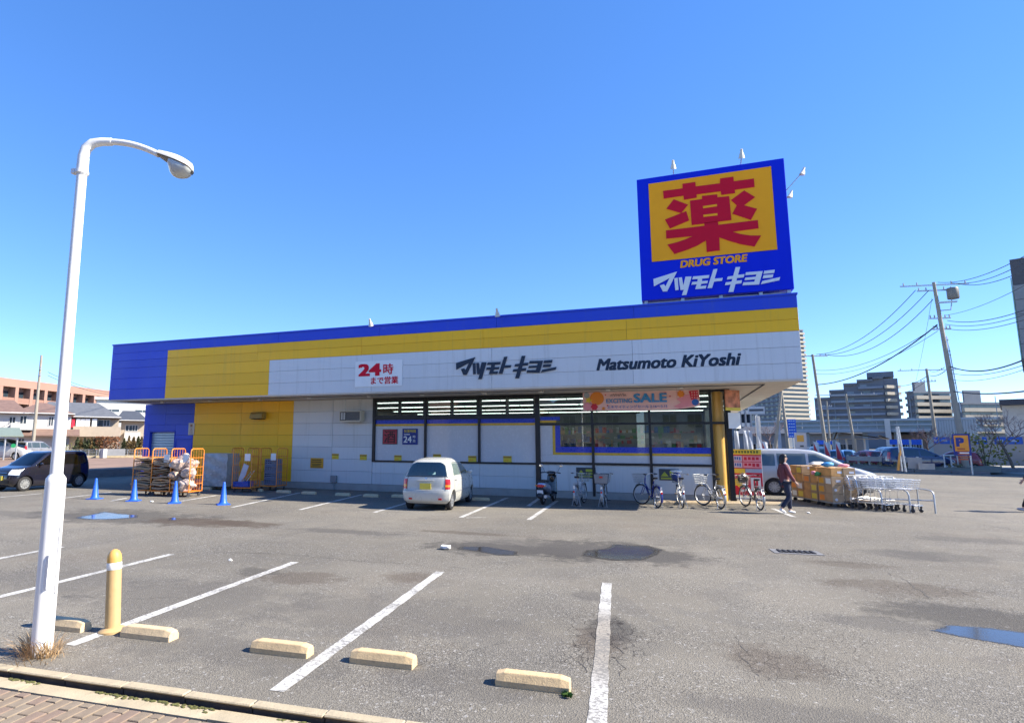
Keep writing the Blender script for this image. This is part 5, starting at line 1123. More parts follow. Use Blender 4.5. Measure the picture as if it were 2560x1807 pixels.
for k, (x, y, z, r_, sc3, mm, lb) in enumerate(((.18,.45,1.31,.14,(1.3,1,.55),PRINTLB,'light blue bag of goods lying on top of the cartons'), (.52,.20,1.29,.08,(2.0,1,.7),PRINTP,'pink and white packs lying on the nearest cartons'), (-.05,.9,1.02,.09,(1,1,.8),PRINTP,'pink packet on the left face of the carton stacks'), (-.06,.62,1.0,.09,(1,1.2,.8),mat('packet_green',(.05,.30,.10),.5),'green packet on the left face of the carton stacks'), (.25,1.2,1.30,.16,(1.4,1,.5),PAPER,'white wrapped packs on top of the middle cartons'))):
    p = bx_at(x, y, z); m = MB(); m.blob((0,0,0), r_, k+60, .18, sub=2, scale=sc3); tag(m.build('goods_pack', mm, smooth=70, loc=p), lb, 'goods pack')

# nested shopping carts
def cart_meshes():
    fr = MB(); r = .011
    for y in (-1,1):
        fr.tube([(-.42,y*.24,.98),(-.36,y*.25,.93),(-.30,y*.25,.60),(-.34,y*.25,.16)], r, 6)       # rear upright with handle bend
        fr.tube([(-.34,y*.25,.20),(.38,y*.19,.22),(.44,y*.17,.20)], r, 6)
        fr.tube([(-.30,y*.25,.58),(.30,y*.20,.66),(.40,y*.18,.64)], r, 6)
    fr.tube([(.44,-.17,.20),(.46,0,.20),(.44,.17,.20)], r, 6); fr.tube([(-.30,-.25,.30),(-.30,.25,.30)], r, 6)
    low = MB()
    for k in range(9): low.tube([(-.32,-.22+.055*k,.215),(.42,-.16+.04*k,.235)], .004, 4)
    for k in range(4): low.tube([(-.3+.22*k,-.24+.015*k,.21),(-.3+.22*k,.24-.015*k,.21)], .005, 4)
    hd = MB(); hd.tube([(-.43,-.25,.985),(-.43,.25,.985)], .017, 8)
    bk = MB()
    def bp(s, t):
        c = [(-.28,-.23),(.44,-.18),(.44,.18),(-.28,.23)]; i = int(s) % 4; f = s-int(s); a, b_ = c[i], c[(i+1)%4]
        k = .82+.18*t; return ((a[0]+(b_[0]-a[0])*f-.08)*k+.08, (a[1]+(b_[1]-a[1])*f)*k, .66+.26*t+.04*(a[0]+(b_[0]-a[0])*f))
    for t in (0,.25,.5,.75,1): bk.tube([bp(s,t) for s in (0,1,2,3)], .005 if t < 1 else .009, 5, closed=True)
    for s in [k/7 for k in range(28)]: bk.tube([bp(s,0), bp(s,1)], .004, 4)
    for k in range(1,7): bk.tube([bp(k/7,0), bp(3-k/7,0)], .004, 4)
    fl = MB(); fl.obox((-.27,0,.73), (.012,.34,.24), 0,0,0,-.15)
    ca = MB(); ca.tube([(0,-.014,.055),(0,.014,.055)], .055, 12); ca.box(-.02,.02,-.02,-.015,.05,.19); ca.box(-.02,.02,.015,.02,.05,.19)
    return fr.mesh('frame', CHROME, 60), low.mesh('lower_rack', CHROME), hd.mesh('handle', PLASTG), bk.mesh('basket', mat('basket_clear', (0.66,0.69,0.74), .25, .3)), fl.mesh('child_flap', mat('flap_black', (0.03,0.033,0.036), .45)), ca.mesh('castor', CAST)
CM = cart_meshes()
def shop_cart(p, rz, lb):
    t = thing('shopping_cart', lb, 'shopping cart', p, rz, 'nested shopping carts')
    for n, me_ in zip(('frame','lower_rack','handle','basket','child_flap'), CM): inst(me_, n, t)
    for x, y in ((-.32,-.24),(-.32,.24),(.38,-.17),(.38,.17)): inst(CM[5], 'castor', t, (x,y,0))
ordn = ('first, nearest the viewer','second','third','fourth','last, farthest back')
for row, (x, y) in enumerate(((5.62,21.35),(6.32,21.35))):
    for k in range(5):
        a = radians(128); shop_cart((x+.25*k*cos(a)*.9, y+.25*k*sin(a)*1.1, 0), a+pi, 'chrome shopping cart %s in the %s nested row' % (ordn[k], ('left','right')[row]))
cr_ = thing('cart_rail', 'low bent steel rail closing off the shopping cart bay', 'rail', (0,0,0))
m = MB(); p0, p1 = Vector((5.72,21.15,0)), Vector((6.95,20.95,0))
m.tube([p1, p1+Vector((0,0,.52)), p1+Vector((-.01,.03,.60)), p1+Vector((-.03,.14,.64)), p1+Vector((-.05,.3,.645)), p1+Vector((-.1,.9,.645)), p1+Vector((-.1,.9,0))], .022, 10); m.tube([p1+Vector((0,0,.36)), p0+Vector((0,0,.36))], .018, 8)
m.build('tube', STEEL, cr_, smooth=60)
for q in (Vector((5.72,21.1,0)), Vector((6.38,21.02,0))):
    m = MB(); m.tube([q, q+Vector((0,0,.48)), q+Vector((-.02,.04,.58)), q+Vector((-.06,.14,.63)), q+Vector((-.12,.35,.635))], .022, 10); m.build('hoop', STEEL, cr_, smooth=60)

# ------------------------------------------------------------------ vehicles
def lerp_levels(lv, z, k):
    if z <= lv[0][0]: return lv[0][k]
    for a, b_ in zip(lv, lv[1:]):
        if z <= b_[0]: return a[k]+(b_[k]-a[k])*(z-a[0])/max(1e-6, b_[0]-a[0])
    return lv[-1][k]
NEXP = 3.0
class Car:
    """body lofted from horizontal outlines: (z, x front, x rear, half width, front rounding, rear rounding)"""
    def __init__(s, lv, wr, wx, paint): s.lv = lv; s.wr = wr; s.wx = wx; s.paint = paint
    def L(s, z): return [lerp_levels(s.lv, z, k) for k in range(1, 6)]
    def side(s, x, z):
        xf, xr, w, rf, rr = s.L(z)
        q = max(0, (x-(xf-rf))/rf, ((xr+rr)-x)/rr); return w*(max(0, 1-min(1, q)**NEXP))**(1/NEXP)
    def end(s, y, z, front):
        xf, xr, w, rf, rr = s.L(z); q = min(1, abs(y)/w); k = 1-(1-q**NEXP)**(1/NEXP)
        return xf-rf*k if front else xr+rr*k
    def body(s, parent, name='body'):
        m = MB(); zs = []
        for a, b_ in zip(s.lv, s.lv[1:]):
            zs += [a[0], a[0]*.5+b_[0]*.5]
        zs.append(s.lv[-1][0]); n = 0; rings = []
        for z in zs:
            xf, xr, w, rf, rr = s.L(z); P = []
            for k in range(15):
                t = -pi/2+pi*k/14; P.append((xf-rf+rf*abs(cos(t))**(2/NEXP), w*math.copysign(abs(sin(t))**(2/NEXP), sin(t)), z))
            for k in range(1, 6): P.append((xf-rf+((xr+rr)-(xf-rf))*k/6, w, z))
            for k in range(15):
                t = pi/2-pi*k/14; P.append((xr+rr-rr*abs(cos(t))**(2/NEXP), w*math.copysign(abs(sin(t))**(2/NEXP), sin(t)), z))
            for k in range(1, 6): P.append(((xr+rr)+((xf-rf)-(xr+rr))*k/6, -w, z))
            n = len(P); m.v += P
        for i in range(len(zs)-1):
            for k in range(n): m.f.append([i*n+k, i*n+(k+1)%n, (i+1)*n+(k+1)%n, (i+1)*n+k]); m.m.append(0)
        m.f.append(list(range(n))[::-1]); m.m.append(0); m.f.append([(len(zs)-1)*n+k for k in range(n)]); m.m.append(0)
        o = m.build(name, s.paint, None)
        c = MB()
        for x in s.wx:
            for y in (-1, 1):
                w = s.L(s.wr)[2]; c.tube([(x, y*(w-.24), s.wr), (x, y*(w+.2), s.wr)], s.wr+.045, 24)
        co = c.build('arch_cutter', PLASTK, None); bo_ = o.modifiers.new('b', 'BOOLEAN'); bo_.operation = 'DIFFERENCE'; bo_.object = co; bo_.solver = 'EXACT'
        me_ = evaluated_mesh(o); o.modifiers.clear(); o.data = me_; bpy.data.objects.remove(co)
        me_.polygons.foreach_set('use_smooth', [True]*len(me_.polygons)); me_.set_sharp_from_angle(angle=radians(38))
        o.parent = parent; return o
    def side_patch(s, name, sgn, x0f, x1f, z0, z1, m_, parent, off=.006, nu=8, nv=5):
        m = MB()
        def f(u, v):
            z = z0+(z1-z0)*v; a, b_ = x0f(z) if callable(x0f) else x0f, x1f(z) if callable(x1f) else x1f; x = a+(b_-a)*u
            return (x, sgn*(s.side(x, z)+off), z)
        m.grid(f, nu, nv, flip=(sgn > 0)); return m.build(name, m_, parent, smooth=60)
    def end_patch(s, name, front, y0, y1, z0, z1, m_, parent, off=.006, nu=12, nv=5, shape=None):
        m = MB()
        def f(u, v):
            z = z0+(z1-z0)*v; w = s.L(z)[2]; a, b_ = (y0(z) if callable(y0) else y0)*w, (y1(z) if callable(y1) else y1)*w; y = a+(b_-a)*u
            return (s.end(y, z, front)+(off if front else -off), y*(1+.004), z)
        m.grid(f, nu, nv, flip=front is False); return m.build(name, m_, parent, smooth=60)
def tyre_meshes(r, w, spokes, rimm, name):
    ty = MB(); ty.lathe([(r*.66,-w/2),(r*.90,-w/2),(r*.985,-w*.40),(r,-w*.2),(r,w*.2),(r*.985,w*.40),(r*.90,w/2),(r*.66,w/2)], 28, M=Matrix.Rotation(pi/2,4,'X'), cap=False)
    rm_ = MB(); rm_.lathe([(r*.66,-w*.44),(r*.62,-w*.47),(r*.60,-w*.30),(0,-w*.26)], 24, M=Matrix.Rotation(pi/2,4,'X').inverted()) if False else None
    rm_ = MB()
    for k in range(24):
        pass
    # dished rim with spokes; outer face looks along -y
    rm_.lathe([(r*.67,w*.47),(r*.61,w*.46),(r*.58,w*.28),(r*.2,w*.24),(0,w*.26)], 24, M=Matrix.Rotation(pi/2,4,'X'), cap=False)
    sp = MB()
    for k in range(spokes):
        a = 2*pi*k/spokes; M = Matrix.Rotation(a, 4, 'Y') @ Matrix.Translation((r*.36,-w*.41,0)); sp.mbox(M, r*.52, .014, r*.13)
    sp.lathe([(r*.16,w*.36),(r*.15,w*.47),(0,w*.49)], 12, M=Matrix.Rotation(pi/2,4,'X'))
    return ty.mesh('tyre', RUBBER, 40), rm_.mesh('rim', PLASTG if spokes else rimm, 40), sp.mesh('spokes', rimm)
def wheels(t, car, r, w, spokes, rimm, name, yoff=0.0):
    ty, rm_, sp = tyre_meshes(r, w, spokes, rimm, name)
    for x in car.wx:
        for sgn in (-1, 1):
            hwid = car.L(r)[2]; o = inst(ty, 'wheel', t, (x, sgn*(hwid-w/2-.015+yoff), r), rot=(0,0,0 if sgn < 0 else pi)); inst(rm_, 'rim', o); inst(sp, 'spokes', o)
def mirrors(t, car, x, z, m_):
    for sgn in (-1, 1):
        m = MB(); y = car.side(x, z); m.blob((x, sgn*(y+.11), z+.02), .085, 3, .0, sub=2, scale=(.55,1.05,.75)); m.tube([(x,sgn*(y-.02),z-.02),(x,sgn*(y+.07),z)], .02, 6); m.build('mirror', m_, t, smooth=60)
def handles(t, car, xs, z, m_):
    for x in xs:
        for sgn in (-1, 1):
            m = MB(); m.obox((x, sgn*(car.side(x,z)+.014), z), (.16,.024,.032)); m.build('handle', m_, t, bevel=.008)
def seams(t, car, xs, z0, z1):
    for x in xs:
        for sgn in (-1, 1):
            m = MB(); P = [(x, sgn*(car.side(x,z0+(z1-z0)*k/8)+.0015), z0+(z1-z0)*k/8) for k in range(9)]; m.tube(P, .0035, 4); m.build('door_seam', PLASTK, t)
def interior(t, car, z0, z1, x0, x1, seats):
    m = MB(); m.box(x0, x1, -car.L(z0)[2]*.86, car.L(z0)[2]*.86, z0-.30, z0-.28); 
    for x in seats:
        for y in (-.33,.33): m.obox((x,y,z0-.02), (.16,.46,.56), 0,0,0,-.12); m.obox((x-.05,y,z0+.34), (.10,.26,.18))
    m.build('seats', PLASTG, t, bevel=.03)

# white compact seen from behind
CREAM = mat('car_white', (0.50,0.495,0.45), .3, var=.02, coat=.6)
k1 = Car([(.20,1.60,-1.60,.66,.45,.22),(.30,1.68,-1.68,.715,.45,.22),(.52,1.70,-1.70,.737,.45,.20),(.62,1.69,-1.665,.737,.45,.20),(.80,1.63,-1.65,.735,.45,.20),(.90,1.45,-1.635,.725,.40,.20),(.96,.98,-1.62,.705,.25,.20),(1.18,.66,-1.545,.635,.22,.26),(1.34,.40,-1.45,.565,.22,.30),(1.42,.24,-1.34,.50,.25,.34),(1.47,.04,-1.16,.42,.3,.38),(1.50,-.22,-.92,.30,.3,.35),(1.51,-.45,-.75,.14,.2,.2)], .275, (1.21,-1.21), CREAM)
whitecar = thing('parked_car', 'small cream white hatchback parked nose-in before the filmed windows', 'car', (-6.98, 17.62, 0), pi/2+.10)
k1.body(whitecar)
rg_ = k1.end_patch('rear_window', False, lambda z: -.90+.20*max(0,(z-1.28)/.10)**2, lambda z: .90-.20*max(0,(z-1.28)/.10)**2, .99, 1.385, CARGLASS, whitecar, .007, 16, 8)
m = MB(); m.add([(-.02-1.6,0,1.0)], []) ; 
for sgn in (-1,1):
    k1.side_patch('rear_door_window', sgn, lambda z: -1.10+.22*(z-.98)/.4, -.27, .99, 1.37, CARGLASS, whitecar); k1.side_patch('front_door_window', sgn, -.19, lambda z: lerp_levels(k1.lv, z, 1)-.24, .99, 1.37, CARGLASS, whitecar)
k1.end_patch('windscreen', True, -.86, .86, 1.0, 1.40, CARGLASS, whitecar)
for sgn in (-1,1):
    a, b_ = (-.98,-.80) if sgn < 0 else (.80,.98)
    k1.end_patch('tail_lamp', False, a, b_, .62, .90, RED, whitecar, .012, 6, 5); k1.end_patch('indicator', False, a*.995, b_*.985, .68, .74, AMBER, whitecar, .016, 5, 2); k1.end_patch('headlight', True, a*.9, b_*.9, .66, .80, CLEARL, whitecar, .01, 6, 4)
k1.end_patch('bumper', False, -.97, .97, .27, .56, CREAM, whitecar, .035, 16, 5); k1.end_patch('bumper_groove', False, -.95, .95, .555, .57, PLASTG, whitecar, .012, 16, 2)
m = MB(); m.obox((-1.695,0,.70), (.02,.34,.17)); m.build('number_plate', mat('plate_yellow', (0.70,0.55,0.08), .4), whitecar)
m = MB(); m.obox((-1.675,0,.86), (.02,.5,.03)); m.build('handle_strip', CREAM, whitecar, bevel=.008)
m = MB(); m.tube([(-1.60,.05,.985),(-1.56,-.2,1.02),(-1.53,-.42,1.06)], .008, 5); m.build('wiper', PLASTK, whitecar)
m = MB(); m.add([(-1.60,.28-.56,1.035),(-1.60,.50-.56,1.035),(-1.575,.50-.56,1.10),(-1.575,.28-.56,1.10)], [(0,1,2,3)]); m.build('sticker', mat('sticker_green', (0.45,0.65,0.50), .4), whitecar)
for a in (-.80,.785): k1.end_patch('tailgate_seam', False, a, a+.015, .56, .98, PLASTK, whitecar, .003, 1, 6)
k1.end_patch('rear_seal', False, -.93, .93, .965, .985, PLASTK, whitecar, .005, 16, 1); k1.end_patch('emblem', False, -.04, .04, .905, .93, CHROME, whitecar, .008, 2, 1)
for sgn in (-1,1): k1.side_patch('side_moulding', sgn, -.95, 1.0, .50, .535, PLASTG, whitecar, .008)
m = MB(); m.obox((-1.71,-.45,.34), (.02,.10,.05)); m.obox((-1.71,.45,.34), (.02,.10,.05)); m.build('rear_reflector', RED, whitecar)
mirrors(whitecar, k1, .60, 1.02, CREAM); handles(whitecar, k1, (-.95,.12-.28), .86, PLASTG); seams(whitecar, k1, (-.23,.78), .32, .97); seams(whitecar, k1, (-1.12,), .60, .97)
interior(whitecar, k1, 1.0, 1.3, -1.45, .7, (.05,-.75)); wheels(whitecar, k1, .275, .15, 9, STEEL, 'a')
m = MB(); m.box(-1.45,1.45,-.6,.6,.16,.19); m.build('underbody', PLASTK, whitecar)

# dark kei van, nose out
DARKP = mat('van_black_blue', (0.012,0.012,0.022), .15, var=.1, coat=1.0)
k2 = Car([(.19,1.58,-1.62,.66,.40,.16),(.30,1.68,-1.68,.72,.40,.15),(.50,1.70,-1.70,.7375,.40,.15),(.72,1.66,-1.70,.7375,.40,.15),(.88,1.50,-1.69,.73,.38,.15),(.97,1.08,-1.685,.715,.28,.15),(1.20,.74,-1.66,.665,.24,.15),(1.40,.46,-1.62,.62,.24,.15),(1.50,.30,-1.57,.585,.28,.2),(1.54,.10,-1.46,.54,.3,.3),(1.555,-.2,-1.2,.42,.3,.35),(1.56,-.5,-.9,.2,.2,.2)], .285, (1.19,-1.20), DARKP)
van = thing('parked_car', 'dark blue-black box-shaped small van parked nose-out at the far left', 'van', (-24.78, 17.08, 0), -pi/2+LOTROT-.02)
k2.body(van)
for sgn in (-1,1):
    k2.side_patch('quarter_window', sgn, -1.50, -1.12, 1.0, 1.42, CARGLASS, van); k2.side_patch('rear_door_window', sgn, -1.06, -.27, 1.0, 1.43, CARGLASS, van); k2.side_patch('front_door_window', sgn, -.19, lambda z: lerp_levels(k2.lv, z, 1)-.22, 1.0, 1.43, CARGLASS, van)
    a, b_ = (-.97,-.52) if sgn < 0 else (.52,.97)
    k2.end_patch('headlight', True, a, b_, lambda: 0 if False else .64, .86, CLEARL, van, .010, 8, 4) if False else k2.end_patch('headlight', True, a, b_, .64, .85, CLEARL, van, .010, 8, 4)
    a, b_ = (-.99,-.80) if sgn < 0 else (.80,.99); k2.end_patch('tail_lamp', False, a, b_, .75, 1.15, RED, van, .01, 4, 5)
k2.end_patch('windscreen', True, -.90, .90, 1.0, 1.46, CARGLASS, van, .007, 14, 8); k2.end_patch('rear_window', False, -.86, .86, 1.02, 1.42, CARGLASS, van)
k2.end_patch('grille', True, -.46, .46, .66, .78, mat('grille_dark', (0.02,0.02,0.022), .4), van, .012, 10, 3); k2.end_patch('lower_grille', True, -.6, .6, .30, .42, PLASTK, van, .012, 10, 3); k2.end_patch('grille_bar', True, -.44, .44, .715, .735, CHROME, van, .018, 10, 1)
m = MB(); m.obox((1.725,0,.52), (.02,.34,.17)); m.build('number_plate', MATS['plate_yellow'], van)
m = MB(); m.blob((.55,.2,1.02), .11, 2, .2, sub=2, scale=(.7,1.6,.8)); m.build('dashboard_cover', mat('hivis', (0.55,0.60,0.03), .6), van, smooth=60)
mirrors(van, k2, .66, 1.02, DARKP); handles(van, k2, (-.95,-.12), .88, DARKP); seams(van, k2, (-.23,.84,-1.08), .32, .98); interior(van, k2, 1.02, 1.3, -1.4, .7, (.05,-.8)); wheels(van, k2, .285, .155, 10, STEEL, 'b')
m = MB(); m.box(-1.45,1.45,-.6,.6,.16,.188); m.build('underbody', PLASTK, van)

# silver people carrier beyond the cartons
SILVER = mat('car_silver', (0.46,0.47,0.48), .35, .15, var=.03, coat=1.0)
k3 = Car([(.22,2.12,-2.12,.76,.55,.2),(.34,2.24,-2.22,.83,.55,.2),(.60,2.27,-2.25,.848,.55,.18),(.80,2.18,-2.25,.848,.55,.18),(.92,1.98,-2.24,.84,.50,.18),(1.04,1.62,-2.23,.825,.35,.18),(1.12,1.30,-2.22,.81,.28,.18),(1.40,.82,-2.14,.74,.25,.18),(1.62,.42,-2.05,.68,.28,.22),(1.72,.15,-1.95,.63,.32,.3),(1.77,-.25,-1.75,.52,.4,.4),(1.785,-.7,-1.4,.25,.2,.2)], .315, (1.36,-1.36), SILVER)
mpv = thing('parked_car', 'silver people carrier side-on behind the stacked cartons and shopping carts', 'car', (4.96, 26.86, 0), .02)
k3.body(mpv)
for sgn in (-1,1):
    k3.side_patch('quarter_window', sgn, -1.95, -1.28, 1.12, 1.58, CARGLASS, mpv); k3.side_patch('rear_door_window', sgn, -1.20, -.22, 1.12, 1.60, CARGLASS, mpv); k3.side_patch('front_door_window', sgn, -.13, lambda z: lerp_levels(k3.lv, z, 1)-.30, 1.14, 1.60, CARGLASS, mpv)
    a, b_ = (-.95,-.55) if sgn < 0 else (.55,.95); k3.end_patch('headlight', True, a, b_, .70, .90, CLEARL, mpv, .01, 8, 4); k3.end_patch('tail_lamp', False, a, b_, .9, 1.4, RED, mpv, .01, 4, 5)
k3.end_patch('windscreen', True, -.90, .90, 1.14, 1.66, CARGLASS, mpv, .007, 14, 8); k3.end_patch('rear_window', False, -.85, .85, 1.1, 1.55, CARGLASS, mpv)
mirrors(mpv, k3, .86, 1.17, SILVER); handles(mpv, k3, (-1.0,-.02), 1.0, SILVER); seams(mpv, k3, (-.18,.95,-1.24), .36, 1.1); interior(mpv, k3, 1.15, 1.5, -2, .9, (.2,-.7,-1.5)); wheels(mpv, k3, .315, .19, 10, STEEL, 'c')
m = MB(); m.box(-1.9,1.9,-.7,.7,.18,.21); m.build('underbody', PLASTK, mpv)

# far cars: copies of the three with another paint
def repaint(root, m_):
    old = {'car_white','van_black_blue','car_silver'}
    for o in [root]+list(root.children):
        for s_ in getattr(o, 'material_slots', []):
            if s_.material and s_.material.name in old: s_.link = 'OBJECT'; s_.material = m_
FARC = {'red': mat('far_red', (0.40,0.02,0.025), .3, coat=1.0), 'white': mat('far_white', (0.5,0.5,0.49), .3, coat=1.0), 'navy': mat('far_navy', (0.01,0.025,0.10), .2, coat=1.0), 'sky': mat('far_sky', (0.15,0.30,0.50), .3, coat=1.0), 'maroon': mat('far_maroon', (0.26,0.03,0.04), .3, coat=1.0), 'grey': mat('far_grey', (0.2,0.2,0.21), .3, coat=1.0)}
for src, p, rz, c, lb in ((whitecar, (13.51,60.51,1.29), 1.2, 'sky', 'small pale blue car far off in the car lot, left of the red cars'), (whitecar, (14.421,61.327,1.287), 1.2, 'white', 'small white car far off beside the pale blue one'), (whitecar, (14.993,58.097,1.335), 1.9, 'red', 'red car with its front showing far off in the car lot, beside the orange post'),
                          (whitecar, (16.219,59.841,1.323), 1.9, 'red', 'second red car far off behind the front red one'), (mpv, (16.632,58.689,1.342), 1.7, 'white', 'white car far off between the red cars and the navy van'), (mpv, (17.253,54.326,1.225), .15, 'navy', 'large navy van side-on behind the low railing'),
                          (whitecar, (20.236,56.485,0.488), 2.75, 'maroon', 'maroon car on the road behind the big utility pole'), (mpv, (12.706,64.765,1.302), 1.5, 'white', 'white car far off under the small blue banners'), (van, (11.263,63.001,1.31), 1.4, 'grey', 'grey van far off beneath the red and white flags'),
                          (mpv, (-52.486,33.004,0.702), .4, 'white', 'white car under the green roofed carport at the far left'), (van, (-51.391,34.684,0.683), 1.8, 'grey', 'dark van parked by the houses behind the utility pole')):
    c_ = dup(src, (p[0], p[1], 0 if p[0] > 0 else .41), rz, lb, 'cars in the distance'); repaint(c_, FARC[c])

# ------------------------------------------------------------------ people
SKIN = mat('skin', (0.52,0.33,0.24), .5, var=.05); HAIR = mat('hair_dark', (0.018,0.013,0.011), .5, var=.2, scale=20)
def skin_mesh(name, V, E, m_, sub=2):
    """V: {key: (x,y,z,r)}; E: list of key pairs; grown into one continuous surface"""
    keys = list(V); me_ = bpy.data.meshes.new(name); me_.from_pydata([V[k][:3] for k in keys], [(keys.index(a), keys.index(b)) for a, b in E], [])
    o = bpy.data.objects.new(name, me_); COL.objects.link(o); md = o.modifiers.new('skin', 'SKIN'); md.use_smooth_shade = True
    for i, k in enumerate(keys):
        r = V[k][3:]; o.data.skin_vertices[0].data[i].radius = (r[0], r[-1]); o.data.skin_vertices[0].data[i].use_root = (i == 0)
    s_ = o.modifiers.new('sub', 'SUBSURF'); s_.levels = sub; s_.render_levels = sub
    res = evaluated_mesh(o); bpy.data.objects.remove(o); res.materials.clear(); res.materials.append(m_); res.name = name
    res.polygons.foreach_set('use_smooth', [True]*len(res.polygons)); return res
def person(label, loc, rz, legs, arms, coat, trousers, shoes, hairlong=False, hgt=1.0):
    """facing +y locally. legs: per side (knee, ankle, toe) offsets; arms: per side (elbow, wrist)"""
    t = thing('person', label, 'person', loc, rz); t.scale = (hgt,)*3
    V = {'pelvis': (0,0,.94,.12,.10), 'belly': (0,.005,1.08,.125,.10), 'chest': (0,-.005,1.28,.145,.105), 'neckb': (0,-.01,1.43,.075,.065), 'neck': (0,.0,1.49,.052,.052), 'jaw': (0,.02,1.555,.062,.070), 'head': (0,.015,1.63,.075,.092), 'crown': (0,.0,1.70,.055,.070)}
    E_ = [('pelvis','belly'),('belly','chest'),('chest','neckb'),('neckb','neck'),('neck','jaw'),('jaw','head'),('head','crown')]
    Vc, Ec = {'pelvis': (0,0,.93,.155,.125), 'belly': (0,.005,1.08,.15,.122), 'chest': (0,-.005,1.28,.175,.13), 'neckb': (0,-.012,1.425,.085,.075), 'hem': (0,0,.76,.175,.145)}, [('pelvis','belly'),('belly','chest'),('chest','neckb'),('pelvis','hem')]
    Vt, Et = {'pelvis': (0,0,.93,.13,.11)}, []
    for k, sx in (('L',-1),('R',1)):
        kn, an, to = legs[k]; el, wr = arms[k]
        V['hip'+k] = (sx*.09,0,.88,.085,.09); V['knee'+k] = (*kn,.055); V['calf'+k] = tuple(Vector(kn).lerp(Vector(an),.35)+Vector((0,-.015,0)))+(.052,); V['ankle'+k] = (*an,.035); V['toe'+k] = (*to,.032)
        E_ += [('pelvis','hip'+k),('hip'+k,'knee'+k),('knee'+k,'calf'+k),('calf'+k,'ankle'+k),('ankle'+k,'toe'+k)]
        V['sh'+k] = (sx*.165,-.01,1.385,.065); V['el'+k] = (*el,.042); V['wr'+k] = (*wr,.026)
        d = (Vector(wr)-Vector(el)).normalized(); side_ = Vector((0,1,0)); lat = d.cross(Vector((sx,0,0))).normalized()
        pm = Vector(wr)+d*.05; V['palm'+k] = (*pm,.030,.018); E_ += [('chest','sh'+k),('sh'+k,'el'+k),('el'+k,'wr'+k),('wr'+k,'palm'+k)]
        for f, (off, L_) in enumerate(((-.028,.070),(-.010,.082),(.009,.076),(.026,.058))):
            p1 = pm+d*.045+lat*off; p2 = p1+d*L_*.5+Vector((-sx*.006,0,0)); p3 = p1+d*L_*.92+Vector((-sx*.022,0,0))
            for q, p in enumerate((p1,p2,p3)): V['f%s%d%d' % (k,f,q)] = (*p,.0095-.001*q)
            E_ += [('palm'+k,'f%s%d0' % (k,f)),('f%s%d0' % (k,f),'f%s%d1' % (k,f)),('f%s%d1' % (k,f),'f%s%d2' % (k,f))]
        p1 = pm-d*.01+lat*-.04; p2 = p1+d*.03+lat*-.018; V['th%s0' % k] = (*p1,.012); V['th%s1' % k] = (*p2,.010); E_ += [('palm'+k,'th%s0' % k),('th%s0' % k,'th%s1' % k)]
        Vc['sh'+k] = (sx*.175,-.01,1.385,.078); Vc['el'+k] = (*el,.062); Vc['cuff'+k] = (*(Vector(el).lerp(Vector(wr),.93)),.048); Ec += [('chest','sh'+k),('sh'+k,'el'+k),('el'+k,'cuff'+k)]
        Vt['hip'+k] = (sx*.092,0,.87,.105,.11); Vt['knee'+k] = (*kn,.075); Vt['hemt'+k] = (*(Vector(kn).lerp(Vector(an),.93)),.062); Et += [('pelvis','hip'+k),('hip'+k,'knee'+k),('knee'+k,'hemt'+k)]
    inst(skin_mesh('body', V, E_, SKIN), 'body', t); inst(skin_mesh('coat', Vc, Ec, coat), 'coat', t); inst(skin_mesh('trousers', Vt, Et, trousers), 'trousers', t)
    for k in ('L','R'):
        kn, an, to = legs[k]; a, b_ = Vector(an), Vector(to); d = (b_-a); 
        inst(skin_mesh('shoe', {'heel': (*(a-d*.35+Vector((0,0,-.035))),.045,.04), 'mid': (*(a+d*.35+Vector((0,0,-.02))),.046,.042), 'tip': (*(b_+d*.25),.036,.030)}, [('heel','mid'),('mid','tip')], shoes, 1), 'shoe', t)
    m = MB(); m.grid(lambda u, v: ((.093*cos(2*pi*u))*sin(.02+pi*.62*v)*1.0, .002+.115*sin(2*pi*u)*sin(.02+pi*.62*v)-.012, 1.645+.105*cos(.02+pi*.62*v)-(.02 if sin(2*pi*u) < 0 else -.03)*v-(.13*v**2 if hairlong and sin(2*pi*u) < .2 else 0)), 24, 10); 
    m.f = [f for f in m.f if not (sum(m.v[i][1] for i in f)/4 > .055 and sum(m.v[i][2] for i in f)/4 < 1.675)]; m.m = m.m[:len(m.f)]
    m.build('hair', HAIR, t, smooth=70)
    fm_ = MB()
    for sx in (-1,1): fm_.blob((sx*.030,.098,1.632), .009, 1, 0, sub=1)
    fm_.build('eyes', mat('eye_dark', (.02,.015,.015), .3), t)
    m = MB(); m.blob((0,.112,1.605), .014, 1, 0, sub=1, scale=(.8,1,1.4)); m.build('nose', SKIN, t, smooth=60)
    m = MB(); m.obox((0,.098,1.568), (.042,.006,.008)); m.build('mouth', mat('lips', (.35,.12,.11), .5), t)
    m = MB()
    for sx in (-1,1): m.blob((sx*.082,.005,1.615), .020, 1, 0, sub=1, scale=(.4,.8,1.3))
    m.build('ears', SKIN, t, smooth=60)
    return t
JEANS = mat('jeans_navy', (0.015,0.022,0.05), .8, var=.2, scale=14); MAROON = mat('coat_maroon', (0.16,0.045,0.055), .8, var=.15, scale=9); SHOEW = mat('shoe_white', (0.72,0.72,0.72), .5); BLACKC = mat('coat_black', (0.02,0.02,0.024), .8, var=.2); SHOEG = mat('shoe_grey', (0.30,0.31,0.36), .5)
t = person('person in a maroon coat and navy trousers walking past the price board', (2.943,19.245,0), -pi/2+.25, {'L': ((-.10,.14,.50),(-.09,.12,.09),(-.10,.25,.045)), 'R': ((.10,.05,.49),(.09,-.20,.15),(.09,-.09,.06))}, {'L': ((-.235,-.06,1.12),(-.24,.07,.90)), 'R': ((.235,.06,1.12),(.22,.20,.93))}, MAROON, JEANS, SHOEW, True, .96)
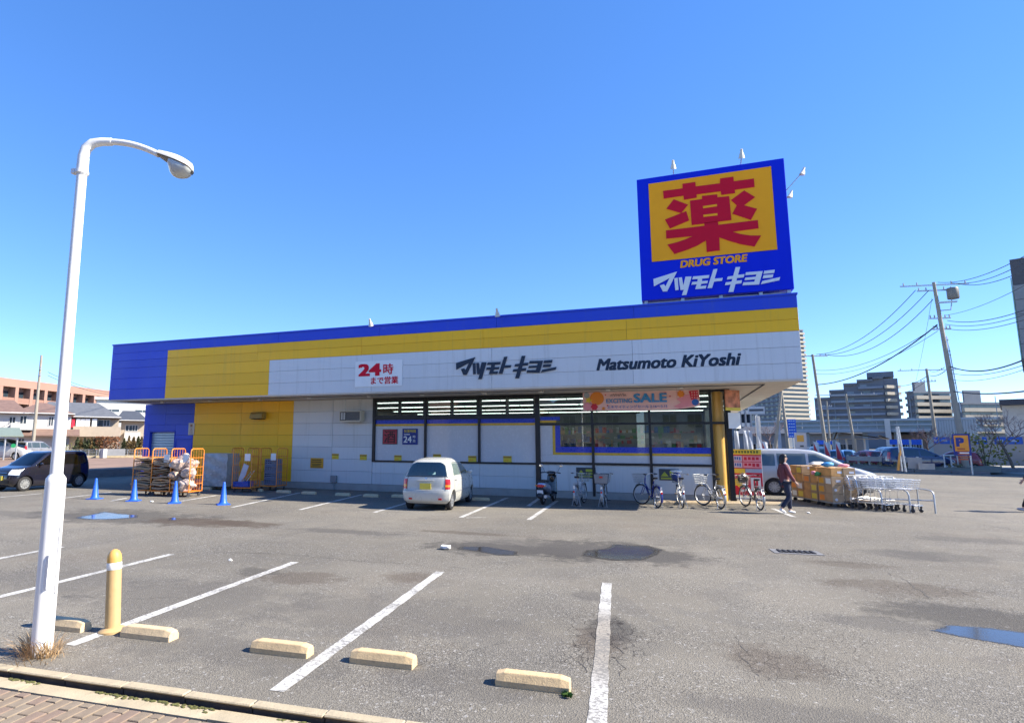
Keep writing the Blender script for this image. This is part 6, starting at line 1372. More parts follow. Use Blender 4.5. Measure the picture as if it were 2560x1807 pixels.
m = MB(); m.tube([(-.06,.05,1.45),(0,.085,1.44),(.06,.05,1.45),(.075,-.02,1.47),(0,-.075,1.48),(-.075,-.02,1.47)], .032, 8, closed=True); m.tube([(.03,.10,1.43),(.04,.135,1.3),(.045,.14,1.15)], [.03,.035,.03], 8); m.build('scarf', mat('scarf_grey', (0.32,0.30,0.32), .9, var=.2, scale=20), t, smooth=60)
person('person in dark trousers and grey shoes stepping in at the right edge', (9.98, 22.48, 0), pi/2-.05, {'L': ((-.09,.26,.52),(-.09,.42,.10),(-.10,.55,.10)), 'R': ((.09,.02,.49),(.09,-.22,.13),(.09,-.11,.05))}, {'L': ((-.235,-.08,1.12),(-.24,.02,.90)), 'R': ((.235,.08,1.12),(.22,.22,.93))}, BLACKC, mat('trousers_black', (0.014,0.013,0.016), .85, var=.2), SHOEG)

# ------------------------------------------------------------------ beyond the lot, left: field, houses, trees
def frame(w): return dict(loc=(w[0], w[1], 0), rz=w[2])
FZ = .41
SOIL = mat('field_soil', (0.24,0.155,0.11), .95, var=.18, scale=.8, bump=.5, bscale=8, dirt=.3, dirtcol=(.20,.15,.11))
LOTG = mat('yard_ground', (0.36,0.32,0.26), .95, var=.15, scale=.5)
wd = Vector((0,1,0)); wn2 = Vector((-1,0,0))
PA, PB = Vector((-29.6,4,0)), Vector((-29.6,60,0))
m = MB(); a, b_ = PA+wn2*.08, PB+wn2*.08; P = []
for j, dpt in enumerate((0,5,10,16,22,30)):
    for i in range(13): q = a.lerp(b_, i/12)+wn2*dpt; P.append((q.x, q.y, FZ+.03*sin(i*1.7+j)))
m.add(P, [(j*13+i, j*13+i+1, (j+1)*13+i+1, (j+1)*13+i) for j in range(5) for i in range(12)]); m.build('field', SOIL, kind='structure')
m = MB(); q0, q1 = PA+wn2*30+Vector((0,0,FZ-.06)), PB+wn2*30+Vector((0,0,FZ-.06)); m.add([q0, q1, q1+wn2*160, q0+wn2*160], [(0,1,2,3)]); m.build('housing_ground', LOTG, kind='structure')
wallb = thing('retaining_wall', 'low dark concrete block wall along the edge of the brown field', 'wall')
blk = MB(); blk.box(-.395,.395,-.06,.06,0,.215); blkm = blk.mesh('concrete_block', CONCD)
n = int((PB-PA).length/.80)
for k in range(n):
    for r in range(2):
        q = PA+wd*(.80*(k+(.5 if r else 0))); 
        if 10 < q.y < 42: inst(blkm, 'concrete_block', wallb, (q.x, q.y, .22*r), atan2(wd.y, wd.x))
cb_ = MB(); cb_.obox(((PA+PB)/2+wn2*.07)+Vector((0,0,.2)), ((PB-PA).length,.06,.40), atan2(wd.y, wd.x)); cb_.build('wall_core', CONCD, wallb)

def tile_roof(mb, u0, u1, y0, y1, z0, z1, r0, r1, th=.12):
    """hip roof: eaves rectangle, ridge from r0 to r1"""
    ym = (y0+y1)/2
    V_ = [(u0,y0,z0),(u1,y0,z0),(u1,y1,z0),(u0,y1,z0),(r0,ym,z1),(r1,ym,z1),(u0,y0,z0-th),(u1,y0,z0-th),(u1,y1,z0-th),(u0,y1,z0-th)]
    mb.add(V_, [(0,1,5,4),(1,2,5),(2,3,4,5),(3,0,4),(6,9,8,7),(0,6,7,1),(1,7,8,2),(2,8,9,3),(3,9,6,0)])
def roof_mat(name, col):
    t = NT(name); sp = t.new('ShaderNodeSeparateXYZ'); t.l.new(t.tc, sp.inputs[0])
    w = t.math('FRACT', t.math('MULTIPLY', sp.outputs[2], 5.0)); n_ = t.noise(3, 5)
    c = t.ramp(n_.outputs['Fac'], [(.3, tuple(x*.82 for x in col)), (.7, tuple(x*1.15 for x in col))])
    c = t.mix(t.maprange(w, .82, .9, 0, .4), c, tuple(x*.4 for x in col)); t.l.new(c, t.bsdf.inputs['Base Color']); t.bsdf.inputs['Roughness'].default_value = .6
    return t.mat
RBR, RGR, RDK = roof_mat('roof_brown', (0.20,0.125,0.095)), roof_mat('roof_grey', (0.13,0.135,0.145)), roof_mat('roof_slate', (0.075,0.08,0.09))
HWH = mat('house_white', (0.52,0.51,0.48), .7, var=.04); HBE = mat('house_beige', (0.36,0.30,0.235), .8, var=.06); HPK = mat('flats_pink', (0.33,0.185,0.14), .75, var=.06, scale=.3); HTR = mat('trim_white', (0.52,0.515,0.50), .5)
def win(parent, u0, u1, z0, z1, y=-.04, fm=HTR):
    m = MB(); t_ = .06
    m.box(u0-t_,u0,y,y+.08,z0-t_,z1+t_); m.box(u1,u1+t_,y,y+.08,z0-t_,z1+t_); m.box(u0,u1,y,y+.08,z1,z1+t_); m.box(u0,u1,y,y+.08,z0-t_,z0); m.box((u0+u1)/2-.03,(u0+u1)/2+.03,y+.01,y+.07,z0,z1)
    w = m.build('window', fm, parent); p = MB(); p.box(u0,u1,y+.03,y+.036,z0,z1); p.build('pane', FARGLASS, w); return w
def house(label, w, u0, u1, ze, roofs, wallm, roofm, depth=8, windows=(), porch=None, balcony=None, ground=None, cat='house'):
    t = thing('house', label, cat, (w[0], w[1], FZ), w[2], 'houses beyond the field')
    m = MB(); m.box(u0,u1,0,depth,-.2,ze-FZ-.13); m.build('wall', wallm, t)
    for (a, b_, z0, z1, r0, r1, y0, y1) in roofs:
        m = MB(); tile_roof(m, a, b_, y0, y1, z0-FZ, z1-FZ, r0, r1); m.build('roof', roofm, t)
        m = MB(); m.tube([(a,y0-.06,z0-FZ-.03),(b_,y0-.06,z0-FZ-.03)], .06, 6); m.build('gutter', HTR, t)
    for (a, b_, z0, z1, *y) in windows: win(t, a, b_, z0-FZ, z1-FZ, (y[0] if y else 0)-.04)
    if porch:
        a, b_, z0, z1, dp = porch; m = MB(); m.add([(a,-dp,z0-FZ),(b_,-dp,z0-FZ),(b_,-.01,z1-FZ),(a,-.01,z1-FZ),(a,-dp,z0-FZ-.1),(b_,-dp,z0-FZ-.1),(b_,-.01,z0-FZ-.1),(a,-.01,z0-FZ-.1)], [(0,1,2,3),(4,7,6,5),(0,4,5,1),(1,5,6,2),(3,7,4,0),(2,6,7,3)]); m.build('porch_roof', roofm, t)
    if balcony:
        for a, b_, z0, z1, dp, mm in balcony:
            m = MB(); m.box(a,b_,-dp,-dp+.12,z0-FZ,z1-FZ); m.box(a,a+.12,-dp+.121,-.01,z0-FZ,z1-FZ); m.box(b_-.12,b_,-dp+.121,-.01,z0-FZ,z1-FZ); m.box(a+.121,b_-.121,-dp+.121,-.01,z0-FZ,z0-FZ+.12); m.build('balcony', mm, t)
    return t
u = ((-4.545,4.642),(-1.306,4.654),(2.659,4.682),(-3.637,6.032),(-2.509,6.085),(-0.383,5.846),(0.256,5.874),(2.379,0.84),(-2.083,2.927),(3.163,2.56),(-2.111,3.256))
h1 = house('white two storey house with brown hip roofs behind the left utility pole', (-57.829,39.444,0.972), u[0][0], u[7][0], u[1][1], [(u[0][0]-.4,u[1][0]+.2,u[1][1],u[3][1],u[3][0],u[4][0],-.6,7), (u[1][0]-1.2,u[2][0],u[2][1],u[5][1],u[5][0],u[6][0],-.4,6)], HWH, RBR, 7.5,
   windows=[(*[v for v in (a[0], b_[0], b_[1], a[1])],) for a, b_ in (((-2.576,4.235),(-2.148,3.68)), ((-1.744,4.335),(-1.283,3.652)), ((0.545,4.324),(0.871,3.505)), ((1.866,2.107),(2.201,1.523)), ((-1.712,2.178),(-1.294,1.332)))],
   porch=(u[8][0], u[9][0], u[9][1], u[10][1]-.1, 1.3), balcony=[(-2.406, -0.671, 3.017, 3.599, 1.1, HWH)])
u = ((-2.448,4.661),(2.584,4.641),(-4.565,6.616),(0.287,6.408),(2.414,0.942),(-1.863,3.569),(2.593,2.485),(-5.018,4.718))
h2 = house('beige house with a large grey roof and a long solid balcony', (-60.009,46.636,0.91), u[7][0], u[4][0], u[1][1], [(u[7][0]-.5,u[1][0],u[1][1],u[3][1],u[2][0],u[3][0],-.9,9)], HBE, RGR, 8.5,
   windows=[(a[0], b_[0], b_[1], a[1]) for a, b_ in (((-1.512,4.33),(-0.723,3.428)), ((-0.167,4.308),(0.888,3.454)), ((0.965,4.335),(1.491,3.685)), ((-0.781,2.025),(0.314,1.057)))], balcony=[(u[5][0], u[6][0], u[6][1], u[5][1], 1.5, HBE)])
for k, (x, c) in enumerate(((708,'navy'),(738,'red'),(800,'white'),(838,'white'),(890,'white'),(960,'white'))):
    a = ((-2.263,4.387),(-1.991,4.394),(-1.426,4.408),(-1.077,4.416),(-0.596,4.428),(0.057,4.445))[k]
    m = MB(); m.box(-.22,.22,-.02,.02,-.95,0); o = m.build('hung_laundry', {'navy': JEANS, 'red': PRINTR, 'white': PAPER}[c], loc=Vector((-60.009,46.636,0.91)[:2]+(0,))+Matrix.Rotation(0.91,3,'Z') @ Vector((a[0], -.7, a[1])), rz=0.91)
    tag(o, ('dark blue garment hung over the beige balcony','red garment hung over the beige balcony','white sheet hung third from the left over the beige balcony','white sheet hung fourth from the left over the beige balcony','white sheet hung fifth from the left over the beige balcony','white sheet hung farthest right over the beige balcony')[k], 'laundry', 'laundry on the beige balcony')
u = ((-1.793,4.614),(1.832,4.544),(-1.136,5.963),(0.615,6.017),(-1.143,1.565),(1.809,1.572))
house('beige house with a dark slate roof next to the blue store wall', (-63.745,54.704,0.862), u[4][0], u[5][0], u[0][1], [(u[0][0],u[1][0],u[0][1],u[2][1],u[2][0],u[3][0],-.8,8)], HBE, RDK, 7.5, windows=[(a[0], b_[0], b_[1], a[1]) for a, b_ in (((-0.613,3.961),(0.088,3.293)), ((0.15,3.975),(0.692,3.301)))], balcony=[(-0.693, 1.037, 2.056, 3.135, 1.0, HWH)])
# pale block behind
u = ((-3.567,8.119),(2.612,7.812),(-2.477,7.478),(1.172,6.834),(-15.458,8.295))
t = thing('apartment_building', 'low white flat-roofed block just left of the blue store corner', 'building', (-79.799, 66.694, 0), 0.875)
m = MB(); m.box(u[0][0], u[1][0]+6, 0, 9, 0, u[1][1]+.5); m.build('wall', HWH, t); m = MB(); m.box(u[0][0]-.3, u[1][0]+6.3, -.4, 9.3, u[1][1]+.51, u[1][1]+.9); m.build('parapet', HTR, t)
for k in range(3): win(t, u[2][0]+4.2*k, u[2][0]+2+4.2*k, u[3][1]-.3, u[2][1]-.6)
# long pink apartment slab
pk0, pk1 = Vector((-109.763,53.255,1.554)), Vector((-121.145,104.518,1.552)); pk0.z = pk1.z = 0
ang = atan2(pk1.y-pk0.y, pk1.x-pk0.x); Lp = (pk1-pk0).length
t = thing('apartment_building', 'long salmon pink apartment block with recessed balconies above the house roofs', 'building', pk0, ang)
top = 13.389
m = MB(); m.box(0, Lp, 1.4, 12, 0, top-.02); m.build('rear_wall', HPK, t)
m = MB(); m.box(-.2, Lp+.2, -.1, 12.2, top-1.5, top); m.box(2, 9, 3, 9, top+.001, top+1.2); m.build('parapet', HPK, t)
fl = 3.0; nbay = 16
slabm = MB(); slabm.box(0, Lp, 0, 1.39, -.12, .12); slm_ = slabm.mesh('balcony_slab', HPK); rl_ = MB(); rl_.box(0, Lp, 0, .1, .13, .95); rlm = rl_.mesh('balcony_front', mat('flats_pink_dark', (0.28,0.15,0.11), .7))
colm = MB(); colm.box(-.35,.35,-.08,1.39,0,top-1.51); clm = colm.mesh('column', HPK)
for f in range(int((top-1.5)/fl)+1):
    z = top-1.5-fl*(f+1)+.1
    if z < 1: break
    inst(slm_, 'balcony_slab', t, (0,0,z)); inst(rlm, 'balcony_front', t, (0,0,z))
    if f < 3:
        for k in range(nbay):
            for q in (.2,.58):
                p = MB(); x0 = Lp*(k+q)/nbay; p.box(x0, x0+Lp/nbay*.30, 1.37, 1.395, z+.15, z+2.2); p.build('pane', FARGLASS, t)
for k in range(nbay+1): inst(clm, 'column', t, (Lp*k/nbay,0,0))

# carport
t = thing('carport', 'green-roofed carport with thin posts at the far left', 'carport', (-52.435, 33.084, FZ), 1.008); u = ((-1.376,2.421),(0.984,2.405),(-0.521,3.09))
m = MB(); tile_roof(m, u[0][0], u[1][0], -2.2, 2.2, u[1][1]-FZ, u[2][1]-FZ, u[0][0]+.5, u[2][0]+1.2, .1); m.build('roof', mat('carport_green', (0.17,0.21,0.18), .6), t)
for x in (u[0][0]+.3, (u[0][0]+u[1][0])/2, u[1][0]-.4):
    for y in (-1.9, 1.9):
        m = MB(); m.tube([(x,y,0),(x,y,u[1][1]-FZ-.1)], .06, 8); m.build('post', STEEL, t)
o = MB(); o.tube([(0,-.03,0),(0,.03,0)], .17, 16); tag(o.build('round_sign', mat('sign_green', (0.01,0.22,0.08), .4), loc=(-50.548,32.325,1.582), rz=1.002), 'round green sign under the carport roof at the far left', 'sign')
# garden trees
LEAFM = {}
def leaf_mat(name, a, b_):
    if name in LEAFM: return LEAFM[name]
    t = NT(name); oi = t.n.new('ShaderNodeNewGeometry'); n_ = t.noise(1.2, 3); 
    c = t.ramp(t.math('ADD', t.math('MULTIPLY', oi.outputs['Random Per Island'], .6), t.math('MULTIPLY', n_.outputs['Fac'], .5)), [(.2, a), (.85, b_)])
    t.l.new(c, t.bsdf.inputs['Base Color']); t.bsdf.inputs['Roughness'].default_value = .7; LEAFM[name] = t.mat; return t.mat
def leaves(mb, pts, size, rnd):
    for p in pts:
        a = Vector((rnd.gauss(0,1), rnd.gauss(0,1), rnd.gauss(0,1))).normalized(); b_ = a.orthogonal().normalized(); c = a.cross(b_); s = size*rnd.uniform(.6,1.4); th = rnd.uniform(0,6.28); b_, c = b_*cos(th)+c*sin(th), c*cos(th)-b_*sin(th)
        p = Vector(p); mb.add([p-b_*s, p-c*s*.5, p+b_*s, p+c*s*.5], [(0,1,2,3)])
BARK = mat('bark', (0.16,0.12,0.09), .9, var=.25, scale=6, bump=.5)
def conifer(label, p, h, r, lm, seed, group):
    t = thing('conifer', label, 'tree', p, 0, group); rnd = random.Random(seed)
    m = MB(); m.tube([(0,0,0),(0,0,h*.9)], [.06,.015], 6); m.build('trunk', BARK, t)
    m = MB(); P = []
    for k in range(int(420*h)):
        z = rnd.random()**1.25; rr = r*(1-z)**.75*(.75+.25*sin(z*19+seed)+rnd.uniform(-.2,.12)); a = rnd.uniform(0,6.28); q = rnd.uniform(.6,1.0)
        P.append((rr*q*cos(a), rr*q*sin(a), .1+z*(h-.1)))
    leaves(m, P, .085, rnd); m.build('crown', lm, t)
CG, CB_, CR_ = leaf_mat('conifer_green', (0.018,0.028,0.010), (0.055,0.065,0.018)), leaf_mat('conifer_bronze', (0.07,0.045,0.012), (0.17,0.105,0.03)), leaf_mat('hedge_russet', (0.11,0.045,0.018), (0.24,0.10,0.04))
k = 0
for x, y0, lm, nm in ((775,1025,CG,'dark green'),(812,1035,CB_,'bronze'),(850,1030,CG,'dark green'),(885,1040,CG,'dark green'),(918,1030,CB_,'bronze'),(950,1038,CG,'dark green'),(985,1032,CG,'dark green'),(1015,1036,CB_,'bronze'),(1250,1035,CG,'dark green'),(1298,1012,CB_,'bronze'),(1345,1018,CB_,'bronze'),(1392,1015,CG,'dark green'),(1425,1020,CB_,'bronze')):
    p = ((-54.439,40.748,0.983),(-54.258,40.989,0.982),(-54.069,41.237,0.981),(-53.893,41.467,0.979),(-53.726,41.683,0.978),(-53.562,41.894,0.977),(-53.381,42.124,0.976),(-53.224,42.322,0.975),(-51.946,43.882,0.968),(-51.674,44.202,0.967),(-51.404,44.516,0.965),(-51.13,44.83,0.964),(-50.935,45.051,0.963))[k]; z = (2.348,2.255,2.306,2.211,2.31,2.235,2.295,2.258,2.283,2.515,2.459,2.492,2.445)[k]
    conifer('%s conifer, %s' % (nm, ('first in the row under the beige balcony','second in the row under the beige balcony','third in the row under the beige balcony','fourth in the row under the beige balcony','fifth in the row under the beige balcony','sixth in the row under the beige balcony','seventh in the row under the beige balcony','last in the row, next to the russet hedge','first in the group by the blue store wall','second in the group by the blue store wall','third in the group by the blue store wall','fourth in the group by the blue store wall','half hidden by the blue store wall')[k]), (p[0], p[1], FZ), z-FZ, .62, lm, 100+k, 'conifers beyond the field'); k += 1
t = thing('hedge', 'russet clipped hedge between the conifers under the beige balcony', 'hedge', (-52.826,42.818) + (FZ,), 0.89); rnd = random.Random(5); m = MB(); leaves(m, [(rnd.uniform(-1.1,1.0), rnd.uniform(-.4,.4), rnd.uniform(.05,2.05)) for k in range(1900)], .085, rnd); m.build('foliage', CR_, t)
m = MB(); [m.tube([(-.8+.5*k,0,0),(-.8+.5*k,0,1.6)], .03, 5) for k in range(4)]; m.build('stem', BARK, t)
t = thing('shrub', 'small yellow-green shrub in front of the white house', 'shrub', (-52.588,38.204) + (FZ,)); rnd = random.Random(6); m = MB(); leaves(m, [(rnd.gauss(0,.45), rnd.gauss(0,.4), abs(rnd.gauss(.2,.55))) for k in range(500)], .08, rnd); m.build('foliage', leaf_mat('shrub_lime', (0.07,0.09,0.02), (0.17,0.17,0.05)), t); m = MB(); m.tube([(0,0,0),(0,0,.6)], .03, 5); m.build('stem', BARK, t)
# wire fence along the houses
t = thing('wire_fence', 'low grey mesh fence on a concrete strip between field and houses', 'fence', (0,0,0)); f0, f1 = Vector((-53.797,38.234)+(FZ,)), Vector((-49.323,43.854)+(FZ,)); fd = (f1-f0); 
m = MB(); m.obox((f0+f1)/2+Vector((0,0,.10)), (fd.length,.16,.22), atan2(fd.y,fd.x)); m.build('base_strip', CONCW, t)
for k in range(12):
    q = f0.lerp(f1, k/11); m = MB(); m.tube([q, q+Vector((0,0,.80))], .03, 6); m.build('post', STEEL, t)
m = MB()
for k in range(130): q = f0.lerp(f1, k/129); m.tube([q+Vector((0,0,.22)), q+Vector((0,0,.78))], .008, 3, cap=False)
for z in (.25,.50,.78): m.tube([f0+Vector((0,0,z)), f1+Vector((0,0,z))], .012, 4)
m.build('mesh', STEEL, t)
m = MB(); m.box(-.25,.25,-.2,.2,0,.85); tag(m.build('white_cabinet', HTR, loc=(-50.711,40.662)+(FZ,), bevel=.02), 'small white cabinet standing at the mesh fence', 'cabinet')
m = MB(); m.box(-1.1,1.1,-.03,.03,.2,.85); tag(m.build('fence_board', PLASTG, loc=(-50.26,41.218)+(FZ,), rz=0.885), 'grey panel standing right of the white cabinet at the mesh fence', 'board')

# ------------------------------------------------------------------ poles and wires
POLE = mat('pole_concrete', (0.30,0.27,0.22), .9, var=.1, scale=2, dirt=.2); WIREM = mat('wire', (0.03,0.03,0.035), .6); INS = mat('insulator', (0.30,0.30,0.31), .4)
def upole(label, base, top, r0, r1, arms=()):
    t = thing('utility_pole', label, 'utility pole', base, 0, 'utility poles'); d = Vector(top)-Vector(base)
    m = MB(); m.tube([Vector((0,0,-.2)), d*.5, d], [r0,(r0+r1)/2,r1], 12); m.build('post', POLE, t, smooth=50)
    for f, w, rz in arms:
        c = d*f; e = Vector((cos(rz), sin(rz), 0))*w/2; m = MB(); m.obox(c, (w,.09,.09), rz); a_ = m.build('crossarm', STEEL, t)
        for s in (-.9,-.5,.5,.9):
            m = MB(); m.tube([c+e*s+Vector((0,0,.05)), c+e*s+Vector((0,0,.26))], [.05,.035], 6); m.build('insulator', INS, a_)
    return t, d
upole('slim utility pole in front of the white house at the left', (-53.155,35.645)+(FZ,), (-53.176,35.613,9.669), .16, .09, ((.80,.9,-.5),(.86,.9,-.5)))
bp, bd = upole('big concrete utility pole with a transformer at the right', (19.641,52.845,0), (19.415,54.123,14.388), .22, .11, ((.985,4.6,.15),(.955,2.4,.15),(.80,1.4,.15),(.74,1.2,.15)))
m = MB(); m.lathe([(.0,0),(.34,0),(.37,.05),(.37,.78),(.34,.84),(.0,.87)], 16, bd*.90+Vector((1.0,-.1,.0))); m.build('transformer', mat('transformer_grey', (0.17,0.165,0.15), .5), bp, smooth=40)
m = MB(); m.obox(bd*.885+Vector((.6,-.05,0)), (1.2,.2,.1)); m.tube([bd*.90+Vector((.9,-.1,0)), bd*.87+Vector((.75,-.1,-.4)), bd*.84+Vector((.1,-.1,0))], .04, 6); m.build('bracket', STEEL, bp)
m = MB()
for f in (.45,.52,.60,.62,.68): m.tube([bd*f, bd*f+Vector((.25,-.1,0))], .025, 5)
m.tube([bd*.3+Vector((.25,-.05,0)), bd*.7+Vector((.2,-.05,0))], .035, 6); m.build('step_bolts', STEEL, bp)
p1, d1 = upole('utility pole leaning slightly, left of the dark stepped flats', (15.629,74.376)+(0,), (15.038,74.497,11.906), .20, .13, ((.985,3.2,.3),))
p2, d2 = upole('short utility pole with a wide crossarm before the dark stepped flats', (20.086,81.563)+(0,), (19.575,81.687,7.945), .18, .11, ((.985,6.5,.1),))
p3, d3 = upole('utility pole standing between the big pole and the dark stepped flats', (29.098,85.166)+(0,), (28.916,85.228,11.018), .20, .13, ((.985,6.0,.1),(.86,1.6,.1)))
upole('pale utility pole rising over the small blue sign board', (9.58,59.23)+(0,), (9.311,59.273,6.767), .16, .10)
upole('dark leaning utility pole under the store eaves', (7.122,51.51)+(0,), (8.058,51.372,5.956), .15, .09)
upole('thin utility pole close behind the leaning pole, before the dark flats', (23.086,107.55)+(0,), (23.111,107.545,8.794), .16, .10, ((.9,1.4,0),))
def wire(label, p, q, s, r=.022):
    m = MB(); m.tube(sag(p, q, s, 16), r, 5); return tag(m.build('overhead_wire', WIREM), label, 'wire', 'overhead wires')
BT = (19.415,54.123,14.388)
for k, (a, b_, s, r) in enumerate((((18.192,54.019,13.854), (15.411,74.421,11.889), 1.2, .026), ((18.94,53.761,13.721), (15.748,74.351,11.828), 1.4, .026), ((19.102,53.704,12.959), (16.182,74.257,11.827), 1.6, .026), ((19.172,53.679,10.988), (15.313,74.441,8.514), 1.0, .05), ((19.12,53.697,10.857), (15.22,74.46,10.122), 1.0, .022), ((19.173,53.679,10.507), (15.26,74.452,9.705), 1.0, .018),
        ((19.476,53.569,14.24), (14.824,30.598,10.215), .5, .02), ((20.188,53.305,14.067), (14.802,30.609,9.965), .5, .02), ((20.441,53.209,13.983), (14.769,30.625,9.59), .5, .02), ((19.669,53.499,11.636), (15.581,32.454,9.38), .3, .014), ((19.755,53.467,11.225), (15.472,32.506,8.135), .4, .022), ((19.614,53.519,10.961), (15.452,32.515,7.906), .4, .018), ((19.549,53.543,10.662), (15.432,32.525,7.678), .4, .018),
        ((19.628,53.514,7.75), (15.29,32.592,6.055), .6, .04), ((19.626,53.515,7.249), (15.262,32.605,5.732), .4, .018), ((19.472,53.571,6.816), (15.245,32.613,5.539), .4, .014), ((19.052,53.722,13.06), (30.61,95.2,9.234), .4, .012), ((29.179,85.139,10.728), (19.308,53.63,7.722), .2, .02), ((29.136,85.153,10.195), (19.325,53.624,7.441), .2, .03), ((28.798,85.268,10.041), (40.395,134.046,13.278), .5, .04), ((28.617,85.329,9.427), (40.285,134.079,11.863), .5, .03), ((19.632,53.513,5.888), (15.144,32.66,4.383), .2, .04))):
    wire('dark overhead wire, ' + ('upper left line from the big pole','second left line from the big pole','third left line from the big pole','thick cable sagging left from the big pole','thin line just above the thick sagging cable','thin line just below the thick sagging cable','topmost line to the right of the big pole','second line to the right of the big pole','third line from the transformer to the right','faint single line rising to the right below the transformer','upper of three close lines right of the big pole','middle of three close lines right of the big pole','lowest of three close lines right of the big pole','thick bundled cable right of the big pole halfway down','thin line just below the bundled cable','lower thin line below the bundled cable','steep thin line falling left from the big pole top','short upper line between the two right poles','short lower line between the two right poles','upper line left of the farther right pole','lower line left of the farther right pole','level cable low at the right of the big pole')[k], a, b_, s, r)
for k, (a, b_) in enumerate((((-52.842,36.106,8.179), (-61.094,51.648,7.653)), ((-52.828,36.128,7.864), (-61.086,51.658,7.474)))): wire('overhead wire at the left behind the lamp post, %s of two' % ('upper','lower')[k], a, b_, .5, .022)

# ------------------------------------------------------------------ right: far blocks of flats
FDK = mat('flats_dark', (0.12,0.135,0.165), .7, var=.12, scale=.2); FCR = mat('flats_cream', (0.44,0.385,0.30), .75, var=.05, scale=.2); FMID = mat('flats_grey', (0.15,0.17,0.20), .7, var=.1, scale=.2); RAILG = mat('flats_glass', (0.16,0.20,0.25), .3, var=.1)
def flats(label, w, uc, u0, u1, z1, body, band, fh=3.0, yaw=.8, zmin=8, band_h=1.2, proj=1.4, cols=4, pent=0, lband=None):
    """corner at uc, seen width u0..u1: the right face turns to the sun, the left face away"""
    R_ = Matrix.Rotation(w[2], 3, 'Z'); o = Vector((w[0], w[1], 0)) + R_ @ Vector((uc, 0, 0))
    t = thing('apartment_tower', label, 'building', o, w[2]+yaw, 'far blocks of flats')
    W_ = (u1-uc)/cos(yaw); D_ = (uc-u0)/sin(yaw)
    m = MB(); m.box(0, W_, 0, D_, 0, z1); m.build('wall', body, t)
    f1 = MB(); f1.box(0, W_, -proj, -.01, 0, band_h); f1 = f1.mesh('balcony_front', band); f2 = MB(); f2.box(-proj*.8, -.01, .3, D_-.3, 0, band_h*.8); f2 = f2.mesh('side_balcony', lband or FMID)  # left balconies get a darker tone: shade of the turned-away face is painted in
    gl = MB(); gl.box(.3, W_-.3, -.06, -.02, 0, fh-band_h-.15); gl = gl.mesh('window_strip', FARGLASS)
    z = zmin
    while z < z1-1.0: inst(f1, 'balcony_front', t, (0,0,z)); inst(f2, 'side_balcony', t, (0,0,z)); inst(gl, 'window_strip', t, (0,0,z+band_h)); z += fh
    cm_ = MB(); cm_.box(-.2,.2,-proj-.04,-.005,zmin,z1-.3); cmm = cm_.mesh('fin', body)
    for k in range(1, cols): inst(cmm, 'fin', t, (W_*k/cols,0,0))
    wm = MB(); wm.box(-.05,-.005,0,2.0,0,1.5); wmm = wm.mesh('window', FARGLASS); n = int(D_/4.5); z = zmin; c = 0
    while z < z1-3 and c < 240:
        for k in range(n): inst(wmm, 'window', t, (0,1.2+(D_-2)*k/max(1,n),z+band_h*.8+.1)); c += 1
        z += fh
    m = MB(); m.box(-.4, W_+.2, -.4, D_+.2, z1+.01, z1+.9); m.build('parapet', body, t)
    if pent: m = MB(); m.box(W_*.1, W_*.4, 1, D_*.6, z1+.91, z1+pent); m.build('penthouse', body, t)
    return t
u = ((-18.008,4.76),(-1.043,4.78),(16.831,4.801),(17.659,82.992))
flats('tall cream and grey tower with stacked balconies right behind the store corner', (70.721,454.531,-0.154), u[1][0], u[0][0], u[2][0], u[3][1]-1, FMID, FCR, zmin=10, band_h=1.45, cols=1)
u = ((-19.429,24.149),(-13.183,27.564),(-7.4,30.432),(-2.125,31.873),(3.961,34.396),(14.391,32.771),(-20.02,15.77),(14.864,14.939))
xs = [u[0][0], u[1][0], u[2][0], u[3][0], u[4][0], u[7][0]-7]; zs_ = [u[0][1], u[1][1], u[2][1], u[3][1], u[5][1]]
t = thing('apartment_tower', 'dark blue-grey stepped block of flats with a striped cream right end', 'building', (83.482, 319.266, 0), -0.256, 'far blocks of flats')
for k in range(5):
    m = MB(); m.box(xs[k], xs[k+1]-.01, 0, 18, 0, zs_[k]-1); m.build('wall', FDK, t); m = MB(); m.box(xs[k], xs[k+1]-.02, -.9-.05*k, 18.2, zs_[k]-.99, zs_[k]); m.build('parapet', FDK, t)
m = MB(); m.box(xs[4]-2, xs[4]+8, 3, 12, zs_[4]+.01, zs_[4]+2.5); m.build('penthouse', FDK, t)
m = MB(); m.box(xs[5]+.0, xs[5]+5.2, .6, 17, 0, zs_[4]-1); m.build('wall', FDK, t)
SLT = mat('flats_slate_rail', (0.17,0.20,0.26), .5, var=.15, scale=.4)
for f in range(20):
    z = 9+3.05*f; k0 = next((k for k in range(5) if zs_[k]-1 > z+2.2), None)
    if k0 is None: break
    m = MB(); m.box(xs[k0]+.2, xs[5]-.2, -1.2, -.01, z, z+.3); m.build('balcony_slab', FDK, t); m = MB(); m.box(xs[k0]+.4, xs[5]-.4, -1.17, -1.12, z+.31, z+1.2); m.build('balcony_rail', SLT if f % 4 else RAILG, t)
    m = MB(); m.mbox(Matrix.Translation((xs[5]+3.2, .2, z+.65)) @ Matrix.Rotation(.8,4,'Z'), 7.5, 1.2, 1.3); m.build('end_balcony', FCR, t)
    for q in range(int((xs[5]-xs[k0])/6)):
        if (f*5+q*3) % 7 < 4: m = MB(); x0 = xs[k0]+1+6*q; m.box(x0, x0+2.6, -.06, -.005, z+.5, z+2.2); m.build('window', FARGLASS if (f+q) % 3 else RAILG, t)
fm_ = MB(); fm_.box(-.12,.12,-1.3,-1.21,8,zs_[0]-2); fmm = fm_.mesh('fin', RAILG)
for k in range(9): inst(fmm, 'fin', t, (xs[0]+8+k*14,0,0))
u = ((-5.71,25.137),(-3.076,24.343),(9.434,22.764),(-3.459,14.85))
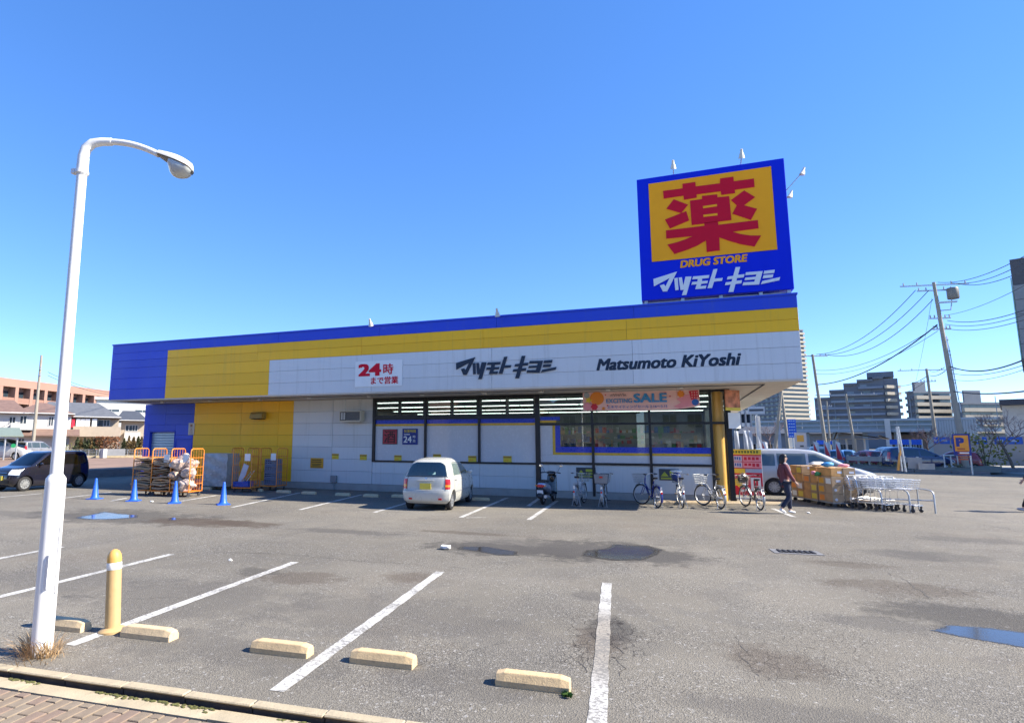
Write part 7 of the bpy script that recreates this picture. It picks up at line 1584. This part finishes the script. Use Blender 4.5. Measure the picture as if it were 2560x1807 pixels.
flats('mid cream banded block of flats between the two right utility poles', (103.904,313.215,-0.32), u[1][0], u[0][0], u[2][0], u[2][1]+2, FMID, FCR, yaw=.75, zmin=7, band_h=1.55, cols=1, pent=5)
u = ((-5.101,23.661),(-3.192,23.56),(8.724,20.177),(0.949,22.403))
flats('far right cream banded block of flats behind the big utility pole', (118.568,307.964,-0.368), u[1][0], u[0][0], u[2][0]+6, u[2][1]-1, FMID, FCR, yaw=.75, zmin=7, band_h=1.55, cols=1, pent=6)
# dark low blocks under the eaves
u = ((-1.03,10.588),(2.289,10.508),(4.17,7.532),(-1.502,2.43))
flats('small blue-grey block of flats seen under the store eaves', (15.349,149.213,-0.103), u[0][0]-1, u[0][0]-8, u[1][0], u[0][1]-.5, mat('flats_blue', (0.09,0.12,0.17), .7, var=.1), mat('flats_paleblue', (0.20,0.24,0.30), .7), 2.9, .5, 3, .9, .8)
# grey tower at the right edge: stone panels
t = thing('office_building', 'tall grey panelled building cut by the right edge', 'building', (25.359, 56.577, 0), -0.421); u = ((-0.178,15.6),(0.035,16.366),(-0.172,7.218))
GP = mat('stone_panel', (0.20,0.21,0.22), .5, var=.1, scale=1.2); zt_ = u[1][1]; x0 = u[0][0]; zb = 8.5
m = MB(); m.box(x0+.06, x0+16, .06, 12, zb-.5, zt_-.05); m.build('core', BACKING, t); m = MB(); m.box(x0-.02, x0+.05, .0, 12, zb, zt_-1.5); m.build('corner_trim', mat('trim_green', (0.20,0.36,0.30), .4), t)
for k in range(9):
    for q in range(int((zt_-zb)/1.15)):
        if k == 0 and q >= int((zt_-zb)/1.15)-1: continue
        m = MB(); m.box(x0+.08+.92*k, x0+.08+.92*k+.90, -.02, .055, zb+1.15*q, zb+1.15*q+1.12); m.build('stone_panel', GP, t)
m = MB(); m.box(x0+1, x0+16, 2, 12, 0, zb-.51); m.build('lower_wall', FDK, t)
# dark eaved building at the right
t = thing('shop_building', 'low building with a dark flat roof band and white wall at the right edge', 'building', (34.308, 81.037, 0), -0.4); u = ((-0.599,6.863),(-0.596,6.252),(1.27,6.295),(-0.432,4.83))
m = MB(); m.box(u[0][0], u[2][0]+8, -1, 12, u[1][1], u[0][1]); m.build('roof_band', mat('roof_band_dark', (0.05,0.055,0.07), .6), t); m = MB(); m.box(u[3][0], u[2][0]+7, 0, 11, 0, u[1][1]-.01); m.build('wall', HWH, t)
for k in range(4): win(t, u[3][0]+1.1+2.4*k, u[3][0]+2.5+2.4*k, u[3][1]+.5, u[1][1]-1.0)

# long pale station canopy on posts with glazing
CAN = mat('canopy_pale', (0.30,0.36,0.41), .5, var=.06, scale=.5); CGL = mat('canopy_glass', (0.16,0.22,0.26), .2, var=.25, scale=.6)
t = thing('elevated_walkway', 'long pale blue elevated walkway with glazed sides across the right background', 'walkway', (31.381, 113.751, 0), -0.269); u = ((-18.376,6.928),(14.611,5.631),(0.312,6.105),(0.235,5.136),(0.184,4.49))
zc, zl_, zf = u[2][1], u[3][1], u[4][1]
m = MB(); m.box(u[0][0], u[1][0], -.6, 6, zc-.35, zc); m.build('roof', CAN, t); m = MB(); m.box(u[0][0], u[1][0], -.3, 5.6, zf-.5, zf); m.build('deck', CAN, t); m = MB(); m.box(u[0][0], u[1][0], -.4, -.3, zl_-.12, zl_+.12); m.build('handrail', CAN, t)
n = int((u[1][0]-u[0][0])/2.6); pm_ = MB(); pm_.box(.06,2.5,-.2,-.17,zf+.02,zc-.36); pme = pm_.mesh('pane', CGL); mm_ = MB(); mm_.box(-.06,.06,-.25,-.12,zf,zc-.36); mme = mm_.mesh('mullion', CAN)
for k in range(n): inst(pme, 'pane', t, (u[0][0]+2.6*k,0,0)); inst(mme, 'mullion', t, (u[0][0]+2.6*k,0,0))
lg_ = MB(); lg_.box(-.35,.35,1.5,2.2,0,zf-.51); lgm = lg_.mesh('leg', CAN)
for k in range(7): inst(lgm, 'leg', t, (u[0][0]+4+(u[1][0]-u[0][0]-8)*k/6,0,0))
m = MB(); m.box(0.822, 1.543, -1.6, -.7, 1.5, zc-.1); m.build('lift_shaft', HWH, t)
# glass hall with fins
t = thing('glass_hall', 'green-tinted glass hall with vertical fins behind the big utility pole', 'building', (35.496, 97.755, 0), -0.348); u = ((-1.732,5.617),(2.153,5.57),(-1.958,3.005))
m = MB(); m.box(u[0][0], u[1][0], .2, 8, 0, u[0][1]-.3); m.build('glazing', mat('hall_glass', (0.20,0.27,0.27), .15, var=.2), t); m = MB(); m.box(u[0][0]-.4, u[1][0]+.4, -.4, 8.3, u[0][1]-.29, u[0][1]); m.build('roof', CAN, t)
fn = MB(); fn.box(-.12,.12,-.35,.19,0,u[0][1]-.31); fnm = fn.mesh('fin', CAN)
for k in range(15): inst(fnm, 'fin', t, (u[0][0]+(u[1][0]-u[0][0])*k/14,0,0))
# grey site wall with blue banners
t = thing('site_wall', 'long pale grey panel wall with blue banners along the far side of the road', 'wall', (28.175, 74.874, 0), -0.36); u = ((-2.758,2.84),(4.158,2.811),(-2.957,0.526),(-2.825,2.067))
pw = 1.8; n = int((u[1][0]+14-u[0][0])/pw); pmm = MB(); pmm.box(.02,pw-.02,0,.08,0,u[0][1]); pme = pmm.mesh('wall_panel', mat('panel_pale_grey', (0.27,0.285,0.30), .6, var=.06, scale=.8))
for k in range(n): inst(pme, 'wall_panel', t, (u[0][0]+pw*k,0,0))
m = MB(); m.box(u[0][0], u[0][0]+pw*n, .085, .2, 0, u[0][1]-.1); m.build('wall_backing', CONC, t)
WBN = mat('wall_banner', (0.02,0.10,0.48), .6, var=.08)
for a, b_ in ((-2.675,-2.315),(-2.225,-1.387),(-1.282,-0.863),(0.549,0.884),(1.107,1.449),(1.995,2.845),(2.951,4.027)):
    m = MB(); m.box(a, b_, -.03, -.005, u[3][1], u[0][1]-.08); bn = m.build('banner', WBN, t); m = MB(); m.box(a+(b_-a)*.2, a+(b_-a)*.75, -.036, -.031, u[3][1]+.45, u[0][1]-.55); m.build('print_band', mat('banner_print', (0.25,0.35,0.55), .6), bn)
# pale road surface past the lot and the dark strip before the wall
m = MB(); q = [Vector(v) for v in ((21.189,55.56,0), (24.632,43.795,0), (62.771,110.961,0), (36.829,103.249,0))]; m.add([(v.x, v.y, .006) for v in q], [(0,1,2,3)]); m.build('road', mat('road_pale', (0.30,0.285,0.25), .9, var=.08, scale=.3, bump=.2), kind='structure')
# curved beige canopy roof
t = thing('canopy', 'low curved beige canopy roof on thin posts in the far car lot', 'canopy', (19.759, 81.643, 0), -0.237); u = ((-3.823,3.475),(-1.457,3.789),(0.654,3.605),(2.729,3.067),(2.785,2.947))
m = MB(); P = [(u[0][0],u[0][1]-.3),(u[0][0]+2.0,u[1][1]-1.2),(u[1][0],u[1][1]-.35),(u[2][0],u[2][1]-.45),(u[2][0]+3,u[2][1]-1.0),(u[3][0],u[3][1])]
m.grid(lambda a, v: ((lambda s: (P[min(4,int(s*5))][0]+(P[min(4,int(s*5))+1][0]-P[min(4,int(s*5))][0])*(s*5-min(4,int(s*5))), 8*v, P[min(4,int(s*5))][1]+(P[min(4,int(s*5))+1][1]-P[min(4,int(s*5))][1])*(s*5-min(4,int(s*5))) ))(a)), 20, 8); m.grid(lambda a, v: (P[0][0]+(P[5][0]-P[0][0])*a, 8*v, u[4][1]-.3), 4, 2, flip=True); m.build('roof', mat('canopy_beige', (0.30,0.255,0.20), .7), t, smooth=60)
for k in range(5): m = MB(); m.tube([(u[0][0]+1.5+(u[3][0]-u[0][0]-3)*k/4,1,0),(u[0][0]+1.5+(u[3][0]-u[0][0]-3)*k/4,1,u[4][1]-.3)], .1, 8); m.build('post', HTR, t)
# planter strip, railings and posts in front of the road
KF0, KF1 = Vector((12.335,52.69,0)), Vector((19.188,49.691,0)); kd = (KF1-KF0).normalized(); kn_ = Vector((-kd.y, kd.x, 0)); Lk = (KF1-KF0).length
t = thing('planter_kerb', 'long low dark kerb of the roadside planting strip at the right', 'kerb', (0,0,0))
km = MB(); km.box(0,1.96,0,.16,-.02,.20); kmm = km.mesh('kerb_stone', CONCD)
for k in range(int(Lk/2)+8): q = KF0+kd*(2*k-14); inst(kmm, 'kerb_stone', t, q, atan2(kd.y, kd.x))
m = MB(); A_ = KF0-kd*14+kn_*.17; P = []
for j, (dp, z) in enumerate(((0,.16),(1.5,.34),(4,.42),(7,.40))):
    for i in range(25): q = A_+kd*((Lk+15)*i/24)+kn_*dp; P.append((q.x, q.y, z+.05*sin(i*2.1+j*1.3)))
m.add(P, [(j*25+i, j*25+i+1, (j+1)*25+i+1, (j+1)*25+i) for j in range(3) for i in range(24)]); m.build('planting_strip', mat('verge_soil', (0.19,0.145,0.095), .95, var=.3, scale=1.5, bump=.6, bscale=9, dirt=.4, dirtcol=(.13,.13,.05)), kind='structure')
rnd = random.Random(77); m = MB(); GP_ = []
for k in range(3600):
    q = A_+kd*rnd.uniform(0, Lk+13)+kn_*rnd.uniform(.1,6); 
    if sin(q.x*1.3)+sin(q.x*.57+2)+rnd.gauss(0,.5) > -.3: GP_.append((q.x, q.y, .42+abs(rnd.gauss(0,.10))))
leaves(m, GP_, .12, rnd); tag(m.build('verge_plants', leaf_mat('verge_leaf', (0.10,0.085,0.035), (0.21,0.17,0.08)), kind='stuff'), 'low dry weeds and ground cover on the roadside planting strip', 'ground cover')
def rail(label, pts, hz, posts, mm, r=.045, grp='railings along the planting strip'):
    t = thing('railing', label, 'railing', pts[0], 0, grp); o0 = Vector(pts[0]); Q = [Vector(p)-o0 for p in pts]
    for z in hz: m = MB(); m.tube([q+Vector((0,0,z)) for q in Q], r, 8); m.build('rail', mm, t)
    for k in range(posts): q = Q[0].lerp(Q[-1], k/(posts-1)); m = MB(); m.tube([q+Vector((0,0,-.1)), q+Vector((0,0,max(hz)))], r, 8); m.build('post', mm, t)
    return t
g0, g1 = Vector((14.711,50.494,0)), Vector((19.899,51.744,0))
rail('white tubular railing with mesh beside the base of the big utility pole', (g0+kn_*2.6+kd*2.5+Vector((0,0,.3)), g1+kn_*2.6-kd*.5+Vector((0,0,.3))), (.12,.92), 5, HTR)
b0, b1 = Vector((13.303,56.454)+(.4,)), Vector((16.697,52.404)+(.4,))
t = thing('guard_beam', 'pale concrete guard beam above the planting strip behind the silver car', 'guard rail', (0,0,0)); m = MB(); m.obox((b0+b1)/2+Vector((0,0,.45)), ((b1-b0).length,.18,.36), atan2((b1-b0).y,(b1-b0).x)); m.build('beam', CONC, t)
for k in range(7): q = b0.lerp(b1, k/6); m = MB(); m.box(q.x-.07,q.x+.07,q.y+.1,q.y+.24,.3,1.1); m.build('post', STEEL, t)
m = MB(); m.box(-.4,.4,-.03,.03,0,.75); tag(m.build('grey_board', PLASTG, loc=(15.296,48.652)+(.35,)), 'small grey board fixed beside the guard beam right of the orange post', 'board')
m = MB(); m.box(-.45,.45,-.05,.05,-.3,.10); tag(m.build('white_block', CONC, loc=(15.856,48.473)+(.62,)), 'short white block on the verge right of the grey board', 'block')
o = thing('marker_post', 'leaning orange marker post on the verge', 'post', (14.101,47.971)+(.25,)); d = Vector((14.398,47.882,2.015))-Vector(o.location); m = MB(); m.tube([(0,0,0), d], .075, 8); m.build('post', mat('marker_orange', (0.62,0.30,0.06), .5), o)
for k, (a, b_) in enumerate((((14.043,46.945,3.154), (14.206,46.895,1.069)), ((14.251,47.926,3.149), (14.301,47.911,1.935)))): 
    m = MB(); m.tube([Vector((b_[0],b_[1],.2)), a], .06, 8); tag(m.build('thin_post', STEEL), ('taller thin grey post behind the orange marker','shorter thin grey post left behind the orange marker')[k], 'post')
# parking sign
t = thing('parking_sign', 'orange and blue parking sign with a dark P on a grey post', 'sign', (18.569,48.859,0), -0.367); r0 = 52.3; u = ((-0.609,2.698),(0.021,2.694),(-0.582,1.543),(0.055,1.261),(0.031,1.599))
bw_ = 2.1/2*.62; z0, z1, z2 = u[3][1], u[2][1], u[0][1]; xa, xb = -.95, -.05
m = MB(); m.box(xa,xb,-.06,.06,z0,z2); m.build('board', mat('psign_navy', (0.012,0.03,0.22), .4), t); m = MB(); m.box(xa+.09,xb-.09,-.068,-.061,z1,z2-.10); m.build('orange_panel', mat('psign_orange', (0.78,0.30,0.03), .4), t)
q = MB(); put(q, text_mb('P', .42, .60, .07), XZ(xa+.17,-.070,z2-.85)); q.build('letter', MATS['psign_navy'], t)
q = MB()
for k, (w, h_) in enumerate(((.4,.10),(.52,.10),(.58,.08),(.58,.08),(.5,.10))): q.box(xa+.2,xa+.2+w,-.071,-.069,z2-1.05-.17*k,z2-1.05-.17*k+h_)
q.build('print_line', mat('psign_rust', (0.45,0.10,0.03), .5), t); q = MB(); q.box(xa+.12,xb-.14,-.066,-.061,z0+.30,z0+.40); q.box(xa+.30,xb-.12,-.066,-.061,z0+.10,z0+.22); q.build('white_print', PAPER, t)
m = MB(); m.tube([(-.12,0,0),(-.12,0,z0)], .05, 8); m.tube([(-1.0,.02,0),(-1.0,.02,z0)], .05, 8) if False else None; m.build('post', STEEL, t)
# bare street tree and a thin yellow shrub
def bare(label, p, h, seed, lean=(0,0), n0=5, grp='bare trees'):
    t = thing('bare_tree', label, 'tree', p, 0, grp); rnd = random.Random(seed); tr = MB(); br = MB()
    top = Vector((lean[0], lean[1], h*.42)); tr.tube([(0,0,-.1), top*.5+Vector((.05,0,0)), top], [.11,.09,.07], 7); tr.build('trunk', BARK, t)
    def grow(a, d, L_, r, lv):
        b_ = a+d*L_; mid = a.lerp(b_, .5)+Vector((rnd.gauss(0,.06), rnd.gauss(0,.06), .03))*L_; br.tube([a, mid, b_], [r, r*.8, r*.6], 5 if lv < 2 else 3, cap=False)
        if lv >= 4: return
        for k in range(3 if lv else 4):
            nd = (d*.8+Vector((rnd.gauss(0,.5), rnd.gauss(0,.5), rnd.uniform(.0,.45)))).normalized(); grow(mid.lerp(b_, rnd.uniform(.3,1)), nd, L_*rnd.uniform(.55,.8), r*.62, lv+1)
    for k in range(n0): a = 6.28*k/n0+rnd.uniform(-.4,.4); grow(top*rnd.uniform(.75,1), Vector((cos(a)*.75, sin(a)*.75, rnd.uniform(.5,1.1))).normalized(), h*.23, .042, 0)
    br.build('branches', mat('twig', (0.23,0.16,0.15), .9, var=.2), t)
bare('bare street tree at the right edge in its own kerbed pit', (24.089,56.956,0), 4.979+.5, 4, (-.7,0))
bare('small bare tree behind the navy van, left of the second right pole', (22.192,66.389)+(0,), 4.256, 9, (-.3,0), 4); bare('thin bare tree behind the stacked flags under the store eaves', (10.153,74.31)+(0,), 5.543, 12, (0,0), 4)
t = thing('tree_pit', 'dark kerbed pit at the foot of the bare tree at the right edge', 'kerb', (23.282,55.225,0), .2); m = MB(); m.box(-1.9,1.9,-.5,-.35,0,.25); m.box(-1.9,1.9,.35,.5,0,.25); m.box(-1.9,-1.75,-.349,.349,0,.25); m.box(1.75,1.9,-.349,.349,0,.25); m.build('pit_kerb', CONCD, t); m = MB(); m.box(-1.74,1.74,-.345,.345,0,.18); m.build('soil', MATS['verge_soil'], t)
t = thing('shrub', 'airy yellow-green shrub right of the parking sign', 'shrub', (22.669,57.707)+(0,)); rnd = random.Random(8); m = MB(); zz = 2.913; leaves(m, [(rnd.gauss(0,.9), rnd.gauss(0,.6), abs(rnd.uniform(.3,zz))) for k in range(420)], .13, rnd); m.build('foliage', leaf_mat('shrub_yellow', (0.10,0.13,0.02), (0.32,0.27,0.05)), t); m = MB()
for k in range(7): m.tube([(0,0,0),(rnd.gauss(0,.4),rnd.gauss(0,.3),zz*.8)], .025, 4)
m.build('stem', BARK, t)
# roadside boards and flags
def sign_board(label, ref, pts_w, mm, name='sign_board', post=True, extra=None):
    (x0, z1), (x1, z0) = pts_w; t = thing(name, label, 'sign', (ref[0], ref[1], 0), ref[2]); m = MB(); m.box(x0,x1,-.06,.06,z0,z1); m.build('board', mm, t)
    if post: m = MB(); m.tube([((x0+x1)/2,.08,0),((x0+x1)/2,.08,z1-.05)], .06, 8); m.build('post', STEEL, t)
    if extra: extra(t, x0, x1, z0, z1)
    return t
BB = mat('board_blue', (0.02,0.12,0.60), .5, var=.06)
def rows(t, x0, x1, z0, z1):
    q = MB(); n = 6
    for k in range(n):
        for s in range(3): q.box(x0+(x1-x0)*(.12+.27*s), x0+(x1-x0)*(.12+.27*s+.20), -.066, -.061, z0+(z1-z0)*(k+.3)/n, z0+(z1-z0)*(k+.62)/n)
    q.build('print_line', mat('board_print', (0.45,0.58,0.75), .5), t)
sign_board('tall blue sign board with pale print under the pale utility pole', (10.486,63.135,-0.165), ((-0.244,4.305),(0.437,2.599)), BB, extra=rows)
def osq(t, x0, x1, z0, z1):
    w = x1-x0; m = MB(); m.box(x0+w*.2,x0+w*.78,-.066,-.061,z0+(z1-z0)*.46,z1-(z1-z0)*.14); m.build('orange_square', mat('sq_orange', (0.60,0.33,0.06), .5), t); m = MB(); m.box(x0+w*.42,x0+w*.72,-.066,-.061,z0+(z1-z0)*.14,z0+(z1-z0)*.24); m.build('print_line', NOTG, t)
sign_board('pale sign board with an orange square standing beyond the person', (5.229,29.541,-0.175), ((-0.211,2.453),(0.244,1.742)), mat('board_lilac', (0.42,0.44,0.50), .5), extra=osq)
sign_board('small white sign board high on a post under the store eaves', (6.806,57.599,-0.118), ((-0.461,5.223),(0.848,4.577)), HTR, extra=lambda t, x0, x1, z0, z1: (lambda m: (m.box(x0+.1,x1-.1,-.066,-.061,z0+.25,z1-.2), m.build('print_line', NOTG, t)))(MB()))
for k, (a, b_) in enumerate((((-3.387,2.341),(-2.769,1.962)),((2.162,2.42),(2.8,1.988)),((2.96,2.432),(3.608,1.961)),((3.696,2.432),(4.475,1.966)),((-2.329,2.29),(-2.105,1.965)))):
    t = thing('banner', 'blue banner in the far car lot, %s' % ('over the white car left of the curved canopy','beside the pair of posts','over the red cars beside the thin posts','over the navy van','narrow one between two flags')[k], 'banner', (16.115, 64.002, 0), -0.247, 'blue banners in the car lot'); m = MB(); m.box(a[0],b_[0],-.02,.02,b_[1],a[1]); m.build('cloth', BB, t); m = MB(); m.tube([(a[0],0,0),(a[0],0,a[1])], .04, 6); m.tube([(b_[0],0,0),(b_[0],0,a[1])], .04, 6); m.build('posts', STEEL, t)
RW = NT('flag_red_white'); sp = RW.new('ShaderNodeSeparateXYZ'); RW.l.new(RW.tc, sp.inputs[0]); c = RW.mix(RW.maprange(RW.math('ADD', sp.outputs[2], RW.math('MULTIPLY', sp.outputs[0], 3.0)), 2.15, 2.25, 1, 0), (0.72,0.70,0.68), (0.62,0.05,0.07)); RW.l.new(c, RW.bsdf.inputs['Base Color']); RW = RW.mat
for k, (b_, h_, mm) in enumerate(zip(((7.122,56.553,1.614),(8.13,56.417,1.622),(11.401,58.907,1.628),(12.175,58.752,1.634),(12.984,58.578,1.641)), (2.0,2.0,2.0,2.0,2.0), (RW,)*5)):
    t = thing('flag', 'red and white flag on a pole, ' + ('first from the left under the eaves','second from the left near the leaning pole','third, right of the board with the orange square','fourth, beside a small blue banner','fifth, rightmost, before the curved canopy')[k], 'flag', (b_[0], b_[1], 0), .1*k, 'red and white flags'); m = MB(); m.tube([(0,0,0),(0,0,2.25)], .022, 6); m.build('pole', HTR, t); m = MB(); m.grid(lambda a, v: (.03+.42*a, .06*sin(a*5+v*3), .75+1.45*v-.10*a), 6, 10); m.build('cloth', RW, t, smooth=60)
for k, (b_, z) in enumerate(zip(((4.1,45.817,1.871),(4.878,47.751,1.871),(5.409,49.707,1.869),(5.235,43.687,1.881),(8.163,55.402,1.871)), (2.891,2.968,3.007,3.844,4.197))):
    t = thing('flag', 'white upright flag on a pole, ' + ('leftmost by the corner post','second from the corner post','third from the corner post','tall one before the dark flats','slim one before the pale utility pole')[k], 'flag', (b_[0], b_[1], 0), .2-.1*k, 'white upright flags'); m = MB(); m.tube([(0,0,0),(0,0,z)], .03, 6); m.build('pole', HTR, t); m = MB(); m.grid(lambda a, v: (.03+.24*a, .06*sin(a*4+v*4+k), .35*z+(z*.64)*v), 5, 10); m.build('cloth', mat('flag_cloth', (0.42,0.44,0.48), .8, var=.15, scale=3), t, smooth=60)
# dark low shops far behind the flags
for k, (ref, a, b_, lb, mm) in enumerate((((11.651,94.283,-0.123), ((-2.866,3.97),(-2.992,1.788)), ((3.577,4.381),(3.407,1.822)), 'low grey shed roof far behind the white flags', FMID), ((36.368,114.356,-0.308), ((-3.037,4.161),(-3.129,3.03)), ((1.546,3.954),(1.466,3.022)), 'low brown house roofs behind the navy van', mat('brown_house', (0.20,0.14,0.11), .8, var=.2, scale=.4)), ((27.596,127.037,-0.214), ((-5.104,4.456),(-5.194,3.138)), ((5.131,4.756),(5.004,3.127)), 'low grey-blue shed under the elevated walkway', mat('shed_grey', (0.24,0.26,0.28), .7, var=.1)))):
    t = thing('shed', lb, 'building', (ref[0], ref[1], 0), ref[2]); m = MB(); m.box(a[0][0],b_[0][0],0,8,0,a[0][1]-.5); m.build('wall', mm, t); m = MB(); tile_roof(m, a[0][0]-.4, b_[0][0]+.4, -.5, 8.5, a[0][1]-.5, a[0][1]+.6, a[0][0]+1, b_[0][0]-1); m.build('roof', RDK, t)
    for q in range(5): win(t, a[0][0]+1+(b_[0][0]-a[0][0]-3)*q/5, a[0][0]+2.4+(b_[0][0]-a[0][0]-3)*q/5, 1.0, 2.0)
# houses across the street behind the viewer: the store glass mirrors them
for k, (x, y, rz, w_, h_, mm, rm_) in enumerate(((-17,-15,.1,8.5,5.8,HBE,RDK), (-7.5,-16.5,-.05,8.5,5.4,HBE,RGR), (2,-16,.05,9,5.7,HWH,RDK), (-27.5,-13,.2,9,5.6,HBE,RBR), (12,-15,-.1,9,5.7,HBE,RDK), (22,-13,-.2,9,5.5,HWH,RGR), (-38,-10,.3,9,5.6,HBE,RDK))):
    t = thing('house', ('gabled house across the street behind the viewer, mirrored in the left upper windows','second house across the street behind the viewer','white house across the street behind the viewer','house across the street behind the viewer at far left','house across the street behind the viewer at far right','outermost house across the street behind the viewer on the right','outermost house across the street behind the viewer on the left')[k], 'house', (x, y, PZ-.06), rz+pi, 'houses across the street')
    m = MB(); m.box(-w_/2,w_/2,0,8,0,h_); m.build('wall', mm, t)
    m = MB(); V_ = [(-w_/2-.4,-.5,h_),(w_/2+.4,-.5,h_),(w_/2+.4,8.5,h_),(-w_/2-.4,8.5,h_),(0,-.5,h_+3.6),(0,8.5,h_+3.6)]; m.add(V_, [(0,4,5,3),(1,2,5,4),(0,1,4),(2,3,5),(0,3,2,1)]); m.build('roof', rm_, t)
    for z in (.9,3.6):
        for q in (-2.6,-.6,1.6): win(t, q, q+1.2, z, z+1.2)
